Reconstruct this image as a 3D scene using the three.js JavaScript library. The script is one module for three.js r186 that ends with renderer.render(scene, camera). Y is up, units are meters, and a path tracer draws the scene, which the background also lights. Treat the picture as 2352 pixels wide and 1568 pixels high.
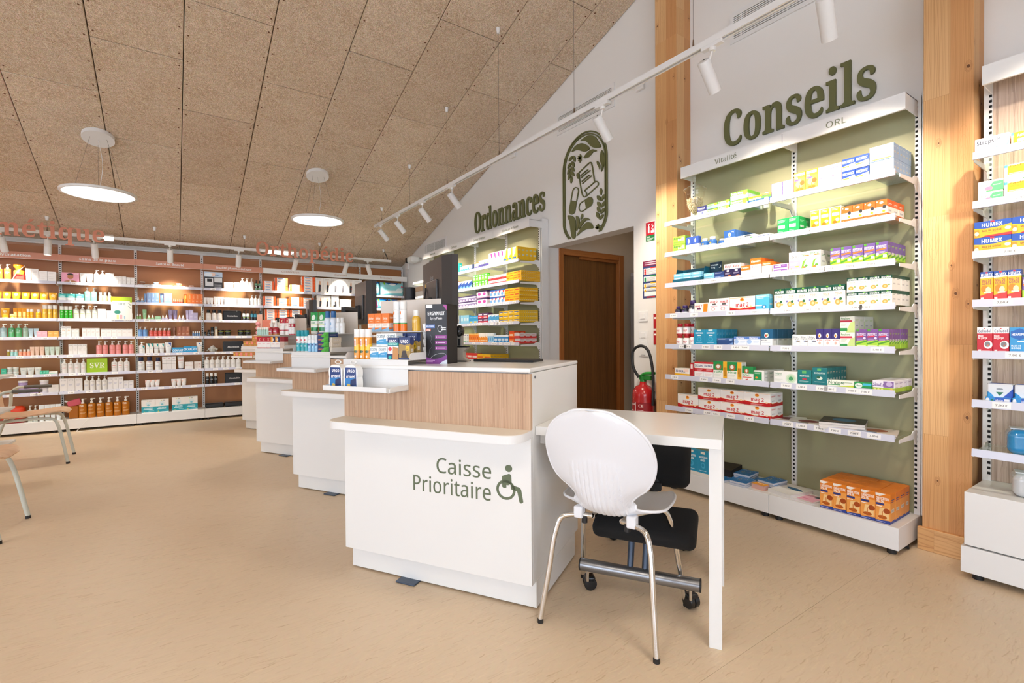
import * as THREE from 'three';
import { TextGeometry } from 'three/addons/geometries/TextGeometry.js';
import { RoundedBoxGeometry } from 'three/addons/geometries/RoundedBoxGeometry.js';
import { FontLoader } from 'three/addons/loaders/FontLoader.js';
import { mergeGeometries, toCreasedNormals } from 'three/addons/utils/BufferGeometryUtils.js';
import { RectAreaLightUniformsLib } from 'three/addons/lights/RectAreaLightUniformsLib.js';

// ---------------------------------------------------------------- camera, sky, exposure
// world: x runs along the back wall, -z towards it, y up; the camera stands at the origin, 1.10 m high
const scene = new THREE.Scene();
const camera = new THREE.PerspectiveCamera(69.574, 1.5, 0.05, 60);
camera.position.set(0, 1.1, 0);
camera.up.set(0.012344, 0.999908, -0.005592);
camera.lookAt(0.569209, 1.1 - 0.011625, -0.82211);
scene.background = new THREE.Color().setRGB(6.0, 6.7, 7.9);   // overcast sky behind the unseen shop windows
const renderer = new THREE.WebGLRenderer({ antialias: true });
renderer.toneMapping = THREE.LinearToneMapping;
renderer.toneMappingExposure = 0.88;
renderer.shadowMap.enabled = true;
RectAreaLightUniformsLib.init();
const LIGHT = { pendant: 34, spot: 8, backspot: 7, passage: 9 };

// ---------------------------------------------------------------- helpers
let seed = 7;
const rnd = () => { seed = (seed * 1664525 + 1013904223) >>> 0; return seed / 4294967296; };
const rr = (a, b) => a + (b - a) * rnd();
const V2 = (x, y) => new THREE.Vector2(x, y), V3 = (x, y, z) => new THREE.Vector3(x, y, z);
const used = new Map();
function numbered(n) { const k = used.get(n) || 0; used.set(n, k + 1); return k ? n + '_' + String(k).padStart(3, '0') : n; }
function shade(o) { o.traverse((m) => { if (m.isMesh) { m.castShadow = true; m.receiveShadow = true; } }); return o; }
function tag(o, label, category, group, kind) {
  o.name = numbered(o.name); o.userData.label = label; o.userData.category = category;
  if (group) o.userData.group = group;
  if (kind) o.userData.kind = kind;
  scene.add(shade(o)); return o;
}
function thing(name, x = 0, y = 0, z = 0, turn = 0) { const g = new THREE.Group(); g.name = name; g.position.set(x, y, z); g.rotation.y = turn; return g; }
function part(parent, name, geo, mat, label) { const m = new THREE.Mesh(geo, mat); m.name = name; if (label) m.userData.label = label; parent.add(m); return m; }
const merge = (list) => mergeGeometries(list.map((g) => { const h = g.index ? g.toNonIndexed() : g; for (const k of Object.keys(h.attributes)) if (!['position', 'normal', 'uv'].includes(k)) h.deleteAttribute(k); return h; }));
function bx(x0, x1, y0, y1, z0, z1) { const g = new THREE.BoxGeometry(x1 - x0, y1 - y0, z1 - z0); g.translate((x0 + x1) / 2, (y0 + y1) / 2, (z0 + z1) / 2); return g; }
function rbx(x0, x1, y0, y1, z0, z1, r = 0.004, s = 2) { const g = new RoundedBoxGeometry(x1 - x0, y1 - y0, z1 - z0, s, r); g.translate((x0 + x1) / 2, (y0 + y1) / 2, (z0 + z1) / 2); return g; }
function cyl(r0, r1, h, x = 0, y = 0, z = 0, n = 20, open = false) { const g = new THREE.CylinderGeometry(r1, r0, h, n, 1, open); g.translate(x, y + h / 2, z); return g; }
function tube(pts, r, n = 10, seg) { return new THREE.TubeGeometry(new THREE.CatmullRomCurve3(pts, false, 'centripetal'), seg || Math.max(8, pts.length * 6), r, n); }
function rod(a, b, r, n = 10) { const d = b.clone().sub(a), g = new THREE.CylinderGeometry(r, r, d.length(), n); g.applyQuaternion(new THREE.Quaternion().setFromUnitVectors(V3(0, 1, 0), d.clone().normalize())); g.translate((a.x + b.x) / 2, (a.y + b.y) / 2, (a.z + b.z) / 2); return g; }
function lathe(p, n = 20) { return new THREE.LatheGeometry(p.map(([r, y]) => V2(r, y)), n); }
function extrude(shape, depth, bevel = 0, curve = 8) { return new THREE.ExtrudeGeometry(shape, { depth, bevelEnabled: bevel > 0, bevelSize: bevel, bevelThickness: bevel, bevelSegments: 2, curveSegments: curve }); }
// a box whose edges are chamfered by c; uv(face, u, v) places each face's texture
function chamfer(w, h, d, c, uv) {
  const H = [w / 2, h / 2, d / 2], pos = [], nor = [], uvs = [];
  const put = (vs, n, t) => { // fan of 3 or 4 points, wound so that it faces n
    const e = V3(...vs[1]).sub(V3(...vs[0])).cross(V3(...vs[2]).sub(V3(...vs[0])));
    const k = e.dot(n) < 0 ? (vs.length === 4 ? [0, 3, 2, 0, 2, 1] : [0, 2, 1]) : (vs.length === 4 ? [0, 1, 2, 0, 2, 3] : [0, 1, 2]);
    for (const i of k) { pos.push(...vs[i]); nor.push(n.x, n.y, n.z); uvs.push(...t(vs[i])); }
  };
  const fx = (p) => p[0] / w + 0.5, fy = (p) => p[1] / h + 0.5, fz = (p) => p[2] / d + 0.5;
  const U = [(s) => (p) => uv('side', s > 0 ? 1 - fz(p) : fz(p), fy(p)), () => (p) => uv('top', fx(p), fz(p)), (s) => (p) => uv(s > 0 ? 'front' : 'back', s > 0 ? fx(p) : 1 - fx(p), fy(p))];
  for (let i = 0; i < 3; i++) for (const s of [-1, 1]) {
    const j = (i + 1) % 3, k = (i + 2) % 3, q = [[-1, -1], [1, -1], [1, 1], [-1, 1]].map(([a, b]) => { const p = []; p[i] = s * H[i]; p[j] = a * (H[j] - c); p[k] = b * (H[k] - c); return p; });
    const n = [0, 0, 0]; n[i] = s; put(q, V3(...n), U[i](s));
  }
  for (let i = 0; i < 3; i++) { const j = (i + 1) % 3, k = (i + 2) % 3;
    for (const si of [-1, 1]) for (const sj of [-1, 1]) {
      const P = (a, b) => { const p = []; p[i] = si * (H[i] - (a ? 0 : c)); p[j] = sj * (H[j] - (a ? c : 0)); p[k] = b * (H[k] - c); return p; };
      const n = [0, 0, 0]; n[i] = si; n[j] = sj; put([P(1, -1), P(1, 1), P(0, 1), P(0, -1)], V3(...n).normalize(), (p) => uv('front', fx(p), fy(p)));
    } }
  for (const a of [-1, 1]) for (const b of [-1, 1]) for (const e of [-1, 1])
    put([[a * H[0], b * (H[1] - c), e * (H[2] - c)], [a * (H[0] - c), b * H[1], e * (H[2] - c)], [a * (H[0] - c), b * (H[1] - c), e * H[2]]], V3(a, b, e).normalize(), (p) => uv('front', fx(p), fy(p)));
  const g = new THREE.BufferGeometry();
  g.setAttribute('position', new THREE.Float32BufferAttribute(pos, 3)); g.setAttribute('normal', new THREE.Float32BufferAttribute(nor, 3)); g.setAttribute('uv', new THREE.Float32BufferAttribute(uvs, 2));
  return g;
}
// flat metre uv on the two axes that the face spans
function metreUV(g, s = 1, turn = false) {
  const p = g.attributes.position, n = g.attributes.normal, t = [];
  for (let i = 0; i < p.count; i++) { const a = [Math.abs(n.getX(i)), Math.abs(n.getY(i)), Math.abs(n.getZ(i))], k = a.indexOf(Math.max(...a));
    let u = k === 0 ? p.getZ(i) : p.getX(i), v = k === 1 ? p.getZ(i) : p.getY(i); if (turn) [u, v] = [v, u]; t.push(u * s, v * s); }
  g.setAttribute('uv', new THREE.Float32BufferAttribute(t, 2)); return g;
}
const fontLoader = new FontLoader();
const SANS = await fontLoader.loadAsync('fonts/droid/droid_sans_regular.typeface.json');
const SANSB = await fontLoader.loadAsync('fonts/droid/droid_sans_bold.typeface.json');
const SERIFB = await fontLoader.loadAsync('fonts/droid/droid_serif_bold.typeface.json');
// text scaled so that it is w wide and its first capital h high; returns geometry with the lower left corner of the baseline at 0,0
function textGeo(text, font, w, h, depth, seg = 4) {
  const g = new TextGeometry(text, { font, size: 1, depth: 1, curveSegments: seg, bevelEnabled: false }); g.computeBoundingBox();
  const c = new TextGeometry(text[0], { font, size: 1, depth: 1, curveSegments: 3, bevelEnabled: false }); c.computeBoundingBox();
  g.translate(-g.boundingBox.min.x, 0, 0); g.scale(w / (g.boundingBox.max.x - g.boundingBox.min.x), h / (c.boundingBox.max.y - Math.max(0, c.boundingBox.min.y)), depth);
  return g;
}
// each letter of a word as a geometry of its own
function letters(word, font, w, h, depth) {
  const full = textGeo(word, font, 1, 1, 1, 2); full.computeBoundingBox();
  const adv = [], d = font.data, sc = 1 / d.resolution; let x = 0;
  for (const ch of word) { adv.push(x); x += (d.glyphs[ch] || d.glyphs['?']).ha * sc; }
  const raw = [...word].map((ch, i) => { const g = new TextGeometry(ch, { font, size: 1, depth: 1, curveSegments: 6, bevelEnabled: false }); g.translate(adv[i], 0, 0); g.computeBoundingBox(); return g; });
  const x0 = raw[0].boundingBox.min.x, x1 = raw[raw.length - 1].boundingBox.max.x, cap = raw[0].boundingBox.max.y;
  return raw.map((g) => { g.translate(-x0, 0, 0); g.scale(w / (x1 - x0), h / cap, depth); return g; });
}

// ---------------------------------------------------------------- textures
function canvasTex(w, h, draw, srgb = true) {
  const c = document.createElement('canvas'); c.width = w; c.height = h; draw(c.getContext('2d'), w, h);
  const t = new THREE.CanvasTexture(c); t.wrapS = t.wrapT = THREE.RepeatWrapping; if (srgb) t.colorSpace = THREE.SRGBColorSpace; return t;
}
const rgb = (r, g, b, a = 1) => `rgba(${r | 0},${g | 0},${b | 0},${a})`;
// tileable blotches
function blotch(x, w, h, n, r0, r1, cols, alpha) {
  for (let i = 0; i < n; i++) { const r = rr(r0, r1), px = rr(0, w), py = rr(0, h), c = cols[(rnd() * cols.length) | 0];
    for (const ox of [-w, 0, w]) for (const oy of [-h, 0, h]) { if (px + ox + r < 0 || px + ox - r > w || py + oy + r < 0 || py + oy - r > h) continue;
      const g = x.createRadialGradient(px + ox, py + oy, 0, px + ox, py + oy, r); g.addColorStop(0, rgb(...c, alpha)); g.addColorStop(1, rgb(...c, 0)); x.fillStyle = g; x.fillRect(px + ox - r, py + oy - r, 2 * r, 2 * r); } }
}
// wood wool: thousands of curled fibres, 1.2 m square
function woolDraw(grey) { return (x, w, h) => {
  seed = 21; x.fillStyle = grey ? '#6a6a6a' : '#c9b59d'; x.fillRect(0, 0, w, h);
  if (!grey) blotch(x, w, h, 60, 40, 150, [[150, 116, 84], [196, 172, 144], [168, 130, 96], [202, 180, 156]], 0.22);
  x.lineCap = 'round';
  for (let i = 0; i < 30000; i++) { const px = rr(-20, w + 20), py = rr(-20, h + 20), a = rr(0, 6.28), r = rr(6, 26), s = rr(0.5, 1.7), k = rnd(), t = Math.pow(rnd(), 0.7);
    const v = 70 + 185 * t;
    x.strokeStyle = grey ? rgb(v, v, v, 0.8) : k < 0.1 ? rgb(128, 94, 64, rr(0.35, 0.75)) : k < 0.4 ? rgb(rr(190, 212), rr(166, 188), rr(138, 160), 0.8) : rgb(rr(222, 246), rr(206, 230), rr(184, 210), 0.8);
    x.lineWidth = k < 0.1 ? rr(0.8, 1.8) : rr(1, 2.4); x.beginPath(); x.arc(px, py, r, a, a + s); x.stroke(); }
}; }
const woolMap = canvasTex(1024, 1024, woolDraw(false)), woolBump = canvasTex(1024, 1024, woolDraw(true), false);
// linoleum: fine marbling drawn out along x, 3 m square
const linoMap = canvasTex(2048, 2048, (x, w, h) => {
  seed = 5; x.fillStyle = '#dbc5a8'; x.fillRect(0, 0, w, h);
  blotch(x, w, h, 120, 80, 360, [[208, 182, 148], [228, 210, 182], [222, 200, 170], [212, 186, 150]], 0.2);
  for (let i = 0; i < 26000; i++) { const px = rr(-40, w), py = rr(0, h), l = rr(6, 46), k = rnd(); x.strokeStyle = k < 0.45 ? rgb(232, 212, 178, rr(0.08, 0.3)) : k < 0.93 ? rgb(196, 166, 128, rr(0.08, 0.26)) : rgb(150, 112, 70, rr(0.1, 0.3)); x.lineWidth = rr(0.8, 3.2);
    x.beginPath(); x.moveTo(px, py); x.quadraticCurveTo(px + l / 2, py + rr(-7, 7), px + l, py + rr(-6, 6)); x.stroke(); }
});
// pine post: laminated boards 12 cm deep with grain and knots; canvas 0.4 m x 1.6 m
const pineDraw = (light) => (x, w, h) => {
  seed = light ? 31 : 17;
  const nb = 4, bw = w / nb;
  for (let b = 0; b < nb; b++) {
    const y0 = [-h * 0.35, -h * 0.62, -h * 0.12, -h * 0.5][b];
    for (let q = 0; q < 2; q++) {
      const yy = y0 + q * h, base = [[214, 166, 112], [206, 152, 98], [220, 176, 124], [200, 146, 94]][(b + q * 2 + (light ? 2 : 0)) % 4];
      x.save(); x.beginPath(); x.rect(b * bw, yy, bw + 1, h + 1); x.clip(); x.fillStyle = rgb(...base); x.fillRect(b * bw, yy, bw + 1, h);
      const n = 26; for (let i = 0; i < n; i++) { const gx = b * bw + (i + rnd()) * bw / n, amp = rr(2, 9), f = rr(1, 2.4), ph = rr(0, 6);
        x.strokeStyle = rgb(164, 106, 56, rr(0.12, 0.42)); x.lineWidth = rr(0.8, 2.6); x.beginPath();
        for (let s = 0; s <= 40; s++) { const t = s / 40; x.lineTo(gx + amp * Math.sin(ph + f * 6.28 * t), yy + t * h); } x.stroke(); }
      for (let i = 0; i < 2; i++) { const cx = b * bw + bw * rr(0.35, 0.65), cy = yy + h * rr(0.1, 0.9), L = h * rr(0.08, 0.16); x.lineWidth = 1.4; // cathedral figure
        for (let s = 1; s < 7; s++) { x.strokeStyle = rgb(170, 112, 62, 0.34); x.beginPath(); x.ellipse(cx, cy, bw * 0.05 * s, L * s * 0.22, 0, 0, 6.28); x.stroke(); } }
      x.restore();
      x.strokeStyle = rgb(150, 100, 56, 0.3); x.lineWidth = 1.2; x.strokeRect(b * bw, yy, bw, h);
    }
  }
  for (let i = 0; i < 11; i++) { const kx = rr(0.05, 0.95) * w, ky = rr(0.02, 0.98) * h, r = rr(3, 8); x.fillStyle = rgb(92, 54, 26, 0.85); x.beginPath(); x.ellipse(kx, ky, r, r * rr(1, 1.6), rr(-0.3, 0.3), 0, 6.28); x.fill();
    x.strokeStyle = rgb(140, 88, 46, 0.6); x.lineWidth = 1.5; for (let s = 1; s < 4; s++) { x.beginPath(); x.ellipse(kx, ky, r + s * 3, (r + s * 5) * 1.5, 0, 0, 6.28); x.stroke(); } }
};
const pineMap = canvasTex(512, 2048, pineDraw(false)), pineLight = canvasTex(512, 2048, pineDraw(true));
// vertical-grain laminates
const grain = (base, dark, light, n, sd) => (x, w, h) => { seed = sd; x.fillStyle = base; x.fillRect(0, 0, w, h);
  for (let i = 0; i < n; i++) { const gx = rr(0, w), a = rr(0, 3), f = 6.2832 * Math.ceil(rr(0, 2)), ph = rr(0, 6), y0 = rr(0, h), L = rr(0.2, 1) * h; x.strokeStyle = rnd() < 0.6 ? dark.replace('A', rr(0.06, 0.3).toFixed(2)) : light.replace('A', rr(0.06, 0.3).toFixed(2)); x.lineWidth = rr(0.6, 2.2);
    for (const oy of [0, -h]) { x.beginPath(); for (let s = 0; s <= 16; s++) { const t = s / 16; x.lineTo(gx + a * Math.sin(ph + f * t), y0 + oy + t * L); } x.stroke(); } } };
const oakMap = canvasTex(1024, 1024, grain('#c3a081', 'rgba(120,84,58,A)', 'rgba(226,200,172,A)', 1500, 3));
const doorMap = canvasTex(512, 1024, grain('#7d5226', 'rgba(66,38,14,A)', 'rgba(150,104,58,A)', 900, 4));
const greyOak = canvasTex(512, 512, grain('#c2ab99', 'rgba(120,96,80,A)', 'rgba(222,206,194,A)', 700, 6));
const beechMap = canvasTex(512, 512, grain('#dfb893', 'rgba(190,140,100,A)', 'rgba(240,212,180,A)', 500, 8));

// ---------------------------------------------------------------- materials
const M = {};
const mk = (o) => new THREE.MeshStandardMaterial(o), mp = (o) => new THREE.MeshPhysicalMaterial(o);
const lin = (r, g, b) => new THREE.Color().setRGB(r, g, b);
M.wool = [1, 0.93, 0.96, 0.9].map((k, i) => mk({ map: woolMap, color: lin(k, k * [1, 0.99, 0.985, 0.97][i], k * [1, 0.98, 0.97, 0.95][i]), roughness: 0.95, bumpMap: woolBump, bumpScale: 0.004 }));
M.lino = mk({ map: linoMap, roughness: 0.42, bumpMap: linoMap, bumpScale: 0.0002 });
M.pine = mk({ map: pineMap, roughness: 0.6 }); M.pineLight = mk({ map: pineLight, roughness: 0.6 });
M.oak = mk({ map: oakMap, roughness: 0.5 }); M.door = mk({ map: doorMap, roughness: 0.45 }); M.greyOak = mk({ map: greyOak, roughness: 0.6 }); M.beech = mk({ map: beechMap, roughness: 0.4 });
M.wall = mk({ color: lin(0.80, 0.785, 0.755), roughness: 0.85 });
M.wallWarm = mk({ color: lin(0.66, 0.57, 0.46), roughness: 0.85 });
M.dark = mk({ color: lin(0.05, 0.035, 0.02), roughness: 0.9 });
M.white = mk({ color: lin(0.80, 0.80, 0.79), roughness: 0.35 });
M.whiteMetal = mk({ color: lin(0.78, 0.78, 0.77), roughness: 0.4 });
M.lamWhite = mp({ color: lin(0.80, 0.80, 0.78), roughness: 0.3, clearcoat: 0.35, clearcoatRoughness: 0.15 });
M.cream = mk({ color: lin(0.76, 0.70, 0.60), roughness: 0.45 });
M.beigePanel = mk({ color: lin(0.70, 0.64, 0.57), roughness: 0.5 });
M.plastic = mk({ color: lin(0.78, 0.79, 0.82), roughness: 0.45 });
M.greenPanel = mk({ color: lin(0.335, 0.325, 0.19), roughness: 0.55 });
M.terra = mk({ color: lin(0.40, 0.165, 0.062), roughness: 0.5 });
M.terraFascia = mk({ color: lin(0.58, 0.255, 0.165), roughness: 0.45 });
M.terraLetter = mk({ color: lin(0.50, 0.185, 0.11), roughness: 0.6 });
M.greenLetter = mk({ color: lin(0.135, 0.14, 0.05), roughness: 0.6 });
M.greenPrint = mk({ color: lin(0.12, 0.15, 0.085), roughness: 0.6 });
M.paleLetter = mk({ color: lin(0.5, 0.32, 0.24), roughness: 0.7 });
M.greyLetter = mk({ color: lin(0.22, 0.24, 0.16), roughness: 0.7 });
M.black = mk({ color: lin(0.012, 0.012, 0.013), roughness: 0.55 });
M.blackGloss = mk({ color: lin(0.01, 0.011, 0.013), roughness: 0.22 });
M.blackCloth = mk({ color: lin(0.006, 0.006, 0.006), roughness: 0.95 });
M.slot = mk({ color: lin(0.008, 0.008, 0.008), roughness: 0.9 });
M.chrome = mk({ color: lin(0.75, 0.74, 0.72), metalness: 1, roughness: 0.14 });
M.steel = mk({ color: lin(0.3, 0.31, 0.33), metalness: 0.9, roughness: 0.32 });
M.blueSteel = mk({ color: lin(0.06, 0.085, 0.13), metalness: 0.3, roughness: 0.4 });
M.greyRubber = mk({ color: lin(0.14, 0.14, 0.13), roughness: 0.7 });
M.rail = mk({ color: lin(0.62, 0.64, 0.76), roughness: 0.25 });
M.tagWhite = mk({ color: lin(0.82, 0.82, 0.82), roughness: 0.6 });
M.shelfGlass = mp({ color: lin(0.93, 0.98, 0.95), roughness: 0.02, transmission: 1, thickness: 0, ior: 1.45 });
M.acrylic = mp({ color: lin(0.985, 0.985, 0.985), roughness: 0.01, transmission: 1, thickness: 0, ior: 1.49 });
M.glassJar = mp({ color: lin(0.99, 1, 0.985), roughness: 0.01, transmission: 1, thickness: 0, ior: 1.45 });
M.wire = mk({ color: lin(0.25, 0.23, 0.2), roughness: 0.5, metalness: 0.4 });
M.ventDark = mk({ color: lin(0.35, 0.36, 0.35), roughness: 0.8 });
M.red = mp({ color: lin(0.5, 0.012, 0.016), roughness: 0.25, clearcoat: 0.6 });
M.glowDisc = mk({ color: lin(0.9, 0.9, 0.9), emissive: lin(1, 0.96, 0.9), emissiveIntensity: 2.6, roughness: 0.6 });
M.glowSpot = mk({ color: lin(0.9, 0.9, 0.9), emissive: lin(1, 0.93, 0.82), emissiveIntensity: 6, roughness: 0.6 });
M.sage = mk({ color: lin(0.62, 0.65, 0.57), roughness: 0.4 });
const flat = new Map();
function plain(hex, rough = 0.4) { const k = hex + rough; if (!flat.has(k)) flat.set(k, mk({ color: new THREE.Color(hex), roughness: rough })); return flat.get(k); }

// ---------------------------------------------------------------- setting
const WX = 3.31, BZ = -8.12, SL = 0.317, CY = 4.879, TILT = Math.atan(SL), CS = Math.hypot(1, SL);
const ceilY = (z) => (z < 1 ? CY + SL * z : CY + SL * (2 - z));
{ // floor: sheets of linoleum two metres wide, welded along x
  const f = new THREE.Group(); f.name = 'floor';
  const zs = [-8.4, -6.79, -4.838, -2.886, -0.934, 1.018, 2.97, 4.7];
  for (let i = 0; i + 1 < zs.length; i++) { const g = metreUV(bx(-6.2, 5.4, -0.05, 0, zs[i] + 0.0004, zs[i + 1] - 0.0004), 1 / 3); part(f, 'sheet', g, M.lino); }
  part(f, 'screed', bx(-6.2, 5.4, -0.15, -0.052, -8.4, 4.7), plain('#6d5336', 0.9));
  tag(f, 'beige marbled linoleum floor laid in wide sheets', 'floor', null, 'structure');
}
{ // sloping ceiling of wood wool boards
  const c = new THREE.Group(); c.name = 'ceiling'; c.position.set(0, CY, 0); c.rotation.x = -TILT;
  const X0 = -1.063, DX = 0.584, LEN = 1.191; let n = 0; const screws = [];
  const geos = new Map(), SE = 8.52;
  seed = 99;
  for (let k = -4; k <= 7; k++) { const x0 = X0 + DX * k, x1 = Math.min(X0 + DX * (k + 1), WX - 0.002), s0 = k % 2 ? 5.055 : 5.646;
    for (let m = -3; m <= 3; m++) { const a = s0 + LEN * m, b = Math.min(a + LEN, SE); if (a > SE - 0.05 || a < 1.6) continue;
      const w = x1 - x0 - 0.006, l = b - a - 0.006, u0 = rnd(), v0 = rnd();
      const g = chamfer(w, 0.025, l, 0.004, (f, u, v) => [u0 + u * w / 1.2, v0 + v * (f === 'top' ? l : 0.025) / 1.2]); g.translate((x0 + x1) / 2, 0.0125 + rr(0, 0.0025), -(a + b) / 2);
      part(c, 'board', g, M.wool[[0, 0, 1, 0, 2, 0, 3, 1, 2][(rnd() * 9) | 0]]);
      for (const sx of [x0 + 0.028, x1 - 0.028]) for (let t = 0.06; t < l; t += (l - 0.12) / 4 - 0.001) { const q = new THREE.CircleGeometry(0.0075, 7); q.rotateX(Math.PI / 2); q.translate(sx, -0.0012, -(a + t)); screws.push(q); }
      n++; } }
  const sc = part(c, 'screw_heads', merge(screws), plain('#6b452a', 0.8)); sc.userData.kind = 'stuff';
  part(c, 'backing', bx(-6.2, WX + 0.16, 0.03, 0.12, -SE - 0.3, 1.05), M.dark);
  for (const [x0, x1, a, b] of [[-6.2, X0 - DX * 4 - 0.004, -1, SE], [X0 - DX * 4, WX, -1, 1.6]]) part(c, 'board', metreUV(bx(x0, x1, 0, 0.025, -b, -a), 1 / 1.2), M.wool[0]);
  tag(c, 'sloping ceiling of beige wood wool boards with brown joints', 'ceiling', null, 'structure');
  const c2 = new THREE.Group(); c2.name = 'ceiling'; c2.position.set(0, CY + SL, 1); c2.rotation.x = TILT;
  part(c2, 'board', metreUV(bx(-6.2, WX, 0, 0.025, 0, 4), 1 / 1.2), M.wool[0]); part(c2, 'backing', bx(-6.2, WX + 0.16, 0.03, 0.12, 0, 4), M.dark);
  tag(c2, 'rear slope of the wood wool ceiling past the ridge', 'ceiling', null, 'structure');
}
function wallSlab(name, outline, holes, thick, place, mat, label) { // outline in wall coordinates, extruded away from the room
  const s = new THREE.Shape(outline.map(([a, b]) => V2(a, b))); for (const h of holes) s.holes.push(new THREE.Path(h.map(([a, b]) => V2(a, b))));
  const g = extrude(s, thick); g.computeVertexNormals(); const m = new THREE.Mesh(g, mat); m.name = name; place(m); return tag(m, label, 'wall', null, 'structure');
}
const OP = { z0: -4.108, z1: -2.912, y: 2.045 };
{ // gable wall: shape drawn in (z, y); local x = z, extruded towards +x
  const top = (z) => ceilY(z) + 0.06;
  wallSlab('wall_right', [[-8.3, 0], [OP.z0, 0], [OP.z0, OP.y], [OP.z1, OP.y], [OP.z1, 0], [4.7, 0], [4.7, top(4.7)], [1, top(1)], [-8.3, top(-8.3)]], [], 0.16,
    (m) => { m.rotation.y = -Math.PI / 2; m.position.set(WX + 0.16, 0, 0); }, M.wall, 'white gable wall behind the olive shelving');
  wallSlab('wall_back', [[-6.2, 0], [WX, 0], [WX, 2.4], [-6.2, 2.4]], [], 0.16, (m) => m.position.set(0, 0, BZ - 0.16), M.wall, 'back wall behind the terracotta shelving');
  wallSlab('wall_left', [[-8.3, 0], [4.7, 0], [4.7, top(4.7)], [1, top(1)], [-8.3, top(-8.3)]], [[[-3.2, 0.15], [-3.2, 2.5], [2.8, 2.5], [2.8, 0.15]]], 0.16,
    (m) => { m.rotation.y = -Math.PI / 2; m.position.set(-6.2, 0, 0); }, M.wall, 'street wall with a wide shop window');
  wallSlab('wall_front', [[-6.2, 0], [WX + 0.16, 0], [WX + 0.16, top(4.7)], [-6.2, top(4.7)]], [[[-4.8, 0.1], [-4.8, 2.5], [0.6, 2.5], [0.6, 0.1]]], 0.16, (m) => m.position.set(0, 0, 4.54), M.wall, 'entrance wall with a glazed shopfront');
}
{ // shop windows out of view, placed to send daylight onto the counter fronts
  const w1 = thing('window_1', -6.2, 0, 0);
  for (let i = 0; i <= 4; i++) part(w1, 'mullion', bx(-0.1, -0.04, 0.15, 2.5, -3.2 + i * 1.5 - 0.03, -3.2 + i * 1.5 + 0.03), M.whiteMetal);
  for (const y of [0.15, 2.44]) part(w1, 'rail', bx(-0.1, -0.04, y, y + 0.06, -3.2, 2.8), M.whiteMetal);
  for (let i = 0; i < 4; i++) part(w1, 'pane', bx(-0.075, -0.065, 0.21, 2.44, -3.17 + i * 1.5, -1.73 + i * 1.5), M.acrylic);
  tag(w1, 'unseen wide shop window with white mullions on the street wall', 'window', null, 'structure');
  const w2 = thing('window_2', 0, 0, 4.54);
  for (let i = 0; i <= 4; i++) part(w2, 'mullion', bx(-4.8 + i * 1.35 - 0.03, -4.8 + i * 1.35 + 0.03, 0.1, 2.5, 0.04, 0.1), M.whiteMetal);
  for (const y of [0.1, 2.44]) part(w2, 'rail', bx(-4.8, 0.6, y, y + 0.06, 0.04, 0.1), M.whiteMetal);
  for (let i = 0; i < 4; i++) part(w2, 'pane', bx(-4.77 + i * 1.35, -3.48 + i * 1.35, 0.16, 2.44, 0.065, 0.075), M.acrylic);
  tag(w2, 'unseen glazed shopfront with white mullions beside the entrance', 'window', null, 'structure');
}
// passage behind the opening, with the sliding door
wallSlab('wall_passage', [[WX + 0.16, 0], [5.4, 0], [5.4, 2.6], [WX + 0.16, 2.6]], [[[3.52, 0.0], [3.52, 1.99], [4.42, 1.99], [4.42, 0.0]]], 0.12, (m) => m.position.set(0, 0, OP.z0 - 0.12), M.wallWarm, 'cream passage wall around the brown wooden door');
wallSlab('wall_passage_end', [[-4.2, 0], [-2.6, 0], [-2.6, 2.6], [-4.2, 2.6]], [], 0.1, (m) => { m.rotation.y = -Math.PI / 2; m.position.set(5.4, 0, 0); }, M.wallWarm, 'cream end wall of the passage');
wallSlab('wall_passage_side', [[WX + 0.16, 0], [5.4, 0], [5.4, 2.6], [WX + 0.16, 2.6]], [], 0.1, (m) => m.position.set(0, 0, -2.72), M.wallWarm, 'cream side wall of the passage by the opening');
tag(Object.assign(new THREE.Mesh(bx(WX + 0.16, 5.4, 2.55, 2.63, -4.2, -2.65), M.wallWarm), { name: 'ceiling_passage' }), 'low cream ceiling of the passage', 'ceiling', null, 'structure');
{
  const d = thing('door_1', 0, 0, OP.z0);
  part(d, 'leaf', metreUV(rbx(3.53, 4.41, 0.01, 1.985, -0.08, -0.04, 0.003), 1), M.door);
  const fr = M.doorFrame = mk({ map: oakMap, color: lin(0.78, 0.42, 0.16), roughness: 0.4 });
  part(d, 'frame_jamb', metreUV(rbx(3.47, 3.53, 0, 2.05, -0.1, 0.016, 0.004), 1), fr); part(d, 'frame_jamb', metreUV(rbx(4.40, 4.475, 0, 2.05, -0.1, 0.016, 0.004), 1), fr);
  part(d, 'frame_head', metreUV(rbx(3.53, 4.40, 1.985, 2.05, -0.1, 0.014, 0.004), 1, true), fr); part(d, 'track_cover', metreUV(rbx(3.8, 4.40, 1.955, 1.985, -0.038, -0.005, 0.003), 1, true), fr);
  part(d, 'pull', merge([rbx(3.535, 3.565, 0.985, 1.075, -0.042, -0.032, 0.004)]), M.black, 'black recessed pull');
  tag(d, 'brown wooden sliding door in an orange wooden frame', 'door', null, 'structure');
}
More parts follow.
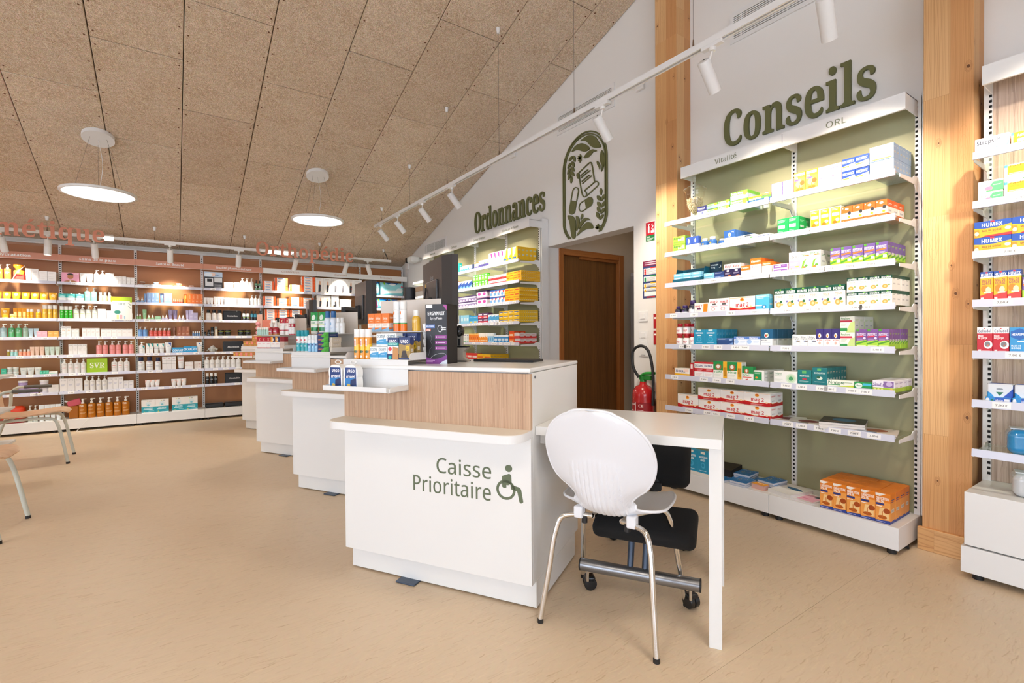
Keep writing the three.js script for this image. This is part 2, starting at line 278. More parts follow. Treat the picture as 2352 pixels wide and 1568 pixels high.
{ // grey cabinet at the end of the passage with magnets on its side
  const g = thing('metal_cabinet', 4.78, 0, -3.83);
  part(g, 'body', rbx(-0.26, 0.3, 0.02, 1.84, -0.2, 0.2, 0.006), plain('#a9a29f', 0.5)); part(g, 'edge', rbx(-0.262, -0.256, 0.02, 1.8, -0.2, 0.2, 0.002), plain('#8f8986', 0.5));
  for (const [y0, y1, col] of [[1.52, 1.75, '#3d3550'], [1.22, 1.48, '#7a2f4a'], [0.92, 1.16, '#2f6f86']]) part(g, 'notice', bx(-0.1, 0.05, y0, y1, 0.2, 0.203), plain(col, 0.6));
  part(g, 'foot_plinth', bx(-0.24, 0.28, 0, 0.02, -0.18, 0.18), M.black);
  tag(g, 'tall grey metal cabinet with colourful notices beside the brown door', 'cabinet');
}
// pine posts
function pillar(z0, z1, map, label) {
  const p = thing('pillar', 0, 0, 0), h = ceilY((z0 + z1) / 2) - 0.03, g = metreUV(rbx(3.14, WX + 0.01, 0, h, z0, z1, 0.004), 1);
  const t = g.attributes.uv, q = g.attributes.position; for (let i = 0; i < t.count; i++) t.setXY(i, (t.getX(i) - z0) / 0.42, q.getY(i) / 1.68);
  part(p, 'post', g, map);
  part(p, 'skirting', metreUV(merge([rbx(3.118, 3.142, 0, 0.115, z0 - 0.014, z1 + 0.014, 0.004), rbx(3.118, WX, 0, 0.115, z1 - 0.001, z1 + 0.022, 0.004)]), 0.8, true), M.pineLight);
  return tag(p, label, 'pillar', null, 'structure');
}
pillar(-0.866, -0.675, M.pineLight, 'pale laminated pine post between olive rack and wood backed rack');
pillar(-2.54, -2.342, M.pine, 'orange knotty pine post beside the fire extinguisher');
// bits of the room corner: wooden door frame, cable and camera
{ const g = thing('door_2', WX, 0, -7.75);
  part(g, 'frame', merge([bx(-0.03, 0.01, 0, 1.9, -0.2, -0.13), bx(-0.03, 0.01, 1.83, 1.9, -0.2, 0.55)]), M.oak); part(g, 'leaf', bx(-0.012, 0.008, 0, 1.83, -0.13, 0.48), M.beigePanel);
  tag(g, 'wooden door frame in the corner by the back shelving', 'door', null, 'structure'); }
function grille(z0, z1, y0, y1, n, label) {
  const g = thing('air_grille', WX, 0, 0);
  part(g, 'backing', bx(-0.0015, 0.001, y0, y1, z0, z1), M.ventDark);
  part(g, 'frame', merge([bx(-0.012, 0, y0 - 0.028, y0, z0 - 0.028, z1 + 0.028), bx(-0.012, 0, y1, y1 + 0.028, z0 - 0.028, z1 + 0.028), bx(-0.012, 0, y0, y1, z0 - 0.028, z0), bx(-0.012, 0, y0, y1, z1, z1 + 0.028)]), M.whiteMetal);
  const dy = (y1 - y0) / n; for (let i = 0; i < n; i++) part(g, 'slat', bx(-0.012, -0.004, y0 + (i + 0.5) * dy, y0 + (i + 1) * dy, z0, z1), M.whiteMetal);
  for (const t of [0.08, 0.5, 0.92]) part(g, 'divider', bx(-0.0125, -0.003, y0, y1, z0 + (z1 - z0) * t - 0.003, z0 + (z1 - z0) * t + 0.003), M.whiteMetal);
  return tag(g, label, 'grille', 'air grilles on the gable wall');
}
grille(-3.895, -3.155, 3.19, 3.345, 12, 'white air grille above the arched leaf emblem');
grille(-1.98, -1.24, 3.19, 3.35, 12, 'white air grille high above the Conseils sign');
grille(-7.16, -6.47, 2.375, 2.53, 12, 'white air grille above the far end of the Ordonnances rack');
// wall signs cut from board
function wallWord(word, font, z0, z1, y, h, label) {
  const g = thing('wall_sign', WX - 0.004, y, z0, -Math.PI / 2); for (const l of letters(word, font, z1 - z0, h, 0.016)) part(g, 'letter', l, M.greenLetter);
  return tag(g, label, 'sign');
}
wallWord('Conseils', SERIFB, -2.053, -1.122, 2.442, 0.25, 'large olive letters reading Conseils above the olive rack');
wallWord('Ordonnances', SERIFB, -5.607, -4.13, 2.442, 0.275, 'large olive letters reading Ordonnances above the far olive rack');
{ // arched emblem: leaves, prescription scroll and capsules
  const A = {"leaf":[[[-45,495],[37,511],[101,500],[158,466],[203,401],[231,350],[172,358],[121,380],[79,419],[36,462],[-7,484]],[[-174,427],[-130,463],[-73,472],[-12,460],[47,422],[79,381],[36,370],[-13,381],[-63,408],[-119,428]],[[-3,316],[36,344],[78,360],[131,357],[177,328],[131,333],[99,317],[57,304]],[[241,315],[268,272],[279,219],[267,165],[234,119],[242,173],[220,222],[221,272]],[[179,234],[202,213],[217,180],[212,144],[202,170],[180,205]],[[-240,-195],[-181,-205],[-136,-241],[-121,-290],[-125,-366],[-131,-432],[-174,-427],[-194,-354],[-211,-265]],[[-115,-224],[-79,-241],[-66,-278],[-74,-322],[-110,-369],[-104,-293]],[[82,-298],[31,-267],[-18,-272],[-57,-302],[-74,-360],[-35,-329],[20,-295]],[[121,-384],[95,-331],[41,-314],[-13,-333],[-69,-376],[-108,-419],[-36,-390],[41,-377]],[[-51,-269],[-40,-234],[-23,-218],[-15,-243],[-29,-262]]],"lens":[[-159,380,-220,348],[-148,382,-125,314],[-186,323,-236,280],[-173,331,-137,270],[-198,272,-240,221],[-185,284,-139,225],[-194,224,-229,164],[-195,236,-138,182],[-175,184,-188,118],[227,-32,230,-98],[275,-101,233,-152],[178,-92,228,-149],[280,-167,232,-213],[181,-151,228,-212],[274,-228,221,-269],[179,-198,219,-258],[170,-244,204,-312],[259,-284,206,-320],[-39,321,-88,336],[-39,318,-80,358],[-37,321,-52,367],[-39,321,-80,309],[-37,321,-58,286],[183,-403,150,-380],[183,-403,162,-363],[183,-403,191,-354],[183,-403,215,-373],[183,-403,220,-393]],"stroke":[[[-81,190],[2,219],[78,246],[97,244],[112,210],[129,132],[144,47]],[[-70,183],[-59,108],[-43,36],[-24,-30],[-5,-58],[20,-61],[128,-22],[194,9],[186,36],[160,47],[87,25],[11,-2],[13,-9],[31,-24],[35,-47]],[[-46,156],[2,174],[56,188]],[[-40,135],[23,155],[88,171]],[[-30,96],[23,115],[75,130]],[[-21,74],[44,96],[105,116]]],"roll":[[-104,173],[-96,194],[-76,184],[-65,155],[-63,133],[-87,138]],"cap":[[-122,21,-148,-65,-172,-149],[-31,-150,21,-138,73,-125]]};
  const g = thing('wall_emblem', WX - 0.003, 2.5, -3.5235, -Math.PI / 2), T = 0.012, mm = (p) => V2(p[0] / 1000, p[1] / 1000);
  const smooth = (pts) => { const c = new THREE.CatmullRomCurve3(pts.map((p) => V3(p[0] / 1000, p[1] / 1000, 0)), true, 'catmullrom', 0.5).getPoints(pts.length * 5); return new THREE.Shape(c.map((p) => V2(p.x, p.y))); };
  const ribbon = (pts, w) => { const L = [], R = []; for (let i = 0; i < pts.length; i++) { const a = pts[Math.max(0, i - 1)], b = pts[Math.min(pts.length - 1, i + 1)], d = V2(b.x - a.x, b.y - a.y).normalize(); L.push(V2(pts[i].x - d.y * w / 2, pts[i].y + d.x * w / 2)); R.unshift(V2(pts[i].x + d.y * w / 2, pts[i].y - d.x * w / 2)); } return new THREE.Shape([...L, ...R]); };
  const put = (n, shape) => part(g, n, extrude(shape, T), M.greenLetter);
  for (const l of A.leaf) put('leaf', smooth(l));
  for (const [a, b, c, d] of A.lens) { const p = V2(a, b), q = V2(c, d), k = q.clone().sub(p), n = V2(-k.y, k.x).multiplyScalar(0.24), m = p.clone().lerp(q, 0.42); put('leaf', smooth([[p.x, p.y], [m.x + n.x, m.y + n.y], [q.x, q.y], [m.x - n.x, m.y - n.y]])); }
  for (const s of A.stroke) { const c = new THREE.CatmullRomCurve3(s.map((p) => V3(p[0] / 1000, p[1] / 1000, 0))).getPoints(s.length * 4); put('scroll_line', ribbon(c.map((p) => V2(p.x, p.y)), 0.0085)); }
  put('scroll_roll', smooth(A.roll));
  for (const [a, b, c, d, e, f] of A.cap) { const p = mm([a, b]), m = mm([c, d]), q = mm([e, f]), k = q.clone().sub(p).normalize(), n = V2(-k.y, k.x), r = 0.046, ring = (s0, s1, cx, rad) => { const o = []; for (let i = 0; i <= 12; i++) { const t = s0 + (s1 - s0) * i / 12; o.push(V2(cx.x + rad * (n.x * Math.cos(t) + k.x * Math.sin(t)), cx.y + rad * (n.y * Math.cos(t) + k.y * Math.sin(t)))); } return o; };
    const fillEnd = (a === A.cap[0][0]) ? q : q; put('capsule_half', new THREE.Shape([V2(m.x + n.x * r, m.y + n.y * r), ...ring(0, Math.PI, fillEnd, r), V2(m.x - n.x * r, m.y - n.y * r)]));
    put('capsule_line', ribbon([V2(m.x + n.x * r, m.y + n.y * r), ...ring(0, -Math.PI, p, r), V2(m.x - n.x * r, m.y - n.y * r)].map((v) => v.clone().sub(m).multiplyScalar(0.96).add(m)), 0.007)); }
  for (const [R, w] of [[0.305, 0.013], [0.283, 0.011]]) { const o = []; const yb = -0.27, cy = 0.25;
    for (let i = 0; i <= 8; i++) { const t = i / 8; o.push(V2(-R + 0.085 * (1 - t) * (1 - t), yb - 0.16 * (1 - t))); } for (let i = 0; i <= 28; i++) { const t = Math.PI - Math.PI * i / 28; o.push(V2(R * Math.cos(t), cy + R * Math.sin(t))); }
    for (let i = 0; i <= 8; i++) { const t = i / 8; o.push(V2(R - 0.085 * t * t, yb - 0.16 * t)); } put('arch_line', ribbon(o, w)); }
  tag(g, 'olive arched wall emblem of leaves, prescription scroll and capsules', 'emblem');
}
function printed(w, h, draw) { return mk({ map: canvasTex(w, h, draw), roughness: 0.55 }); }
{ // safety notices and switches between the opening and the post
  const wallCard = (name, z0, z1, y0, y1, m, label, cat) => { const g = chamfer(z1 - z0, y1 - y0, 0.004, 0.0008, (f, u, v) => [u, v]); const o = new THREE.Mesh(g, m); o.name = name; o.position.set(WX - 0.002, (y0 + y1) / 2, (z0 + z1) / 2); o.rotation.y = -Math.PI / 2; return tag(o, label, cat); };
  wallCard('safety_sign', -2.776, -2.686, 1.887, 2.049, printed(128, 256, (x) => { x.fillStyle = '#c8102e'; x.fillRect(0, 0, 128, 180); x.fillStyle = '#0b7a3e'; x.fillRect(0, 180, 128, 76); x.fillStyle = '#fff'; x.fillRect(0, 0, 128, 8); x.fillRect(30, 62, 26, 90); x.fillRect(36, 40, 14, 24); x.fillRect(28, 34, 34, 10); x.fillRect(74, 120, 46, 34); for (let i = 0; i < 4; i++) { x.beginPath(); x.ellipse(92 + (i % 2) * 14, 46 + i * 22, 7, 16, 0.3, 0, 7); x.fill(); } x.font = 'bold 26px sans-serif'; x.fillText('EAU', 18, 212); for (let i = 0; i < 3; i++) x.fillRect(14, 222 + i * 10, 100 - i * 12, 4); }), 'red and green extinguisher sign on the wall above the notices', 'sign');
  wallCard('safety_poster', -2.81, -2.56, 1.409, 1.722, printed(256, 320, (x) => { x.fillStyle = '#2e3f73'; x.fillRect(0, 0, 256, 320); x.fillStyle = '#7c2347'; x.fillRect(0, 0, 256, 46); x.fillStyle = '#e8c7d4'; for (let i = 0; i < 2; i++) x.fillRect(20, 10 + i * 17, 216 - i * 40, 8); const row = (y, h, c) => { x.fillStyle = '#f4f4f2'; x.fillRect(10, y, 236, h); x.fillStyle = c; x.fillRect(84, y - 6, 90, 11); for (let i = 0; i < 3; i++) { x.fillStyle = c; x.fillRect(16, y + 8 + i * (h / 3.4), 20, 14); x.fillRect(196, y + 8 + i * (h / 3.4), 20, 14); x.fillStyle = '#9a9a9a'; x.fillRect(44, y + 10 + i * (h / 3.4), 130, 3); x.fillRect(44, y + 16 + i * (h / 3.4), 90, 3); } }; row(62, 54, '#c22'); row(132, 44, '#17854a'); row(192, 30, '#e0b020'); row(234, 22, '#e0b020'); x.fillStyle = '#f4f4f2'; x.fillRect(14, 266, 150, 36); x.fillRect(176, 266, 70, 36); x.fillStyle = '#c22'; x.fillRect(40, 306, 90, 10); }), 'navy safety instruction poster on the wall beside the pine post', 'poster');
  for (const [y0, y1, nm] of [[1.153, 1.273, 'upper'], [1.019, 1.135, 'lower']]) wallCard('red_notice', -2.70, -2.6, y0, y1, printed(64, 64, (x) => { x.fillStyle = '#b3121d'; x.fillRect(0, 0, 64, 64); x.fillStyle = '#fff'; x.fillRect(6, 14, 12, 8); }), nm + ' small red notice half hidden by the pine post', 'notice');
  const sw = (z0, z1, y0, y1, n, label) => { const g = thing('wall_switch', WX, (y0 + y1) / 2, (z0 + z1) / 2, -Math.PI / 2), w = z1 - z0, h = y1 - y0; part(g, 'plate', rbx(-w / 2, w / 2, -h / 2, h / 2, 0, 0.009, 0.003), M.white); for (let i = 0; i < n; i++) { const c = h / 2 - (i + 0.5) * h / n; part(g, 'rocker', rbx(-0.024, 0.024, c - 0.022, c + 0.022, 0.008, 0.014, 0.002), M.white); } return tag(g, label, 'switch'); };
  sw(-2.858, -2.759, 1.213, 1.302, 1, 'square white thermostat plate above the triple switch'); sw(-2.851, -2.758, 0.915, 1.133, 3, 'tall white triple switch plate above the fire extinguisher');
  for (const [z, y, l] of [[-2.822, 3.225, 'small white sensor box on the wall near the pine post'], [-4.71, 3.22, 'small white sensor box on the wall near the ceiling slope']]) { const g = thing('wall_sensor', WX, y, z, -Math.PI / 2); part(g, 'case', rbx(-0.045, 0.045, -0.05, 0.05, 0, 0.03, 0.008), M.white); part(g, 'lens', cyl(0.01, 0.01, 0.006).rotateX(Math.PI / 2).translate(0, 0, 0.03), M.black); tag(g, l, 'sensor', 'wall sensors'); }
}
{ // fire extinguisher on its bracket
  const g = thing('fire_extinguisher', 3.2, 0.13, -2.72);
  part(g, 'cylinder', lathe([[0, 0], [0.088, 0.004], [0.09, 0.02], [0.09, 0.47], [0.085, 0.51], [0.06, 0.545], [0.03, 0.56], [0.028, 0.585], [0, 0.585]], 32), M.red);
  const lab = new THREE.CylinderGeometry(0.0908, 0.0908, 0.24, 24, 1, true, Math.PI * 1.02, Math.PI * 0.95); lab.translate(0, 0.3, 0);
  part(g, 'label_print', lab, mk({ roughness: 0.5, map: canvasTex(256, 256, (x) => { x.fillStyle = '#9c1119'; x.fillRect(0, 0, 256, 256); x.fillStyle = '#f3e9e7'; x.fillRect(124, 0, 5, 256); x.font = 'bold 22px sans-serif'; x.fillText('EXTINCTEUR', 2, 26, 118); x.font = 'bold 34px sans-serif'; x.fillText('CE', 150, 40); for (let i = 0; i < 9; i++) { x.fillRect(6, 46 + i * 22, 60 + (i * 37) % 50, 7); x.fillRect(140, 64 + i * 20, 50 + (i * 29) % 50, 5); } }) }));
  part(g, 'valve', merge([cyl(0.026, 0.026, 0.05, 0, 0.58), rbx(-0.02, 0.02, 0.6, 0.64, -0.03, 0.09, 0.006)]), plain('#1f7d2d', 0.4), 'green valve head');
  part(g, 'handle', tube([V3(0, 0.63, -0.02), V3(-0.02, 0.655, 0.04), V3(0, 0.66, 0.12)], 0.012), plain('#1f9a35', 0.4), 'green handle');
  part(g, 'hose', tube([V3(-0.03, 0.62, -0.02), V3(-0.05, 0.7, -0.06), V3(-0.04, 0.84, -0.07), V3(-0.03, 0.88, 0.0), V3(-0.03, 0.85, 0.07), V3(-0.03, 0.7, 0.12), V3(-0.02, 0.4, 0.115)], 0.012), M.black);
  part(g, 'bracket', merge([bx(0.088, 0.11, 0.05, 0.5, -0.03, 0.03), bx(-0.1, 0.1, -0.13, 0.0, -0.1, 0.1)]), M.black);
  tag(g, 'red fire extinguisher with green handle and black hose', 'extinguisher');
}
{ // surveillance camera and junction box in the far corner
  const g = thing('security_camera', WX, 2.33, -7.4); part(g, 'mount', cyl(0.03, 0.03, 0.06).rotateZ(Math.PI / 2).translate(0, 0, 0.05), M.white); part(g, 'housing', rbx(-0.2, -0.06, -0.05, 0.04, -0.08, 0.14, 0.02), M.white); part(g, 'lens', rbx(-0.206, -0.16, -0.05, 0.03, -0.09, -0.02, 0.01), M.blackGloss);
  tag(g, 'white security camera with black lens by the air grille', 'camera');
  const b = thing('junction_box', WX, 2.3, -7.86); part(b, 'case', rbx(-0.035, 0, -0.07, 0.07, -0.05, 0.05, 0.005), M.white); part(b, 'cable', tube([V3(-0.02, 0.05, 0.03), V3(-0.03, 0.0, 0.25), V3(-0.05, 0.02, 0.4)], 0.006, 6), M.white); part(b, 'cable', tube([V3(-0.012, -0.07, 0), V3(-0.012, -0.3, 0.02), V3(-0.012, -0.5, 0.05)], 0.006, 6), M.white);
  tag(b, 'white junction box with cables in the far corner', 'box');
}

// ---------------------------------------------------------------- lamps
function areaDown(x, y, z, s, power, col) { const l = new THREE.RectAreaLight(col, power, s, s); l.position.set(x, y, z); l.rotation.x = -Math.PI / 2; scene.add(l); return l; }
function pendant(x, z, label) {
  const y = 2.447, g = thing('pendant_lamp', x, y, z), R = 0.285, cyy = ceilY(z) - y;
  part(g, 'ring', lathe([[R - 0.02, -0.006], [R, -0.006], [R, 0.014], [R - 0.004, 0.018], [0, 0.018], [0, 0.012], [R - 0.02, 0.010], [R - 0.02, -0.006]], 56), M.whiteMetal);
  part(g, 'diffuser', cyl(R - 0.019, R - 0.019, 0.003, 0, -0.004, 0, 56), M.glowDisc, 'glowing white diffuser');
  const can = cyl(0.122, 0.122, 0.036, 0, -0.036, 0, 36); can.rotateX(-TILT * (z < 1 ? 1 : -1)); can.translate(0, cyy, 0); part(g, 'ceiling_rose', can, M.whiteMetal);
  for (let i = 0; i < 3; i++) { const a = i * 2.094 + 0.4; part(g, 'wire', rod(V3(0.2 * Math.cos(a), 0.016, 0.2 * Math.sin(a)), V3(0.07 * Math.cos(a), cyy - 0.03, 0.07 * Math.sin(a)), 0.0011, 5), M.wire); }
  part(g, 'cable', tube([V3(0, 0.018, 0), V3(0.03, cyy * 0.5, 0.02), V3(0.0, cyy - 0.03, 0.0)], 0.0025, 5), M.whiteMetal);
  tag(g, label, 'lamp', 'round pendant lamps');
  areaDown(x, y - 0.02, z, 0.37, LIGHT.pendant, 0xfff3e4);
}
pendant(-0.54, -5.97, 'large glowing round pendant above the waiting chairs');
pendant(1.41, -5.97, 'round glowing pendant hanging above the far counters');
pendant(-2.49, -5.97, 'unseen round glowing pendant beside the waiting chairs, outside the view');  // out of view, continues the row to light the waiting corner
pendant(-4.44, -5.97, 'unseen round glowing pendant near the street wall');  // unseen end of the row, lights the far street side
pendant(-0.54, -0.55, 'unseen round glowing pendant overhead in front of the entrance');  // above the view, placed to light the foreground floor
pendant(1.41, -0.55, 'unseen round glowing pendant overhead beside the nearest counter');  // unseen overhead, placed to light the nearest counter and desk
pendant(-2.49, -2.6, 'unseen round glowing pendant near the shop window');  // beyond the view, placed to light the window side of the room

function spotLamp(ax, ay, az, dir, o) { // ax,ay,az: underside of the track; dir: where the can points
  const g = thing('track_spotlight', ax, ay, az), d = V3(...dir).normalize(), L = 0.175, R = 0.033;
  const alongZ = o.along === 'z', side = o.side || 1;
  part(g, 'adapter', alongZ ? rbx(-0.016, 0.016, -0.018, 0.004, -0.06, 0.06, 0.004) : rbx(-0.06, 0.06, -0.018, 0.004, -0.016, 0.016, 0.004), M.whiteMetal);
  const c0 = V3(...(alongZ ? [0, -0.062, -0.055 * side] : [0.0, -0.062, -0.02]));
  part(g, 'stem', merge([cyl(0.016, 0.016, 0.022, 0, -0.036, 0, 14), rod(V3(0, -0.03, 0), c0.clone().add(d.clone().multiplyScalar(0.05)), 0.006, 8)]), M.whiteMetal);
  const q = new THREE.Quaternion().setFromUnitVectors(V3(0, -1, 0), d), top = c0.clone();
  const can = lathe([[0, 0], [R - 0.003, 0], [R, -0.004], [R, -L], [R - 0.004, -L], [R - 0.006, -L + 0.02], [0, -L + 0.02]], 26); can.applyQuaternion(q); can.translate(top.x, top.y, top.z); part(g, 'can', can, M.whiteMetal);
  const lens = new THREE.CircleGeometry(R - 0.007, 20); lens.rotateX(Math.PI / 2); lens.translate(0, -L + 0.012, 0); lens.applyQuaternion(q); lens.translate(top.x, top.y, top.z); part(g, 'lens', lens, M.glowSpot, 'glowing lens');
  const dot = cyl(0.004, 0.004, 0.003, 0.012, 0, 0.0, 8); dot.applyQuaternion(q); dot.translate(top.x, top.y, top.z); part(g, 'cable_hole', dot, M.black);
  tag(g, o.label, 'spotlight', o.group);
  const l = new THREE.SpotLight(0xfff0dc, o.power, 0, o.cone || 0.5, 0.7, 2), e = V3(ax, ay, az).add(top).add(d.clone().multiplyScalar(L + 0.005));
  l.position.copy(e); l.target.position.copy(e.clone().add(d)); l.castShadow = true; l.shadow.radius = 1.2; l.shadow.mapSize.set(1024, 1024); scene.add(l, l.target);
}
function rail3(name, a, b, label, drops) { // lighting track between two points, hung on wires
  const g = thing(name, a.x, a.y, a.z), alongZ = Math.abs(b.z - a.z) > Math.abs(b.x - a.x), L = alongZ ? b.z - a.z : b.x - a.x;
  const B = (u0, u1, y0, y1, c0, c1) => alongZ ? bx(c0, c1, y0, y1, Math.min(u0, u1), Math.max(u0, u1)) : bx(Math.min(u0, u1), Math.max(u0, u1), y0, y1, c0, c1);
  part(g, 'profile', merge([B(0, L, 0.026, 0.034, -0.017, 0.017), B(0, L, 0, 0.026, -0.017, -0.007), B(0, L, 0, 0.026, 0.007, 0.017)]), M.whiteMetal);
  part(g, 'channel', B(0.02 * Math.sign(L), L * 0.999, 0.016, 0.027, -0.0069, 0.0069), M.slot, 'dark channel');
  part(g, 'end_cap', B(-0.012 * Math.sign(L), 0, -0.001, 0.035, -0.018, 0.018), M.whiteMetal);
  for (const t of drops) { const px = alongZ ? 0 : t - a.x, pz = alongZ ? t - a.z : 0, top = ceilY(a.z + pz) - a.y;
    part(g, 'wire', rod(V3(px, 0.034, pz), V3(px, top, pz), 0.0014, 5), M.wire); part(g, 'wire_grip', cyl(0.006, 0.003, 0.045, px, 0.034, pz, 8), plain('#6a5037', 0.5)); part(g, 'ceiling_cup', cyl(0.013, 0.02, 0.045, px, top - 0.045, pz, 14), M.whiteMetal); }
  tag(g, label, 'lighting track');
}
rail3('lighting_track', V3(2.345, 2.618, -6.71), V3(2.345, 2.618, 1.6), 'white lighting track running along the olive shelving wall', [-6.444, -5.5, -4.535, -3.563, -2.6, -1.64, -0.6, 0.4, 1.4]);
rail3('lighting_track', V3(2.88, 2.285, -7.56), V3(-4.6, 2.285, -7.56), 'white lighting track running along the terracotta shelving wall', [2.772, 1.804, 0.83, -0.159, -1.142, -2.13, -3.1, -4.1]);
{ const g = thing('power_cable', 2.8, 2.32, -7.56); part(g, 'cord', tube([V3(0.04, 0, 0), V3(0.02, 0.06, 0), V3(-0.01, 0.12, 0), V3(-0.03, ceilY(-7.56) - 2.32, 0)], 0.006, 6), M.black); tag(g, 'black power cable dropping from ceiling to the rear track', 'cable'); }
const spotNames = ['sixth', 'fifth', 'fourth', 'third', 'second', 'first'];
[[-6.49, 'spotlight at the far end of the long side track'], [-5.894, 'second spotlight from the far end of the long side track'], [-5.149, 'third spotlight from the far end of the long side track'], [-4.434, 'spotlight on the side track before the Ordonnances sign'], [-2.324, 'spotlight on the side track before the arched emblem'], [-1.525, 'spotlight on the side track left of the Conseils sign'], [-0.936, 'nearest visible spotlight, cut by the top of the picture'], [-0.2, 'unseen spotlight on the side track past the pale pine post'], [0.6, 'unseen spotlight near the entrance end of the side track']].forEach(([z, l]) =>
  spotLamp(2.345, 2.618, z, [0.66, -0.72, z > -1 ? -0.14 : -0.03], { along: 'z', label: 'white ' + l, group: 'spotlights of the side track', power: LIGHT.spot, cone: 0.62 }));  // last two hang out of view, lighting the near shelving
[[-3.0, [0, -0.85, -0.5]], [-2.3, [0, -0.85, -0.5]], [-1.52, [0.1, -0.86, -0.42]], [-1.139, [-0.02, -1, 0.12]], [-0.74, [0.03, -0.9, -0.4]], [-0.004, [0, -0.86, -0.5]], [0.76, [0, -0.88, -0.46]], [1.486, [-0.1, -0.86, -0.48]], [2.204, [-0.12, -0.88, -0.42]], [2.516, [0.4, -0.88, -0.35]]].forEach(([x, d], i) =>
  spotLamp(x, 2.285, -7.56, d, { label: 'white spotlight above ' + ['the street end shelves, out of view', 'the far hydration shelves, out of view', 'the Hydratation header', 'the chairs, lens glowing', 'the Soins de la peau header', 'the Santé et Beauté header', 'the Qualité pharmaceutique header', 'the Contention header', 'the Orthèses header', 'the Protections header'][i], group: 'spotlights of the rear track', power: LIGHT.backspot * (i === 3 ? 0.4 : 1), cone: 0.6 }));  // first two are unseen, lighting the shelves past the edge of view
// hanging acrylic name boards
function hangingSign(word, x0, x1, px0, px1, label) {
  const z = -7.2, g = thing('hanging_sign', px0, 2.095, z), w = px1 - px0, h = 0.33;
  part(g, 'panel', bx(0, w, 0, h, -0.003, 0.003), M.acrylic, 'clear acrylic panel');
  for (const l of letters(word, SERIFB, x1 - x0, 0.18, 0.004)) { l.translate(x0 - px0, 0.088, 0.0032); part(g, 'letter', l, M.terraLetter); }
  for (const t of [0.06, w - 0.06]) part(g, 'wire', rod(V3(t, h - 0.02, 0), V3(t, ceilY(z) - 2.095, 0), 0.0009, 4), M.wire);
  tag(g, label, 'sign');
}
hangingSign('Orthopédie', 0.921, 2.184, 0.853, 2.251, 'clear hanging sign with terracotta letters reading Orthopédie');
hangingSign('Cosmétique', -1.87, -0.611, -1.95, -0.532, 'clear hanging sign with terracotta letters reading Cosmétique');
{ // unseen passage lamp, placed to light the space behind the opening warmly
  const g = thing('unseen_ceiling_lamp', 4.2, 2.55, -3.4); part(g, 'base', cyl(0.13, 0.13, 0.02, 0, -0.02, 0, 28), M.whiteMetal); part(g, 'diffuser', cyl(0.12, 0.12, 0.02, 0, -0.04, 0, 28), M.glowSpot, 'glowing diffuser');
  tag(g, 'unseen round ceiling lamp lighting the passage', 'lamp'); areaDown(4.2, 2.5, -3.4, 0.16, LIGHT.passage, 0xffd6a0);
}

// ---------------------------------------------------------------- shelving
const tagMat = mk({ roughness: 0.6, map: canvasTex(128, 64, (x) => { x.fillStyle = '#f1f1f1'; x.fillRect(0, 0, 128, 64); x.fillStyle = '#777'; x.font = 'bold 30px sans-serif'; x.fillText('7.90 €', 22, 44); }) });
const tagGeo = chamfer(0.06, 0.026, 0.0012, 0.0003, (f, u, v) => (f === 'front' ? [u, v] : [0.02, 0.02])); tagGeo.translate(0, 0.014, 0);
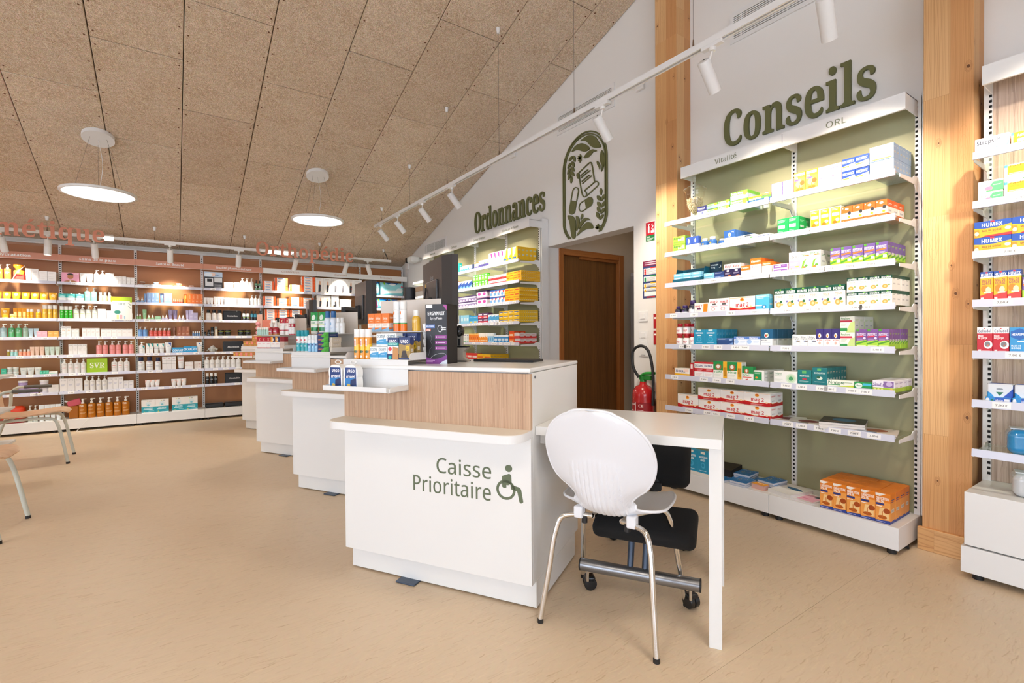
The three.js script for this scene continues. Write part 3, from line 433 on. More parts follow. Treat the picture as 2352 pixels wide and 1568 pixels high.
// local axes of a rack: x runs along it as one faces it, z comes out of it, 0 at the front of the uprights
function rack(o) {
  const g = thing(o.name, o.pos[0], 0, o.pos[2], o.th), U = o.ups, H = o.top;
  const slotG = []; for (let y = o.baseTop + 0.03; y < H - 0.03; y += 0.025) slotG.push(bx(-0.0055, 0.0055, y, y + 0.0125, 0.0, 0.0008));
  const slots = merge(slotG);
  U.forEach((u, i) => { const up = part(g, 'upright', bx(u - 0.015, u + 0.015, o.baseTop, H, -0.05, 0), M.whiteMetal); const s = part(up, 'slot_column', slots, M.slot); s.position.x = u + (i === 0 ? 0.008 : i === U.length - 1 ? -0.008 : 0); });
  for (const e of o.sidePanels || []) part(g, 'side_panel', bx(e - 0.006, e + 0.006, o.baseTop, H, -0.085, 0.0), M.whiteMetal);
  for (let b = 0; b + 1 < U.length; b++) for (const [y0, y1] of o.boards) part(g, 'back_panel', metreUV(bx(U[b] + 0.006, U[b + 1] - 0.006, y0 + 0.001, y1 - 0.001, -0.03, -0.012), 1), o.panel);
  if (o.topRail) part(g, 'top_rail', bx(U[0] - 0.015, U[U.length - 1] + 0.015, H - 0.004, H + 0.012, -0.05, 0.002), M.whiteMetal);
  const br = (() => { const s = new THREE.Shape(); s.moveTo(0, -0.055); s.lineTo(0, 0.018); s.lineTo(0.05, 0.02); s.lineTo(0.075, 0.004); s.lineTo(o.D - 0.02, -0.004); s.lineTo(o.D - 0.02, -0.02); s.lineTo(0.04, -0.024); s.lineTo(0.02, -0.055); const e = extrude(s, 0.0035); e.rotateY(-Math.PI / 2); return e; })();
    for (let b = 0; b + 1 < U.length; b++) { const x0 = U[b] + (o.over && b === 0 ? -o.over : 0.004), x1 = U[b + 1] - 0.004 + (o.over && b === U.length - 2 ? 0.0 : 0);
    const cut = o.shift || 0;
    o.shelves.forEach((y, i) => { if (o.skip && o.skip(b, i)) return;
      const sh = part(g, 'shelf', bx(x0 + cut, x1 + cut, y + 0.016, y + 0.022, 0.004, o.D - 0.012), M.shelfGlass, 'glass shelf');
      const rl = new THREE.Shape(); rl.moveTo(0, 0); rl.lineTo(0.008, 0.001); rl.lineTo(0.0035, 0.034); rl.lineTo(0, 0.035); rl.lineTo(-0.002, 0.023); rl.lineTo(-0.014, 0.023); rl.lineTo(-0.014, 0.015); rl.lineTo(-0.002, 0.015);
      const rg = extrude(rl, x1 - x0); rg.rotateY(-Math.PI / 2); rg.translate(x1 + cut, y, o.D - 0.002); part(sh, 'price_rail', rg, M.rail);
      for (const e of [U[b] + 0.006, U[b + 1] - 0.003]) { const k = part(sh, 'bracket', br, M.whiteMetal); k.position.set(e, y + 0.014, 0); }
      const n = o.tags || 6; for (let t = 0; t < n; t++) { if (rnd() < 0.22) continue; const px = x0 + cut + 0.06 + (x1 - x0 - 0.12) * (t + rr(0.1, 0.9)) / n, m = part(sh, 'price_tag', tagGeo, tagMat); m.position.set(px, y + 0.004, o.D + 0.0052); m.rotation.x = -0.14; }
    });
    if (o.fascia && o.fascia[b]) { const f = o.fascia[b], fx0 = f.x0 ?? U[b] - 0.006, fx1 = f.x1 ?? U[b + 1] - 0.008, F = part(g, 'header', merge([bx(fx0, fx1, f.y0, f.y1, o.FD - 0.012, o.FD), bx(fx0, fx0 + 0.004, f.y0, f.y1, 0, o.FD - 0.012), bx(fx1 - 0.004, fx1, f.y0, f.y1, 0, o.FD - 0.012), bx(fx0, fx1, f.y1 - 0.004, f.y1, 0, o.FD - 0.012)]), f.mat);
      if (f.text) { const t = textGeo(f.text, f.font || SANS, f.w, f.h, 0.0015, 3); t.translate(f.x ?? (fx0 + fx1) / 2 - f.w / 2, f.ty ?? (f.y0 + f.y1) / 2 - f.h / 2, o.FD); part(F, 'lettering', t, f.ink); }
      part(F, 'edge_strip', bx(fx0, fx1, f.y0 - 0.003, f.y0, o.FD - 0.012, o.FD + 0.001), M.whiteMetal); }
    const q0 = U[b] + (b === 0 ? -0.012 : 0.001), q1 = U[b + 1] + (b === U.length - 2 ? 0.012 : -0.001);
    part(g, 'plinth', metreUV(merge([rbx(q0, q1, o.kick || 0.03, o.baseTop, -0.05, o.BD, 0.003)]), 1), M.white);
    if (o.kick) part(g, 'kick_plate', rbx(q0 - 0.01, q1, 0.03, o.kick - 0.006, -0.04, o.BD + 0.006, 0.003), M.white);
    part(g, 'foot', merge([cyl(0.02, 0.02, 0.03, q0 + 0.04, 0, o.BD - 0.04, 16), cyl(0.02, 0.02, 0.03, q1 - 0.04, 0, o.BD - 0.04, 16), bx(q0, q1, 0.006, 0.029, o.BD - 0.16, o.BD - 0.14)]), M.black);
  }
  return tag(g, o.label, 'shelving');
}
seed = 11;
const CSH = [1.880, 1.660, 1.4375, 1.218, 0.998, 0.779, 0.556], OSH = [1.865, 1.648, 1.434, 1.219, 0.996, 0.779], RSH = [1.869, 1.651, 1.429, 1.212, 0.984, 0.766, 0.545], BSH = [1.743, 1.523, 1.309, 1.092, 0.877, 0.658, 0.442];
rack({ name: 'shelving_rack', label: 'olive backed shelving with glass shelves below the Conseils sign', pos: [3.22, 0, 0], th: -Math.PI / 2, ups: [-2.262, -1.533, -0.907], top: 2.335, baseTop: 0.143, D: 0.268, BD: 0.306, FD: 0.175, panel: M.greenPanel, boards: [[0.143, 1.08], [1.08, 2.33]], shelves: CSH, sidePanels: [-0.889], over: 0.03, shift: -0.012, tags: 6,
  fascia: [{ y0: 2.23, y1: 2.307, x0: -2.237, x1: -1.519, mat: M.white, text: 'Vitalité', font: SANS, w: 0.155, h: 0.032, x: -1.965, ink: M.greyLetter }, { y0: 2.23, y1: 2.312, x0: -1.516, x1: -0.911, mat: M.white, text: 'ORL', font: SANS, w: 0.1, h: 0.034, x: -1.275, ink: M.greyLetter }] });
rack({ name: 'shelving_rack', label: 'olive backed shelving below the Ordonnances sign, behind the nearest counter', pos: [3.22, 0, 0], th: -Math.PI / 2, ups: [-6.84, -6.21, -5.48, -4.76, -4.13], top: 2.335, baseTop: 0.143, D: 0.268, BD: 0.306, FD: 0.17, panel: M.greenPanel, boards: [[0.143, 1.08], [1.08, 2.33]], shelves: OSH, sidePanels: [-4.09], tags: 6,
  fascia: [['Premiers soins', 0.17], ['Digestion', 0.15], ['Sevrage tabagique', 0.27], ['Douleurs et Fièvre', 0.3]].map(([t, w], i) => ({ y0: 2.229, y1: 2.306, x0: [-6.69, -6.05, -5.39, -4.77][i], x1: [-6.052, -5.392, -4.772, -4.078][i], mat: M.white, text: t, w, h: 0.026, ink: M.greyLetter })) });
rack({ name: 'shelving_rack', label: 'wood backed shelving past the pale pine post', pos: [3.22, 0, 0], th: -Math.PI / 2, ups: [-0.641, 0.025, 0.69], top: 2.335, baseTop: 0.389, kick: 0.152, D: 0.268, BD: 0.31, FD: 0.17, panel: M.greyOak, boards: [[0.389, 2.33]], shelves: RSH, over: 0.0, tags: 5,
  fascia: [0, 1].map((i) => ({ y0: 2.229, y1: 2.312, x0: [-0.628, 0.04][i], x1: [0.038, 0.7][i], mat: M.white })) });
{ const U = []; for (let k = -4; k <= 6; k++) U.push(-1.104 + 0.7293 * k);
  const names = [null, null, ['Capillaire', 0.2], ['Hydratation', 0.27], ['Soins de la peau', 0.34], ['Santé et Beauté', 0.3], ['Qualité pharmaceutique', 0.43], ['Contention', 0.24], ['Orthèses', 0.19], ['Protections', 0.2]];
  rack({ name: 'shelving_rack', label: 'long terracotta backed shelving along the back wall', pos: [0, 0, -8.03], th: 0, ups: U, top: 2.245, baseTop: 0.143, D: 0.235, BD: 0.268, FD: 0.2, panel: M.terra, boards: [[0.143, 2.24]], shelves: BSH, tags: 5, topRail: true, skip: (b) => b < 2,
    fascia: names.map((n, b) => ({ y0: 2.026, y1: 2.1, x0: U[b] + 0.006, x1: U[b + 1] + 0.004, mat: b < 7 ? M.terraFascia : M.white, text: n && b > 2 ? n[0] : null, font: b < 7 ? SANSB : SANS, w: n ? n[1] : 0, h: 0.03, ink: b < 7 ? M.tagWhite : M.paleLetter })) });
}

// ---------------------------------------------------------------- counters
const CT = -Math.atan2(0.8554, 0.518), COUNTERS = [[1.147, -1.532], [1.195, -3.0], [1.138, -4.41], [1.172, -5.88]];
const cname = ['nearest', 'second', 'third', 'farthest'];
function ledgeShape(r) { const s = new THREE.Shape(), x0 = -0.94, x1 = 0, d = 0.135; s.moveTo(x0, -0.01); s.lineTo(x0, d - r); s.quadraticCurveTo(x0, d, x0 + r, d); s.lineTo(x1 - r, d); s.quadraticCurveTo(x1, d, x1, d - r); s.lineTo(x1, -0.01); return s; }
COUNTERS.forEach(([x, z], i) => {
  const g = thing('service_counter', x, 0, z, CT);
  part(g, 'front_panel', rbx(-0.941, 0, 0.1156, 0.7, -0.02, 0, 0.0015), M.lamWhite);
  const wp = metreUV(bx(-0.94, -0.001, 0.7305, 0.95, -0.02, -0.001), 1); part(g, 'wood_panel', wp, M.oak, 'oak veneer panel');
  const lb = extrude(ledgeShape(0.085), 0.031, 0, 12); lb.rotateX(Math.PI / 2); const lt = extrude(ledgeShape(0.085), 0.0022, 0, 12); lt.rotateX(Math.PI / 2);
  lb.translate(0, 0.7283, 0); lt.translate(0, 0.7305, 0); const led = part(g, 'ledge', lb, M.white); part(led, 'ledge_top', lt, M.cream, 'cream top sheet');
  part(g, 'carcass', bx(-0.93, -0.02, 0.117, 0.951, -0.62, -0.021), M.white);
  part(g, 'side_panel', rbx(-0.0185, 0.0, 0.1156, 0.9535, -0.63, -0.0205, 0.0015), M.lamWhite); part(g, 'side_panel', rbx(-0.941, -0.9225, 0.1156, 0.9535, -0.63, -0.0205, 0.0015), M.lamWhite);
  part(g, 'top', rbx(-0.942, 0.002, 0.955, 0.973, -0.636, 0.009, 0.006, 3), M.lamWhite); part(g, 'spacer', bx(-0.92, -0.03, 0.949, 0.956, -0.6, -0.03), M.white);
  part(g, 'kick_plate', bx(-0.943, 0.0, 0.008, 0.1156, -0.575, -0.05), M.lamWhite);
  const ft = rbx(-0.66, -0.56, 0, 0.008, -0.08, -0.005, 0.003); part(g, 'levelling_foot', merge([ft, rbx(-0.35, -0.25, 0, 0.008, -0.5, -0.4, 0.003), rbx(-0.8, -0.7, 0, 0.008, -0.5, -0.4, 0.003)]), M.blueSteel);
  if (i === 0) {
    part(g, 'cam_lock', merge([cyl(0.006, 0.006, 0.003).rotateZ(-Math.PI / 2).translate(0, 0.935, -0.045)]), M.steel);
    for (const [t, w, h, y, x0] of [['Caisse', 0.26, 0.064, 0.52, -0.434], ['Prioritaire', 0.378, 0.066, 0.4315, -0.554]]) { const q = textGeo(t, SANS, w, h, 0.0012, 6); q.translate(x0, y, 0); part(g, 'lettering', q, M.greenPrint, 'olive lettering reading ' + t); }
    const P = (X, Y) => V2(-0.109 + (X - 1625) * 0.00076, 0.485 - (Y - 880) * 0.00066), S = [];
    const ring = new THREE.Shape(); ring.absellipse(P(1625, 0).x, P(0, 880).y, 0.042, 0.04, 0, Math.PI * 2); const hole = new THREE.Path(); hole.absellipse(P(1625, 0).x, P(0, 880).y, 0.0315, 0.0295, 0, Math.PI * 2); ring.holes.push(hole); S.push(ring);
    const head = new THREE.Shape(); head.absellipse(P(1642, 0).x, P(0, 748).y, 0.0152, 0.0142, 0, Math.PI * 2); S.push(head);
    const poly = (a) => { const s = new THREE.Shape(); const c = new THREE.CatmullRomCurve3(a.map(([X, Y]) => { const p = P(X, Y); return V3(p.x, p.y, 0); }), true, 'catmullrom', 0.15).getPoints(a.length * 6); s.setFromPoints(c.map((p) => V2(p.x, p.y))); return s; };
    S.push(poly([[1603, 800], [1622, 790], [1645, 780], [1656, 790], [1658, 835], [1640, 850], [1628, 850], [1628, 866], [1615, 870], [1604, 862]]), poly([[1655, 846], [1700, 856], [1712, 868], [1724, 940], [1712, 950], [1702, 942], [1690, 882], [1655, 872]]));
    const ic = merge(S.map((s) => extrude(s, 0.0012, 0, 24))); part(g, 'wheelchair_symbol', ic, M.greenPrint, 'olive wheelchair symbol');
  }
  tag(g, ['nearest white and oak service counter lettered Caisse Prioritaire', 'second white and oak service counter, with teal cans on it', 'third white and oak service counter, with red cartons on it', 'farthest white and oak service counter, with brown cartons on it'][i], 'counter', 'service counters');
  // folded metal display screwed to the counter front
  const d = thing('counter_display', x, 0, z, CT), x0 = -0.94, x1 = -0.575;
  const lip = new THREE.Shape(); lip.moveTo(0, 0); lip.lineTo(0.13, 0); lip.lineTo(0.13, 0.014); lip.quadraticCurveTo(0.13, 0.022, 0.1, 0.024); lip.lineTo(0.005, 0.024); lip.lineTo(0, 0.03);
  const lg = extrude(lip, 0.002); lg.rotateY(-Math.PI / 2);
  part(d, 'lower_tray', merge([bx(x0 - 0.002, x1, 0.865, 0.867, 0.001, 0.13), bx(x0 - 0.002, x1 - 0.018, 0.865, 0.887, 0.128, 0.13), lg.clone().translate(x1, 0.865, 0), lg.clone().translate(x0 + 0.002, 0.865, 0)]), M.whiteMetal);
  part(d, 'back_plate', bx(x0, x1, 0.865, 0.9975, 0.001, 0.0035), M.whiteMetal);
  const l2 = new THREE.Shape(); l2.moveTo(0.012, 0); l2.lineTo(0.23, 0); l2.lineTo(0.23, 0.03); l2.lineTo(0.03, 0.03); l2.quadraticCurveTo(0.012, 0.03, 0.012, 0.01); const l2g = extrude(l2, 0.002); l2g.rotateY(Math.PI / 2);
  part(d, 'middle_tray', merge([bx(x0, x1, 0.9945, 0.9975, -0.23, 0.001), l2g.clone().translate(x1 - 0.002, 0.9975, 0), l2g.clone().translate(x0, 0.9975, 0)]), M.whiteMetal);
  part(d, 'upper_shelf', bx(x0, x1, 1.121, 1.124, -0.27, -0.1), M.whiteMetal);
  part(d, 'back_panel', rbx(x0, x1, 0.974, 1.284, -0.276, -0.27, 0.002), M.beigePanel);
  part(d, 'foot', merge([cyl(0.012, 0.012, 0.022, x1 - 0.03, 0.973, -0.2, 12), cyl(0.012, 0.012, 0.022, x0 + 0.05, 0.973, -0.2, 12)]), M.beigePanel);
  tag(d, 'white stepped metal display on the ' + cname[i] + ' counter', 'display stand', 'counter displays');
  // screen on its pole behind the display
  const m = thing('computer_monitor', x, 0.973, z, CT), mon = new THREE.Group();
  const hw = 0.25, cx = [-0.68, -0.62, -0.68, -0.7][i], cz = [-0.43, -0.42, -0.45, -0.5][i], turn = [-0.735, -0.6, -0.68, -0.6][i], yb = [0.185, 0.225, 0.22, 0.12][i], hh = [0.335, 0.315, 0.27, 0.26][i], sc = [1, 0.85, 0.85, 0.8][i];
  const place = (geo) => { geo.scale(sc, 1, 1); geo.rotateY(turn); geo.translate(cx, yb, cz); return geo; };
  const shell = new THREE.Shape(); shell.moveTo(-hw, -0.02); shell.lineTo(hw, -0.02); shell.lineTo(hw, 0.012); shell.lineTo(hw - 0.06, 0.045); shell.lineTo(-hw + 0.06, 0.045); shell.lineTo(-hw, 0.012);
  const sg = extrude(shell, hh); sg.rotateX(-Math.PI / 2); sg.scale(1, 1, -1); { const p = sg.attributes.position.array; for (let q = 0; q < p.length; q += 9) for (let k = 0; k < 3; k++) { const v = p[q + 3 + k]; p[q + 3 + k] = p[q + 6 + k]; p[q + 6 + k] = v; } sg.computeVertexNormals(); }
  part(m, 'case', place(sg), mk({ color: lin(0.035, 0.031, 0.03), roughness: 0.35 }));
  part(m, 'back_cover', place(rbx(-0.12, 0.12, 0.03, hh * 0.68, 0.044, 0.056, 0.005)), mk({ color: lin(0.05, 0.045, 0.043), roughness: 0.4 }));
  part(m, 'screen', place(bx(-hw + 0.012, hw - 0.012, 0.014, hh - 0.014, -0.022, -0.02)), plain('#1b2836', 0.2));
  part(m, 'mount_bracket', place(merge([rbx(-0.05, -0.02, 0.04, 0.14, 0.055, 0.075, 0.004), rbx(0.02, 0.05, 0.04, 0.14, 0.055, 0.075, 0.004)])), M.black);
  if (i === 0) { part(m, 'cable', place(tube([V3(-0.08, 0.2, 0.058), V3(-0.05, 0.1, 0.075), V3(-0.02, 0.03, 0.08), V3(0.02, -0.02, 0.07)], 0.004, 6)), M.black); part(m, 'sticker', place(bx(-0.1, -0.09, 0.17, 0.22, 0.0562, 0.0568)), plain('#e0b72c')); 
    const t = textGeo('iiyama', SANS, 0.06, 0.02, 0.0008, 3); t.translate(-0.03, hh - 0.1, 0.046); part(m, 'lettering', place(t), plain('#8a8683')); }
  const px = cx - 0.16 * Math.cos(turn) * 1.15, pz = cz + 0.03;
  part(m, 'pole', merge([cyl(0.03, 0.03, [0.39, 0.36, 0.36, 0.38][i], px - 0.05, 0, pz - 0.02, 20), rod(V3(px - 0.05, yb + 0.12, pz - 0.02), V3(cx, yb + 0.1, cz + 0.05), 0.02, 10), cyl(0.05, 0.05, 0.012, px - 0.05, 0, pz - 0.02, 24)]), M.black);
  tag(m, 'black computer monitor seen from behind on the ' + cname[i] + ' counter', 'monitor', 'counter monitors');
});
{ // side desk joined to the nearest counter
  const g = thing('side_desk', COUNTERS[0][0], 0, COUNTERS[0][1], CT);
  part(g, 'top', rbx(0.001, 0.684, 0.7045, 0.739, -0.59, -0.046, 0.0012), M.lamWhite);
  part(g, 'leg', rbx(0.642, 0.684, 0, 0.7045, -0.112, -0.07, 0.0012), M.lamWhite); part(g, 'leg', rbx(0.642, 0.684, 0, 0.7045, -0.586, -0.544, 0.0012), M.lamWhite);
  part(g, 'wall_batten', bx(0.001, 0.02, 0.66, 0.704, -0.55, -0.1), M.white);
  tag(g, 'low white desk joined to the nearest counter', 'desk');
}
// ---------------------------------------------------------------- seats
function shellSurface(curve, half, cup, thick, ns, nt, rib) { // curve(s): [y, z]; half(s): half width; cup(s, k): how far the edges bend along the normal
  const outer = [], inner = [], P = (s, k) => { const w = half(s), [y, z] = curve(s), e = 0.004, [y1, z1] = curve(Math.min(1, s + e)), [y0, z0] = curve(Math.max(0, s - e)); let ty = y1 - y0, tz = z1 - z0; const l = Math.hypot(ty, tz); ty /= l; tz /= l; const ny = -tz, nz = ty; const c = cup(s, k), r = rib ? rib(s, k * w) : 0; return { p: V3(k * w, y + ny * (c + 0), z + nz * (c + 0)), n: V3(0, ny, nz), r }; };
  for (let i = 0; i <= ns; i++) for (let j = 0; j <= nt; j++) { const a = P(i / ns, -1 + 2 * j / nt); outer.push(a.p.clone().add(a.n.clone().multiplyScalar(-thick / 2 - a.r))); inner.push(a.p.clone().add(a.n.clone().multiplyScalar(thick / 2))); }
  const pos = [], uv = [], idx = [], W = nt + 1, N = outer.length; for (const q of [...outer, ...inner]) { pos.push(q.x, q.y, q.z); uv.push(q.x, q.y + q.z); }
  for (let i = 0; i < ns; i++) for (let j = 0; j < nt; j++) { const a = i * W + j, b = a + 1, c = a + W, d = c + 1; idx.push(a, c, b, b, c, d, N + a, N + b, N + c, N + b, N + d, N + c); }
  const edge = []; for (let j = 0; j <= nt; j++) edge.push(j); for (let i = 1; i <= ns; i++) edge.push(i * W + nt); for (let j = nt - 1; j >= 0; j--) edge.push(ns * W + j); for (let i = ns - 1; i >= 1; i--) edge.push(i * W);
  for (let e = 0; e < edge.length; e++) { const a = edge[e], b = edge[(e + 1) % edge.length]; idx.push(a, b, N + a, b, N + b, N + a); }
  const g = new THREE.BufferGeometry(); g.setAttribute('position', new THREE.Float32BufferAttribute(pos, 3)); g.setAttribute('uv', new THREE.Float32BufferAttribute(uv, 2)); g.setIndex(idx); return toCreasedNormals(g, 0.9);
}
const lerpTable = (t) => (s) => { let i = 0; while (i + 2 < t.length && s > t[i + 1][0]) i++; const [a, ...p] = t[i], [b, ...q] = t[i + 1]; let k = Math.min(1, Math.max(0, (s - a) / (b - a))); k = k * k * (3 - 2 * k); const o = p.map((v, n) => v + (q[n] - v) * k); return o.length > 1 ? o : o[0]; };
{ // white shell chair at the desk; local z points away from the desk
  const u = V3(0.518, 0, 0.8554), v = V3(0.8554, 0, -0.518), c = V3(COUNTERS[0][0], 0, COUNTERS[0][1]).add(u.clone().multiplyScalar(0.292)).add(v.clone().multiplyScalar(0.144));
  const g = thing('shell_chair', c.x, 0, c.z, CT - 0.14);
  const path = new THREE.CatmullRomCurve3([V3(0, 0.832, 0.245), V3(0, 0.74, 0.222), V3(0, 0.62, 0.192), V3(0, 0.52, 0.168), V3(0, 0.465, 0.145), V3(0, 0.432, 0.098), V3(0, 0.424, 0.03), V3(0, 0.43, -0.06), V3(0, 0.44, -0.15), V3(0, 0.43, -0.215), V3(0, 0.405, -0.235)]);
  const curve = (s) => { const p = path.getPointAt(s); return [p.y, p.z]; }, LN = path.getLength();
  const ell = (s) => { // half width along the shell
    const d = s * LN; if (d < 0.4) { const t = Math.min(1, Math.max(0, (d - 0.0) / 0.36)), y = (t - 0.5) / 0.5; const e = 0.21 * Math.sqrt(Math.max(0, 1 - Math.pow(Math.abs((d - 0.185) / 0.187), 2.15))); const w = 0.112; return d > 0.27 ? Math.max(e, w * Math.min(1, (d - 0.2) / 0.08)) : Math.max(0.004, e); }
    if (d < 0.52) { const t = (d - 0.4) / 0.12; return 0.112 + 0.093 * t * t * (3 - 2 * t); }
    const t = (d - 0.52) / (LN - 0.52); return 0.205 + 0.01 * Math.sin(t * 3.1) - 0.085 * Math.pow(t, 3.5); };
  const half = (s) => { let a = 0; for (let k = -2; k <= 2; k++) a += ell(Math.min(1, Math.max(0, s + k * 0.012))); return s < 0.02 ? ell(s) : a / 5; };
  const cup = (s, k) => { const d = s * LN, kk = k * k; return d < 0.42 ? 0.045 * kk * (0.4 + 0.6 * Math.min(1, d / 0.2)) : 0.03 * kk * (1 - Math.max(0, (d - 0.6) / 0.4)); };
  const rib = (s, x) => { const d = s * LN, a = Math.min(1, Math.max(0, (d - 0.17 - 0.25 * Math.abs(x)) / 0.02)) * Math.min(1, Math.max(0, (0.5 - d) / 0.05)); return Math.abs(x) < 0.105 ? a * 0.0055 * Math.pow(Math.abs(Math.cos(x * Math.PI / 0.0186)), 0.8) : 0; };
  part(g, 'shell', shellSurface(curve, half, cup, 0.007, 90, 110, rib), M.plastic, 'white moulded shell with vertical ribs');
  const rim = []; for (let i = 0; i <= 120; i++) { const s = 0.006 + 0.99 * i / 120, w = half(s), [y, z] = curve(s); const e = 0.004, [y1, z1] = curve(Math.min(1, s + e)), [y0, z0] = curve(Math.max(0, s - e)), l = Math.hypot(y1 - y0, z1 - z0), ny = -(z1 - z0) / l, nz = (y1 - y0) / l, q = cup(s, 1); rim.push([w, y + ny * q, z + nz * q]); }
  const loop = [...rim.map(([w, y, z]) => V3(w, y, z)), ...rim.slice().reverse().map(([w, y, z]) => V3(-w, y, z))];
  part(g, 'rim', new THREE.TubeGeometry(new THREE.CatmullRomCurve3(loop, true), 300, 0.0055, 7, true), M.plastic);
  const feet = { bl: [-0.222, 0.2], br: [0.222, 0.2], fl: [-0.226, -0.21], fr: [0.226, -0.21] };
  for (const sx of [-1, 1]) {
    part(g, 'leg', tube([V3(sx * 0.06, 0.402, 0.075), V3(sx * 0.12, 0.405, 0.1), V3(sx * 0.165, 0.395, 0.125), V3(sx * 0.184, 0.345, 0.14), V3(sx * 0.203, 0.18, 0.17), V3(sx * 0.222, 0.012, 0.2)], 0.0105, 12, 50), M.chrome);
    part(g, 'leg', tube([V3(sx * 0.06, 0.4, 0.0), V3(sx * 0.12, 0.408, -0.06), V3(sx * 0.168, 0.4, -0.115), V3(sx * 0.187, 0.35, -0.135), V3(sx * 0.207, 0.18, -0.172), V3(sx * 0.226, 0.012, -0.21)], 0.0105, 12, 50), M.chrome);
    part(g, 'frame_tube', rod(V3(sx * 0.06, 0.402, 0.075), V3(sx * 0.06, 0.4, 0), 0.0105), M.chrome);
    for (const [x, z] of [[0.222, 0.2], [0.226, -0.21]]) part(g, 'glide', cyl(0.0115, 0.0115, 0.016, sx * x, 0, z, 14), M.black);
    part(g, 'stacking_pad', merge([rbx(sx * 0.105 - 0.018, sx * 0.105 + 0.018, 0.395, 0.44, 0.075, 0.112, 0.006)]), M.plastic); part(g, 'buffer', cyl(0.011, 0.011, 0.026, sx * 0.085, 0.376, 0.09, 12), M.black);
  }
  tag(g, 'white plastic shell chair with chrome legs at the desk', 'chair');
}
{ // black kneeling stool under the desk
  const u = V3(0.518, 0, 0.8554), v = V3(0.8554, 0, -0.518), at = (a, y, d) => V3(a, y, -d);   // counter axes
  const g = thing('kneeling_stool', COUNTERS[0][0], 0, COUNTERS[0][1], CT);
  part(g, 'front_tube', rod(at(0.125, 0.118, 0.262), at(0.60, 0.118, 0.268), 0.0255, 20), M.steel); part(g, 'end_cap', merge([rod(at(0.6, 0.118, 0.268), at(0.606, 0.118, 0.268), 0.026, 20), rod(at(0.119, 0.118, 0.262), at(0.125, 0.118, 0.262), 0.026, 20)]), M.black);
  part(g, 'rear_tube', rod(at(0.13, 0.118, 0.85), at(0.5, 0.118, 0.85), 0.0255, 20), M.steel);
  for (const x of [0.33, 0.39]) part(g, 'strut', rod(at(x, 0.125, 0.27), at(x, 0.3, 0.33), 0.013, 4), M.blueSteel);
  part(g, 'spine', rod(at(0.36, 0.285, 0.3), at(0.34, 0.3, 0.62), 0.018, 6), M.blueSteel); part(g, 'spine', rod(at(0.34, 0.3, 0.62), at(0.33, 0.12, 0.85), 0.018, 6), M.blueSteel);
  part(g, 'column', merge([rod(at(0.36, 0.3, 0.6), at(0.4, 0.45, 0.68), 0.02, 6), rbx(0.38, 0.41, 0.36, 0.4, -0.66, -0.62, 0.004)]), M.black);
  const pad = rbx(-0.205, 0.205, -0.036, 0.036, -0.1, 0.1, 0.03, 5); pad.rotateX(0.35); pad.translate(0.385, 0.318, -0.31); part(g, 'knee_pad', pad, M.blackCloth, 'black fabric knee pad');
  part(g, 'pad_mount', merge([rbx(0.29, 0.43, 0.268, 0.285, -0.34, -0.26, 0.003), rbx(0.27, 0.3, 0.262, 0.29, -0.34, -0.28, 0.003), rbx(0.42, 0.45, 0.262, 0.29, -0.34, -0.28, 0.003)]), M.blueSteel);
  const seat = rbx(-0.2, 0.2, -0.045, 0.045, -0.115, 0.115, 0.042, 6); seat.rotateX(1.05); seat.translate(0.335, 0.475, -0.72); part(g, 'seat', seat, M.blackCloth, 'black fabric seat');
  for (const [a, y0, d, t] of [[0.15, 0, 0.30, 0.5], [0.565, 0, 0.315, 2.4], [0.13, 0, 0.86, 0.3], [0.5, 0, 0.865, 2.3]]) { const w = new THREE.Group(); const c = part(g, 'caster', merge([-1, 1].map((k) => { const q = lathe([[0, -0.011], [0.024, -0.011], [0.0275, -0.008], [0.0275, 0.008], [0.024, 0.011], [0, 0.011]], 20); q.rotateX(Math.PI / 2); q.translate(0, 0.0275, k * 0.013); return q; }).concat([rbx(-0.02, 0.022, 0.03, 0.06, -0.024, 0.024, 0.01)])), M.blackGloss); c.position.set(a, y0, -d); c.rotation.y = t; part(g, 'caster_stem', cyl(0.006, 0.006, 0.06, a, 0.045, -(d - 0.03), 8), M.chrome); }
  tag(g, 'black kneeling stool on casters under the desk', 'stool');
}
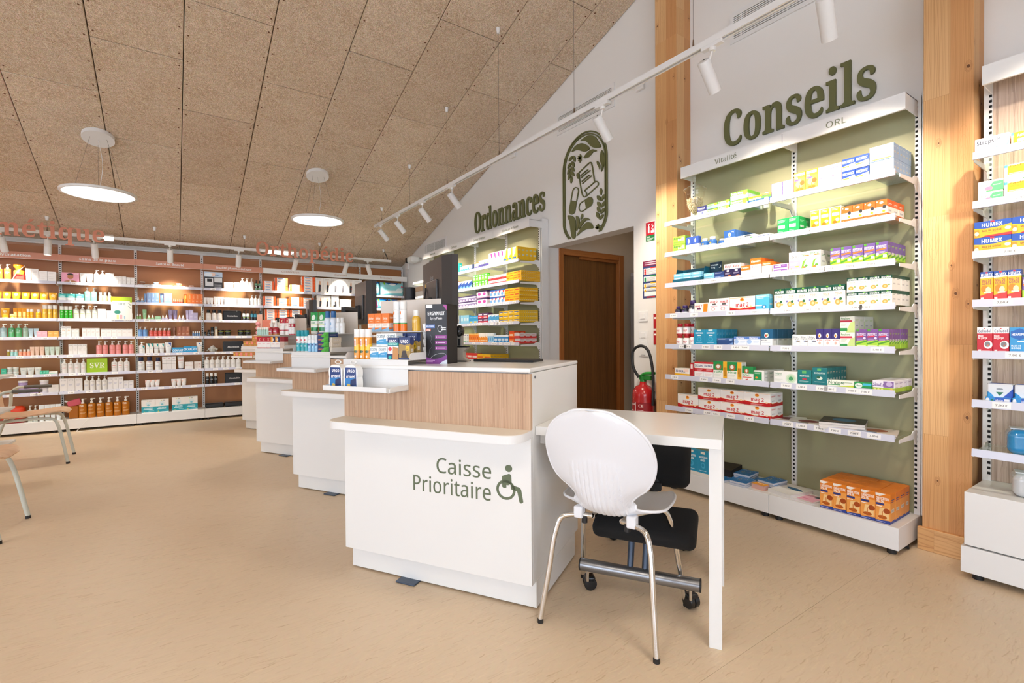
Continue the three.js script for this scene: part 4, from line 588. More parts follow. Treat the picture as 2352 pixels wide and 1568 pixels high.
function waitingChair(x, z, turn, label) { // moulded beech shell on sage legs; faces +x
  const g = thing('waiting_chair', x, 0, z, turn);
  const path = new THREE.CatmullRomCurve3([V3(0, 0.79, -0.27), V3(0, 0.7, -0.262), V3(0, 0.6, -0.235), V3(0, 0.52, -0.225), V3(0, 0.455, -0.205), V3(0, 0.43, -0.15), V3(0, 0.428, -0.05), V3(0, 0.44, 0.08), V3(0, 0.452, 0.17), V3(0, 0.45, 0.225), V3(0, 0.43, 0.255)]);
  const curve = (s) => { const p = path.getPointAt(s); return [p.y, p.z]; };
  const half = lerpTable([[0, 0.13], [0.03, 0.165], [0.12, 0.19], [0.3, 0.195], [0.42, 0.185], [0.55, 0.2], [0.75, 0.215], [0.9, 0.205], [0.96, 0.17], [1, 0.1]]);
  const cup = (s, k) => 0.02 * k * k * (s < 0.4 ? 1 : 0.5);
  const sh = shellSurface(curve, half, (s, k) => -cup(s, k), 0.011, 70, 20); sh.rotateY(Math.PI / 2); part(g, 'shell', sh, M.beech, 'moulded beech shell');
  for (const sz of [-1, 1]) {
    part(g, 'leg', tube([V3(-0.12, 0.405, sz * 0.16), V3(0.1, 0.41, sz * 0.175), V3(0.175, 0.395, sz * 0.19), V3(0.2, 0.34, sz * 0.196), V3(0.262, 0.015, sz * 0.218)], 0.0125, 12, 40), M.sage);
    part(g, 'leg', tube([V3(-0.12, 0.405, sz * 0.16), V3(-0.175, 0.4, sz * 0.19), V3(-0.2, 0.36, sz * 0.205), V3(-0.3, 0.015, sz * 0.215)], 0.0125, 12, 40), M.sage);
    part(g, 'arm_tube', tube([V3(-0.19, 0.38, sz * 0.21), V3(-0.165, 0.5, sz * 0.235), V3(-0.155, 0.62, sz * 0.25), V3(-0.125, 0.655, sz * 0.25), V3(-0.07, 0.662, sz * 0.25), V3(0.1, 0.662, sz * 0.25)], 0.012, 12, 40), M.sage);
    part(g, 'arm_pad', rod(V3(-0.075, 0.662, sz * 0.25), V3(0.11, 0.662, sz * 0.25), 0.0155, 12), M.greyRubber, 'grey rubber arm pad');
    for (const [a, b] of [[0.262, 0.218], [-0.3, 0.215]]) part(g, 'glide', cyl(0.014, 0.014, 0.018, a, 0, sz * b, 12), M.black);
  }
  part(g, 'cross_bar', rod(V3(-0.12, 0.405, -0.16), V3(-0.12, 0.405, 0.16), 0.011), M.sage);
  tag(g, label, 'chair', 'waiting chairs');
}
waitingChair(-1.035, -6.0, 0.03, 'beech armchair with sage legs before the terracotta shelving');
waitingChair(-1.02, -3.977, -0.09, 'beech armchair cut by the picture edge, nearest the camera');
{ // white display gondola between the two chairs
  const g = thing('display_gondola', -1.45, 0, -5.0);
  part(g, 'base', rbx(-0.42, 0.3, 0.02, 0.2, -0.3, 0.3, 0.004), M.white); part(g, 'core', bx(-0.4, 0.2, 0.2, 1.1, -0.01, 0.01), M.white);
  for (const y of [0.33, 0.585, 0.835]) part(g, 'shelf', merge([rbx(-0.42, 0.45, y - 0.018, y, -0.3, 0.3, 0.002), bx(-0.42, 0.45, y, y + 0.02, 0.296, 0.3)]), M.whiteMetal);
  part(g, 'post', merge([bx(-0.42, -0.38, 0.2, 1.15, -0.02, 0.02), bx(0.2, 0.24, 0.2, 1.15, -0.02, 0.02)]), M.whiteMetal); part(g, 'foot', bx(-0.4, 0.28, 0, 0.02, -0.28, 0.28), M.black);
  tag(g, 'white display gondola at the picture edge between the beech chairs', 'display stand');
}

// ---------------------------------------------------------------- products
// key | shape | look | ground colour | second colour | cap colour | print
// shapes: B carton, P pump bottle, T tube, J jar, K capped bottle, D dropper bottle, G pouch
// print, in parts of the front: R x y w h colour, T text x y w h colour [s = serif], C x y rx ry colour, L x y w n colour (lines of fine print), Q colour points
const TYPES = `novanuit|B|indigo and white sleep carton|#e6e9f4|#4a4f9c||R 0 0 1 .5 #3f4390;T Novanuit .06 .1 .8 .22 #fff;L .1 .36 .6 2 #b9bde0;C .62 .74 .13 .16 #5a6cc0;C .7 .7 .11 .14 #e6e9f4
euphys|B|small blue and lime herbal carton|#a9c3ea|#5fae2e||R 0 0 1 .42 #7cc142;T Euphytose .05 .08 .7 .26 #fff;C .82 .3 .12 .24 #f2d34b;L .08 .56 .6 2 #dfe9fa
euphy|B|wide blue and lime herbal carton|#a9c3ea|#5fae2e||R 0 0 1 .42 #6fbf3a;T Euphytose .05 .08 .66 .26 #fff;C .84 .34 .12 .26 #f4cf47;L .08 .56 .6 2 #dfe9fa
euphynuit|B|navy and orange night tablet carton|#25508f|#f0a02c||R 0 0 1 .2 #f3b12e;R 0 .2 1 .28 #5fb13a;T Euphytose .04 .2 .56 .24 #fff;T Nuit .62 .0 .3 .26 #1d3f7a;C .8 .62 .1 .2 #d6e8fb;L .06 .6 .5 2 #9fc0ea
lilacbox|B|lilac pharmacy carton|#9a86bf|#cfc3e4||R .1 .38 .62 .24 #f3f0fa;L .1 .1 .7 3 #e9e3f5;L .1 .8 .5 2 #e9e3f5
carbo|B|orange and cream syrup carton|#f2a13c|#fff||R 0 0 1 .28 #ef8f1f;T CARBOCISTEINE .06 .06 .86 .12 #fff;T 5% .06 .2 .3 .1 #fff;R .06 .33 .5 .07 #5a4a9a;C .5 .55 .34 .16 #f7c474;C .72 .52 .2 .11 #b5540f;C .5 .8 .34 .07 #c5620f;R .47 .6 .06 .2 #d9791c
pinkbox|B|pale pink syrup carton|#f3bcc9|#fff||T Dextro .16 .1 .7 .1 #e2607f;L .16 .26 .6 2 #fff;C .3 .5 .1 .04 #e2607f;R .18 .36 .62 .14 #fbeef1;L .16 .72 .6 3 #f8dfe5
mucomyst|B|royal blue and white sachet carton|#e9f0fb|#2c54b4||Q #2747a8 0 0 1 0 1 .45 0 .62;T MUCOMYST .06 .16 .84 .22 #fff;R .06 .62 .5 .1 #f3a437;L .06 .78 .5 2 #8fb0e2;C .82 .66 .1 .12 #bcd3f2
skybox|B|sky blue generic carton|#a9c8ea|#fff||R .06 .2 .82 .2 #f4f8fd;L .1 .1 .7 1 #e6f0fb;L .1 .52 .4 2 #dcebfa;R .1 .86 .8 .08 #f2c14a
aerogreen|B|lime green digestive carton|#9fd24a|#1e5a34||T Aero .06 .1 .5 .26 #1d4f3c;T fresh .4 .34 .54 .24 #fff;C .8 .3 .12 .16 #dff2b4;L .08 .68 .6 2 #3f7d34
bluedrop|B|blue and white drop carton|#eef2fa|#3d62bb||R 0 0 1 .55 #3f63bd;C .5 .3 .14 .16 #dbe6fb;L .2 .66 .6 2 #9db3dd
bluepill|K|blue labelled pill bottle|#3a6fb4|#fff|#e9ebee|R 0 .55 1 .35 #dfe8f4;C .5 .4 .12 .1 #f0b64a
bluepill2|K|taller blue labelled pill bottle|#3a6fb4|#fff|#e9ebee|R 0 .55 1 .35 #dfe8f4;C .5 .4 .12 .1 #f0b64a
bluepill3|K|shorter blue labelled pill bottle|#3567ab|#fff|#e9ebee|R 0 .55 1 .35 #dfe8f4
dropcarton|B|cobalt and white melatonin carton|#edf1f6|#2f67b1||R 0 0 1 .52 #3b6cb6;C .52 .32 .13 .15 #f2f6fb;C .52 .36 .06 .07 #f0a93c;T 1_mg .7 .1 .2 .08 #fff;L .1 .64 .7 1 #4caf6a;L .1 .76 .5 2 #a7b6c9
melwhite|B|low white tablet carton|#f1f3f2|#222||T MEL .12 .28 .26 .26 #3c3f44;R .5 .1 .4 .14 #20303f;Q #5fae5a .74 .5 .84 .36 .94 .5 .84 .66;L .1 .66 .4 2 #b6bdbd
navyflat|B|flat white and navy carton|#eef0f3|#27386c||R .04 .3 .92 .5 #3d4f86;R .04 .74 .92 .1 #f0a437;L .1 .38 .5 2 #cfd8ee
greenmed|B|emerald green generic carton|#18a14f|#fff||R .1 .4 .6 .2 #eef8f1;L .1 .1 .7 3 #bfe7cd;L .1 .74 .5 2 #a9dcbc
honeywhite|B|white and amber honey syrup carton|#f6f2e6|#f0a21c||R .08 .04 .84 .92 #f0a51f;R .16 .3 .68 .16 #fdf7e6;L .16 .1 .6 2 #fff;C .42 .8 .22 .11 #b96e10;C .66 .66 .18 .08 #fff
honeyorange|B|bright orange honey sachet carton|#ec6a26|#f6efe4||C .14 .1 .05 .04 #fbe3d2;C .5 .16 .16 .06 #fff;R 0 .38 1 .34 #fbf6ee;C .74 .4 .15 .1 #3a3a3c;C .7 .62 .13 .07 #f2a92c;L .1 .5 .5 2 #c9a58f;C .2 .84 .05 .04 #fbe3d2;C .6 .88 .05 .04 #fbe3d2
navysleep|B|navy sleep aid carton|#27407c|#e9eef6||R 0 .5 1 .5 #3b66a8;L .1 .14 .7 2 #dfe7f5;L .1 .62 .6 2 #e9eef6
alvityl|B|midnight carton with white moon label|#2b2350|#fff||R 0 0 1 .36 #f1f0f4;T Alvityl .1 .08 .8 .18 #d8382f;C .5 .46 .18 .07 #f1f0f4;L .16 .6 .66 2 #cfcbe4;C .7 .86 .24 .1 #ef7c26
chondros|B|short orange and white joint carton|#f3f1ef|#ee7722||R 0 0 1 .42 #ee7722;T Chondro .08 .1 .8 .16 #fff;L .1 .54 .7 2 #e8b28c;L .1 .8 .4 1 #ccc
chondro|B|tall orange and white joint carton|#f3f1ef|#ee7722||R 0 0 1 .36 #ee7722;T Chondro .08 .12 .84 .12 #fff;C .2 .48 .05 .03 #d33;L .3 .46 .6 2 #d9a98a;L .1 .8 .4 1 #ccc
chondrom|B|medium orange and white joint carton|#f3f1ef|#ee7722||R 0 0 1 .3 #ee7722;T Chondro .08 .1 .84 .13 #fff;L .3 .46 .6 2 #d9a98a
purpleflat|B|flat purple and white carton|#f1eef6|#7d52a8||R .06 .16 .88 .7 #83529f;R .14 .34 .4 .3 #f3eff8;L .6 .4 .28 2 #d9c8e8
petitdrill|B|pink children syrup carton|#f0a7c4|#fff||R 0 0 1 .44 #f7f2f2;C .5 .22 .4 .2 #cfe0a0;C .5 .22 .35 .17 #fdfbfa;T Petit .3 .1 .4 .09 #e884a8;T Drill .22 .2 .56 .12 #3b3b3b;L .12 .54 .7 3 #fff;R .6 .72 .3 .06 #9cc24a;C .22 .88 .06 .08 #f0a13a
phytoxil|B|white herbal cough syrup carton with green swirl|#f4f4ee|#3b8a3a||T Phytoxil .04 .07 .84 .15 #2f7a33;R .4 .2 .5 .05 #e07a2c;L .1 .3 .5 2 #a5c49a;Q #7db33e .1 .9 .3 .5 .75 .36 .5 .52 .3 .92;C .42 .84 .16 .08 #e07a33;C .62 .74 .16 .06 #5f9a3c
phytovex|B|purple and lime throat spray carton|#74599f|#9fd036||Q #a7d63a 0 .62 1 .52 1 1 0 1;Q #4f9a2c 0 .74 1 .56 1 .66 0 .84;T PHYTOVEX .06 .16 .84 .14 #f6f2fb s;Q #f07a2c .06 .36 .9 .29 .9 .37 .06 .43;C .16 .58 .12 .07 #f2effa;L .1 .46 .7 2 #cfc3e4;R .62 .62 .3 .14 #f3f3ea;C .16 .07 .14 .06 #5aa334
darkbottle|K|small dark vitamin bottle with purple lid|#241f33|#fff|#4a3670|R 0 .55 1 .4 #e9e7ee;C .5 .45 .1 .08 #6c5a90
darkbottle2|K|second dark vitamin bottle with purple lid|#241f33|#fff|#4a3670|R 0 .55 1 .4 #e9e7ee;C .5 .45 .1 .08 #6c5a90
darkbottle3|K|tall dark vitamin bottle with purple lid|#272235|#fff|#4a3670|R 0 .5 1 .45 #eceaf0;T zzz .3 .3 .4 .2 #fff
magorange|B|white magnesium carton with orange sachet print|#f5f2ee|#e8831f||T mag_2 .06 .18 .5 .2 #c8202c;R .2 .46 .26 .13 #6a2450;L .08 .66 .4 2 #bbb;Q #f08c1e .66 .1 .96 .1 .92 1 .62 1;Q #b3121d 0 .86 .4 .96 .5 1 0 1
mag24|B|white magnesium carton with dial|#f4f2f0|#c8202c||T mag_2 .1 .14 .76 .16 #c8202c;R .32 .34 .36 .1 #555;L .14 .5 .7 1 #d58;C .4 .7 .22 .12 #d9a9a9;C .4 .7 .15 .08 #f4f2f0;Q #b3121d 0 .9 .5 .94 1 .9 1 1 0 1
magred|B|wide white and red magnesium carton|#f7f3ef|#c3151f||Q #c3151f 0 .68 .4 .8 1 .7 1 1 0 1;Q #f0a030 0 .65 .4 .77 1 .67 1 .7 .4 .8 0 .68;T mag_2 .24 .38 .52 .3 #c3151f;C .5 .2 .08 .11 #f3a024;C .5 .17 .05 .06 #c85a10;R 0 .06 .9 .025 #f0a030;L .26 .84 .5 2 #f6c9c9;C .84 .66 .04 .06 #f3c98f
cyanbox|B|cyan magnesium generic carton|#57bfe4|#fff||R 0 0 1 .18 #8dd4ee;L .1 .1 .7 3 #fff;R 0 .62 .5 .06 #fff;C .64 .74 .17 .13 #2f8ec4;C .64 .74 .08 .06 #fff;R 0 .92 1 .08 #2f8ec4
humer|B|white cough syrup carton with green band and orange|#f6f5f1|#124a3a||R 0 0 1 .26 #11503c;T HUMER .08 .1 .84 .13 #fff;C .6 .06 .1 .03 #7cc242;T TOUX .24 .33 .52 .1 #e79a72;L .2 .46 .6 1 #e7b79a;C .44 .74 .23 .13 #f0a75a;C .44 .74 .11 .06 #f7cf9a;C .66 .62 .12 .06 #2f6a3c;C .2 .6 .08 .05 #7a74b0;C .76 .74 .1 .05 #f2b24a
humer2|B|short white cough syrup carton with green band|#f6f5f1|#124a3a||R 0 0 1 .22 #11503c;T HUMER .08 .08 .84 .12 #fff;C .6 .05 .1 .03 #7cc242;T TOUX .2 .29 .6 .1 #d7b79e;L .12 .42 .76 1 #dcc3b0;C .4 .72 .25 .13 #eda64f;C .4 .72 .12 .06 #f6cb90;C .74 .64 .1 .05 #8cab5c
redjar|K|white magnesium jar with red lid|#f2efec|#c3151f|#c0202a|T mag_2 .2 .34 .6 .2 #c8202c;R 0 .86 1 .14 #b3121d;L .2 .62 .5 1 #d9a
redjar2|K|single taller magnesium jar with red lid|#f2efec|#c3151f|#c0202a|T mag_2 .16 .3 .68 .18 #c8202c;L .2 .56 .5 1 #c33;C .6 .86 .2 .1 #b3121d
magnesium|B|turquoise marine magnesium carton|#1f95be|#fff||R .3 0 .36 .1 #cfeaf4;T MAGNESIUM .14 .16 .7 .09 #fff;R .34 .32 .32 .06 #eaf6fb;C .5 .58 .2 .13 #48b3d8;C .48 .57 .13 .08 #1f95be;L .2 .78 .56 1 #d9f0f8;R 0 .88 1 .12 #eeece6
magnesium8|B|turquoise marine magnesium carton beside the desk leg|#1f95be|#fff||R .3 0 .36 .1 #e9e2d6;T MAGNESIUM .14 .18 .72 .09 #fff;T MARIN .28 .3 .4 .09 #fff;C .5 .56 .17 .12 #48b3d8;C .48 .55 .11 .07 #1f95be;L .2 .76 .56 1 #d9f0f8;R 0 .86 1 .14 #e9e4da
navybox|B|navy dosage carton|#2b4f86|#e9edf3||R 0 0 1 .24 #3e66a0;L .08 .1 .5 2 #e9edf3;Q #6f95c8 .3 1 1 .5 1 1;R 0 .88 1 .12 #f1f1ee;C .84 .2 .1 .12 #9db9dd
melisana|B|pale blue herbal water carton|#e9f0f8|#5b86d0||R 0 0 1 .28 #5f88d2;T Melisana .2 .06 .6 .18 #fff;C .2 .5 .18 .2 #a9c7ec;L .5 .5 .4 2 #8fb0dd;R .6 .84 .3 .1 #2b4f93
relax|B|teal relax supplement carton|#f1f2ef|#1e5f86||R 0 0 1 .52 #1d5f88;C .5 .34 .18 .14 #f4f0ea;C .46 .35 .07 .07 #cf3b2c;C .56 .32 .06 .06 #6aa63c;T RELAX .08 .58 .5 .08 #35486a;L .1 .72 .7 1 #9aa9c4;R 0 .94 1 .06 #1d5f88
rhino|B|small white nasal spray carton|#f4f3ee|#2b62b8||T Rhino .14 .12 .6 .12 #35506e;T trophyl .08 .24 .84 .12 #35506e;R .5 .44 .5 .08 #2b62b8;R .6 .52 .4 .05 #f0c23c;L .14 .64 .5 2 #9fb6cf
activ|B|indigo and white energy carton|#f2f1ef|#312a66||R 0 0 1 .52 #3a2f78;C .5 .36 .2 .12 #f5efe6;C .46 .37 .1 .07 #f0952c;T ACTIVA .14 .56 .7 .07 #c33a3a;C .5 .74 .16 .08 #e9b9a9;R 0 .94 1 .06 #312a66
perspray|B|white and green nasal spray carton with red band|#f1f1e4|#bcd774||T Perubore .06 .06 .6 .14 #3c7f40;Q #c7334a 0 .24 .8 .24 .84 .36 0 .36;Q #c8dc8c .4 1 .7 .4 1 .3 1 1;R 0 .72 .5 .2 #2f8f4a;L .08 .44 .4 3 #a5b59a
phytorhume|B|violet and lime cold spray carton|#7a5096|#a3cf3b||Q #a9d53c 0 .62 1 .54 1 1 0 1;Q #4f9a2c 0 .72 1 .56 1 .64 0 .8;T PHYTOVEX .06 .2 .84 .13 #f6f2fb s;Q #d8365a .06 .36 .7 .32 .7 .39 .06 .43;C .78 .46 .12 .06 #e9dcf2;L .1 .48 .6 2 #d8c3e4;C .18 .06 .16 .06 #4d9a34;R .1 .82 .8 .08 #eef4c8
isoxany|B|yellow and white vitamin carton|#f6efe6|#f0b21e||R 0 .62 1 .38 #f3b81f;T ISOXAN .06 .2 .66 .26 #1d2f74;R 0 .8 .7 .1 #d9482b;R .6 .1 .34 .3 #f8d8c8
redslim|B|slim red tube carton|#b7202c|#f3d9d9||R .2 .1 .6 .3 #f3e3e3;R .2 .5 .6 .3 #a3131f
isoxan|B|red and white vitamin carton|#f3f0ee|#c9202c||R 0 0 1 .1 #c9202c;T ISOXAN .08 .16 .84 .14 #1d2f74;R 0 .38 1 .2 #c9202c;L .3 .44 .6 2 #f6d9d9;L .16 .7 .7 3 #e7b9b9
toni|B|green tonic carton with yellow promotion strip|#f3f2ea|#1f8a47||R 0 0 .72 .48 #1f8f4a;C .38 .3 .22 .16 #a9683a;C .36 .28 .12 .1 #f4efe6;T TONI .06 .52 .6 .1 #2b9a52;L .08 .7 .5 2 #cfd8c9;R .72 0 .28 1 #f2b32a;T PROMO .76 .3 .2 .5 #8a4a10;R 0 .94 .72 .06 #1f8a47
tonis|B|small green tonic carton|#f3f2ea|#1f8a47||R 0 0 1 .46 #1f8f4a;C .42 .3 .2 .16 #b9683a;C .4 .28 .1 .1 #f4efe6;T TONI .08 .5 .6 .14 #2b9a52;R .06 .68 .8 .05 #d9483b;Q #c33 .3 .86 .4 .94 .6 .78;R 0 .94 1 .06 #1f8a47
herbgreen|B|dark green and white herbal carton|#f1f1ec|#1e8a4a||R .04 .12 .76 .76 #1f9250;C .3 .6 .12 .08 #f0902c;L .12 .2 .6 2 #d9efdf;R .14 .78 .6 .08 #e9f3e9
calmwhite|B|wide white carton with pale green rings|#f0f1ec|#7fbf8a||C .74 .52 .22 .36 #d9ead2;C .74 .52 .16 .26 #bfdcb6;C .74 .52 .09 .15 #4fa36a;T Calyptol .06 .12 .3 .12 #6f9a7f;L .06 .32 .3 2 #b5cab3;L .06 .6 .34 3 #cfd8cb
tealresp|B|teal inhalation carton|#1c7f80|#d8bba3||R .34 .04 .3 .18 #63b56a;T RESPIROR .16 .32 .7 .1 #e9f3ef;C .52 .56 .18 .05 #c33a4a;L .16 .68 .66 2 #cfe6e2;R 0 .86 1 .14 #dcc2ae
tealcry|B|teal eucalyptus carton|#1b767c|#d8bba3||R .34 .04 .26 .12 #63b56a;T EUCALYPTOL .14 .24 .74 .08 #e9f3ef;C .5 .54 .2 .08 #dfe9d9;C .42 .5 .12 .06 #2f6a4c;L .16 .72 .66 1 #cfe6e2;R 0 .88 1 .12 #dcc2ae
perubore|B|long white inhalation carton with lime wave|#f1f2e6|#c5d43a||T Pérubore .04 .1 .62 .34 #2f6a3f;R .66 .2 .28 .08 #9fb68f;R 0 .48 .5 .1 #2f8f4a;Q #c9d93f 0 .8 .5 .66 1 .5 1 .9 0 1;C .82 .84 .06 .12 #f0b42c
libera|B|green lozenge carton with white badge|#1f9a4c|#fff||C .26 .4 .22 .3 #eef6ee;T Libera .1 .3 .34 .2 #2a6a52;R .5 .1 .5 .3 #4cbfe0;Q #0f7a3a 0 .8 .6 .6 1 .8 1 1 0 1;C .14 .8 .08 .12 #cfe9d2
sinufix|B|white purple and lime sinus carton|#eeeaf4|#7a5b9e||T Sinufix .04 .22 .5 .24 #5f3f8a;R .5 .06 .46 .54 #83659f;C .76 .3 .14 .2 #c9b4d9;R 0 .46 .56 .06 #8c6fae;R 0 .62 1 .38 #a9c93b;C .12 .8 .06 .1 #f0e29a;C .28 .8 .06 .1 #f0e29a;C .44 .8 .06 .1 #f0e29a;C .86 .78 .07 .12 #f0b86a
mag2|B|lone white and red magnesium carton at the end|#f5f2ee|#c3151f||Q #c3151f 0 .64 .4 .78 1 .7 1 1 0 1;Q #f0a030 0 .62 .4 .75 1 .67 1 .7 .4 .78 0 .64;T mag_2 .26 .36 .5 .26 #c3151f;C .5 .2 .08 .11 #f3a024;C .5 .17 .05 .06 #c85a10;R .08 .05 .9 .02 #f0c080;L .26 .84 .5 2 #f6c9c9;C .86 .7 .05 .07 #f3dcb9
mag2b|B|large white and red magnesium carton|#f5f2ee|#c3151f||Q #c3151f 0 .68 .4 .8 1 .72 1 1 0 1;Q #f0a030 0 .66 .4 .78 1 .7 1 .72 .4 .8 0 .68;T mag_2 .26 .38 .5 .28 #c3151f;C .5 .2 .08 .11 #f3a024;C .5 .17 .05 .06 #c85a10;R .08 .05 .9 .02 #f0c080;L .26 .86 .5 2 #f6c9c9;C .86 .7 .05 .07 #f3dcb9
carbo8|B|orange cough syrup carton|#f0a04a|#2b3f8f||R 0 0 1 .3 #e5801c;Q #f6efe6 0 .02 .7 .02 .3 .12 0 .1;T CARBOCISTEINE .05 .14 .88 .09 #fff;T UPSA_5% .05 .24 .5 .08 #fff;R .04 .34 .56 .07 #27357f;L .06 .44 .4 1 #fff;Q #f7cf8f .3 .5 .9 .48 .9 .86 .2 .86;C .76 .58 .23 .09 #a8480c;C .48 .8 .3 .06 #b95a10;R .45 .6 .05 .2 #c96a18;Q #2a3f8f 0 .92 1 .88 1 1 0 1;L .06 .94 .6 1 #aab4de
strepsils|B|white and blue lozenge carton|#eef1f7|#4f74c4||T Strepsils .06 .14 .7 .26 #3f4350;T Lidocaine .05 .46 .34 .12 #a3aec2;R 0 .74 .7 .16 #4f74c4;C .8 .58 .2 .3 #7f9fd9;C .78 .52 .18 .24 #e4ecf8
amberlo|B|amber throat pastille carton|#f0a31c|#fff||R 0 0 .1 .3 #5bb4e4;R 0 .2 .08 .7 #f8dca0;T Ambroxol .2 .14 .6 .2 #fff;R .2 .46 .62 .22 #fdf3dc;L .2 .78 .6 1 #fff
liberapink|B|green and white pastille carton with pink lozenge|#5fbf7d|#f3f3ef||Q #f3f3ef 0 0 .66 0 .3 1 0 1;C .3 .36 .2 .26 #fff;T Libera .12 .26 .4 .2 #8a9a90;C .42 .72 .16 .18 #e08aa8;R .4 0 .6 .16 #f4d9c8;L .6 .42 .32 2 #dff2e4;C .12 .86 .08 .1 #cfe9d2
lozenge|B|amber and white pastille carton with pink flower|#f6f2ea|#f2b01e||R 0 .0 .1 .16 #5bb4e4;R .1 .08 .9 .5 #f5b420;T Pastilles .14 .04 .7 .12 #c9701a;L .16 .24 .4 2 #d98f12;R .14 .5 .6 .06 #f7cfa8;C .8 .8 .18 .16 #eeb3c4;C .8 .82 .06 .06 #e0a02c;Q #4f9a44 .5 .94 .64 .76 .7 .94;L .1 .72 .3 2 #e0dccf
humexflat|B|flat blue and yellow throat carton|#f4b52e|#2d53ad||Q #2b55b0 0 0 1 0 1 .3 .6 .44 .3 .46 0 .4;T HUMEX .2 .12 .56 .24 #fff;C .5 .07 .06 .05 #d8333f;T MAL_DE_GORGE .22 .54 .52 .12 #5b3a2a;Q #f6902c 0 .5 .14 .5 .16 .9 0 1;C .08 .74 .06 .12 #fbe3c4;C .9 .56 .08 .1 #cfe6ec;Q #d9363f .3 .9 1 .82 1 1 .2 1;L .24 .72 .4 1 #c98a2c
humexspray|B|blue yellow and red throat spray carton|#f6b72c|#2d53ad||R 0 0 1 .17 #2b4f9f;T HUMEX .06 .06 .88 .1 #fff;C .5 .04 .1 .025 #d8333f;Q #fff 0 .17 1 .15 1 .2 0 .22;T MAL_DE .12 .26 .74 .08 #8a3a5a;T GORGE .12 .35 .74 .08 #8a3a5a;C .36 .56 .28 .12 #f08a26;C .62 .6 .2 .1 #fbe0b8;Q #e2403f 0 .78 1 .66 1 1 0 1;R .06 .84 .22 .16 #eef0f2;R .3 .66 .56 .05 #f3e3cf
phytovexr|B|purple and lime herbal spray carton past the throat sprays|#74599f|#9fd036||Q #a7d63a 0 .62 1 .52 1 1 0 1;T PHYTOVEX .06 .22 .84 .14 #f6f2fb s;Q #f07a2c .06 .38 .9 .32 .9 .4 .06 .46;C .4 .58 .2 .06 #f2effa;C .2 .08 .2 .06 #1e5a34
colludol|B|red and white sore throat carton|#c41f33|#f3efec||R 0 0 1 .24 #f4f1ee;T Colludol .08 .1 .84 .1 #34416f;R .44 .05 .1 .03 #c8202c;T Maux .06 .29 .36 .07 #fff;T de_gorge .06 .37 .62 .07 #fff;C .72 .66 .28 .15 #f1efee;C .68 .64 .18 .1 #7f7f82;C .72 .68 .05 .02 #e06a4a;R .1 .84 .18 .16 #f0eff0;L .34 .88 .5 2 #f0c0c4
hexa|B|blue throat spray carton with hexagon|#3a9ad6|#f1f5f8||R 0 .9 1 .1 #f1f4f7;Q #2a66b8 .06 .16 .5 .04 .94 .16 .94 .36 .5 .48 .06 .36;T HEXASPRAY .1 .22 .84 .09 #fff;T MAUX_DE .08 .66 .5 .06 #fff;T GORGE .08 .74 .5 .06 #fff;R .74 .56 .26 .36 #eef2f5;R .4 .5 .4 .04 #eef2f5
inhaler|B|low blue inhaler carton in front|#2f8fd6|#1f4fb0||Q #2a5fc0 .4 0 1 0 1 1 .3 1;C .1 .5 .08 .36 #eef2f5;R .74 .2 .2 .6 #eef2f5;T inhaler .38 .3 .32 .4 #fff;C .28 .5 .05 .2 #1f7a5a
inhalerb|B|second low blue inhaler carton in front|#2f8fd6|#1f4fb0||Q #2a5fc0 .4 0 1 0 1 1 .3 1;C .1 .5 .08 .36 #eef2f5;T inhaler .38 .3 .32 .4 #fff
tealbox|B|turquoise first aid carton|#1fa9a4|#d8f0ee||L .2 .2 .6 3 #dff3f1;R .3 .6 .4 .2 #eafaf8
bluewhite|B|white and cyan sachet carton|#eaf4fa|#3fb0dc||Q #45b5de 0 .6 1 .4 1 .8 0 1;R .5 .7 .4 .12 #e06a5a;L .1 .16 .6 2 #a9cfe2
navysm|B|small white and navy carton|#e9edf2|#27406c||R .6 0 .4 1 #2b3f68;R 0 .6 .6 .2 #5a7fb4
whiteora|B|white and orange capsule carton|#f1eff0|#e98a3c||R 0 0 1 .16 #ea8f3f;R 0 .6 1 .26 #6a64a8
whitepur|B|white and violet capsule carton|#eeedf3|#5f5a9f||R 0 .5 1 .3 #5a5698;L .1 .16 .6 2 #b9b6d4;R .6 .3 .2 .2 #7fc06a
pinkwhite|B|white and pink effervescent carton|#f3eef1|#e5397f||Q #e63f86 .5 0 1 .1 1 .5 .6 .3;C .5 .66 .2 .12 #f2b8cf;L .1 .3 .4 2 #d9c3cc
doliblue|B|yellow and sky blue pain relief carton|#f0c022|#8fcdea||Q #a9daf0 0 0 .7 0 .3 .6 0 .7;R .1 .7 .6 .12 #2b62a8;Q #fff .1 .3 .6 .1 .5 .5;R .1 .86 .5 .06 #fff
redstripe|B|narrow red striped carton|#f2eeee|#cf2a33||R 0 0 1 .3 #cf2a33;R 0 .7 1 .2 #2c8a6a
bluewave|B|white carton with navy wave|#e6edf6|#2450a8||Q #2652a8 0 .4 1 .1 1 .5 0 .8;Q #6fb0e0 0 .8 1 .5 1 .7 0 1
gavigreen|B|bright green antacid carton|#46bf24|#e9f6e0||Q #7fd84a 0 .5 1 .3 1 1 0 1;C .5 .6 .2 .22 #e9f3f8;R .1 .12 .7 .16 #e4f6da
redwhite|B|white and red stomach carton|#f1ecec|#d9262e||R 0 .5 1 .5 #d8272f;T Rennie .1 .1 .7 .24 #d8272f;L .1 .66 .6 1 #f6d0d0
doliy|B|golden yellow paracetamol carton|#e9b01a|#d8571c||R 0 .0 1 .2 #f3c93a;R .1 .36 .7 .24 #d8481c;L .1 .74 .6 1 #a8640c
doliyb|B|yellow paracetamol carton with red stripe|#eab91c|#d8571c||R .06 .3 .8 .2 #d2461f;R 0 .8 1 .2 #d79a10;L .1 .6 .6 1 #a86f0c
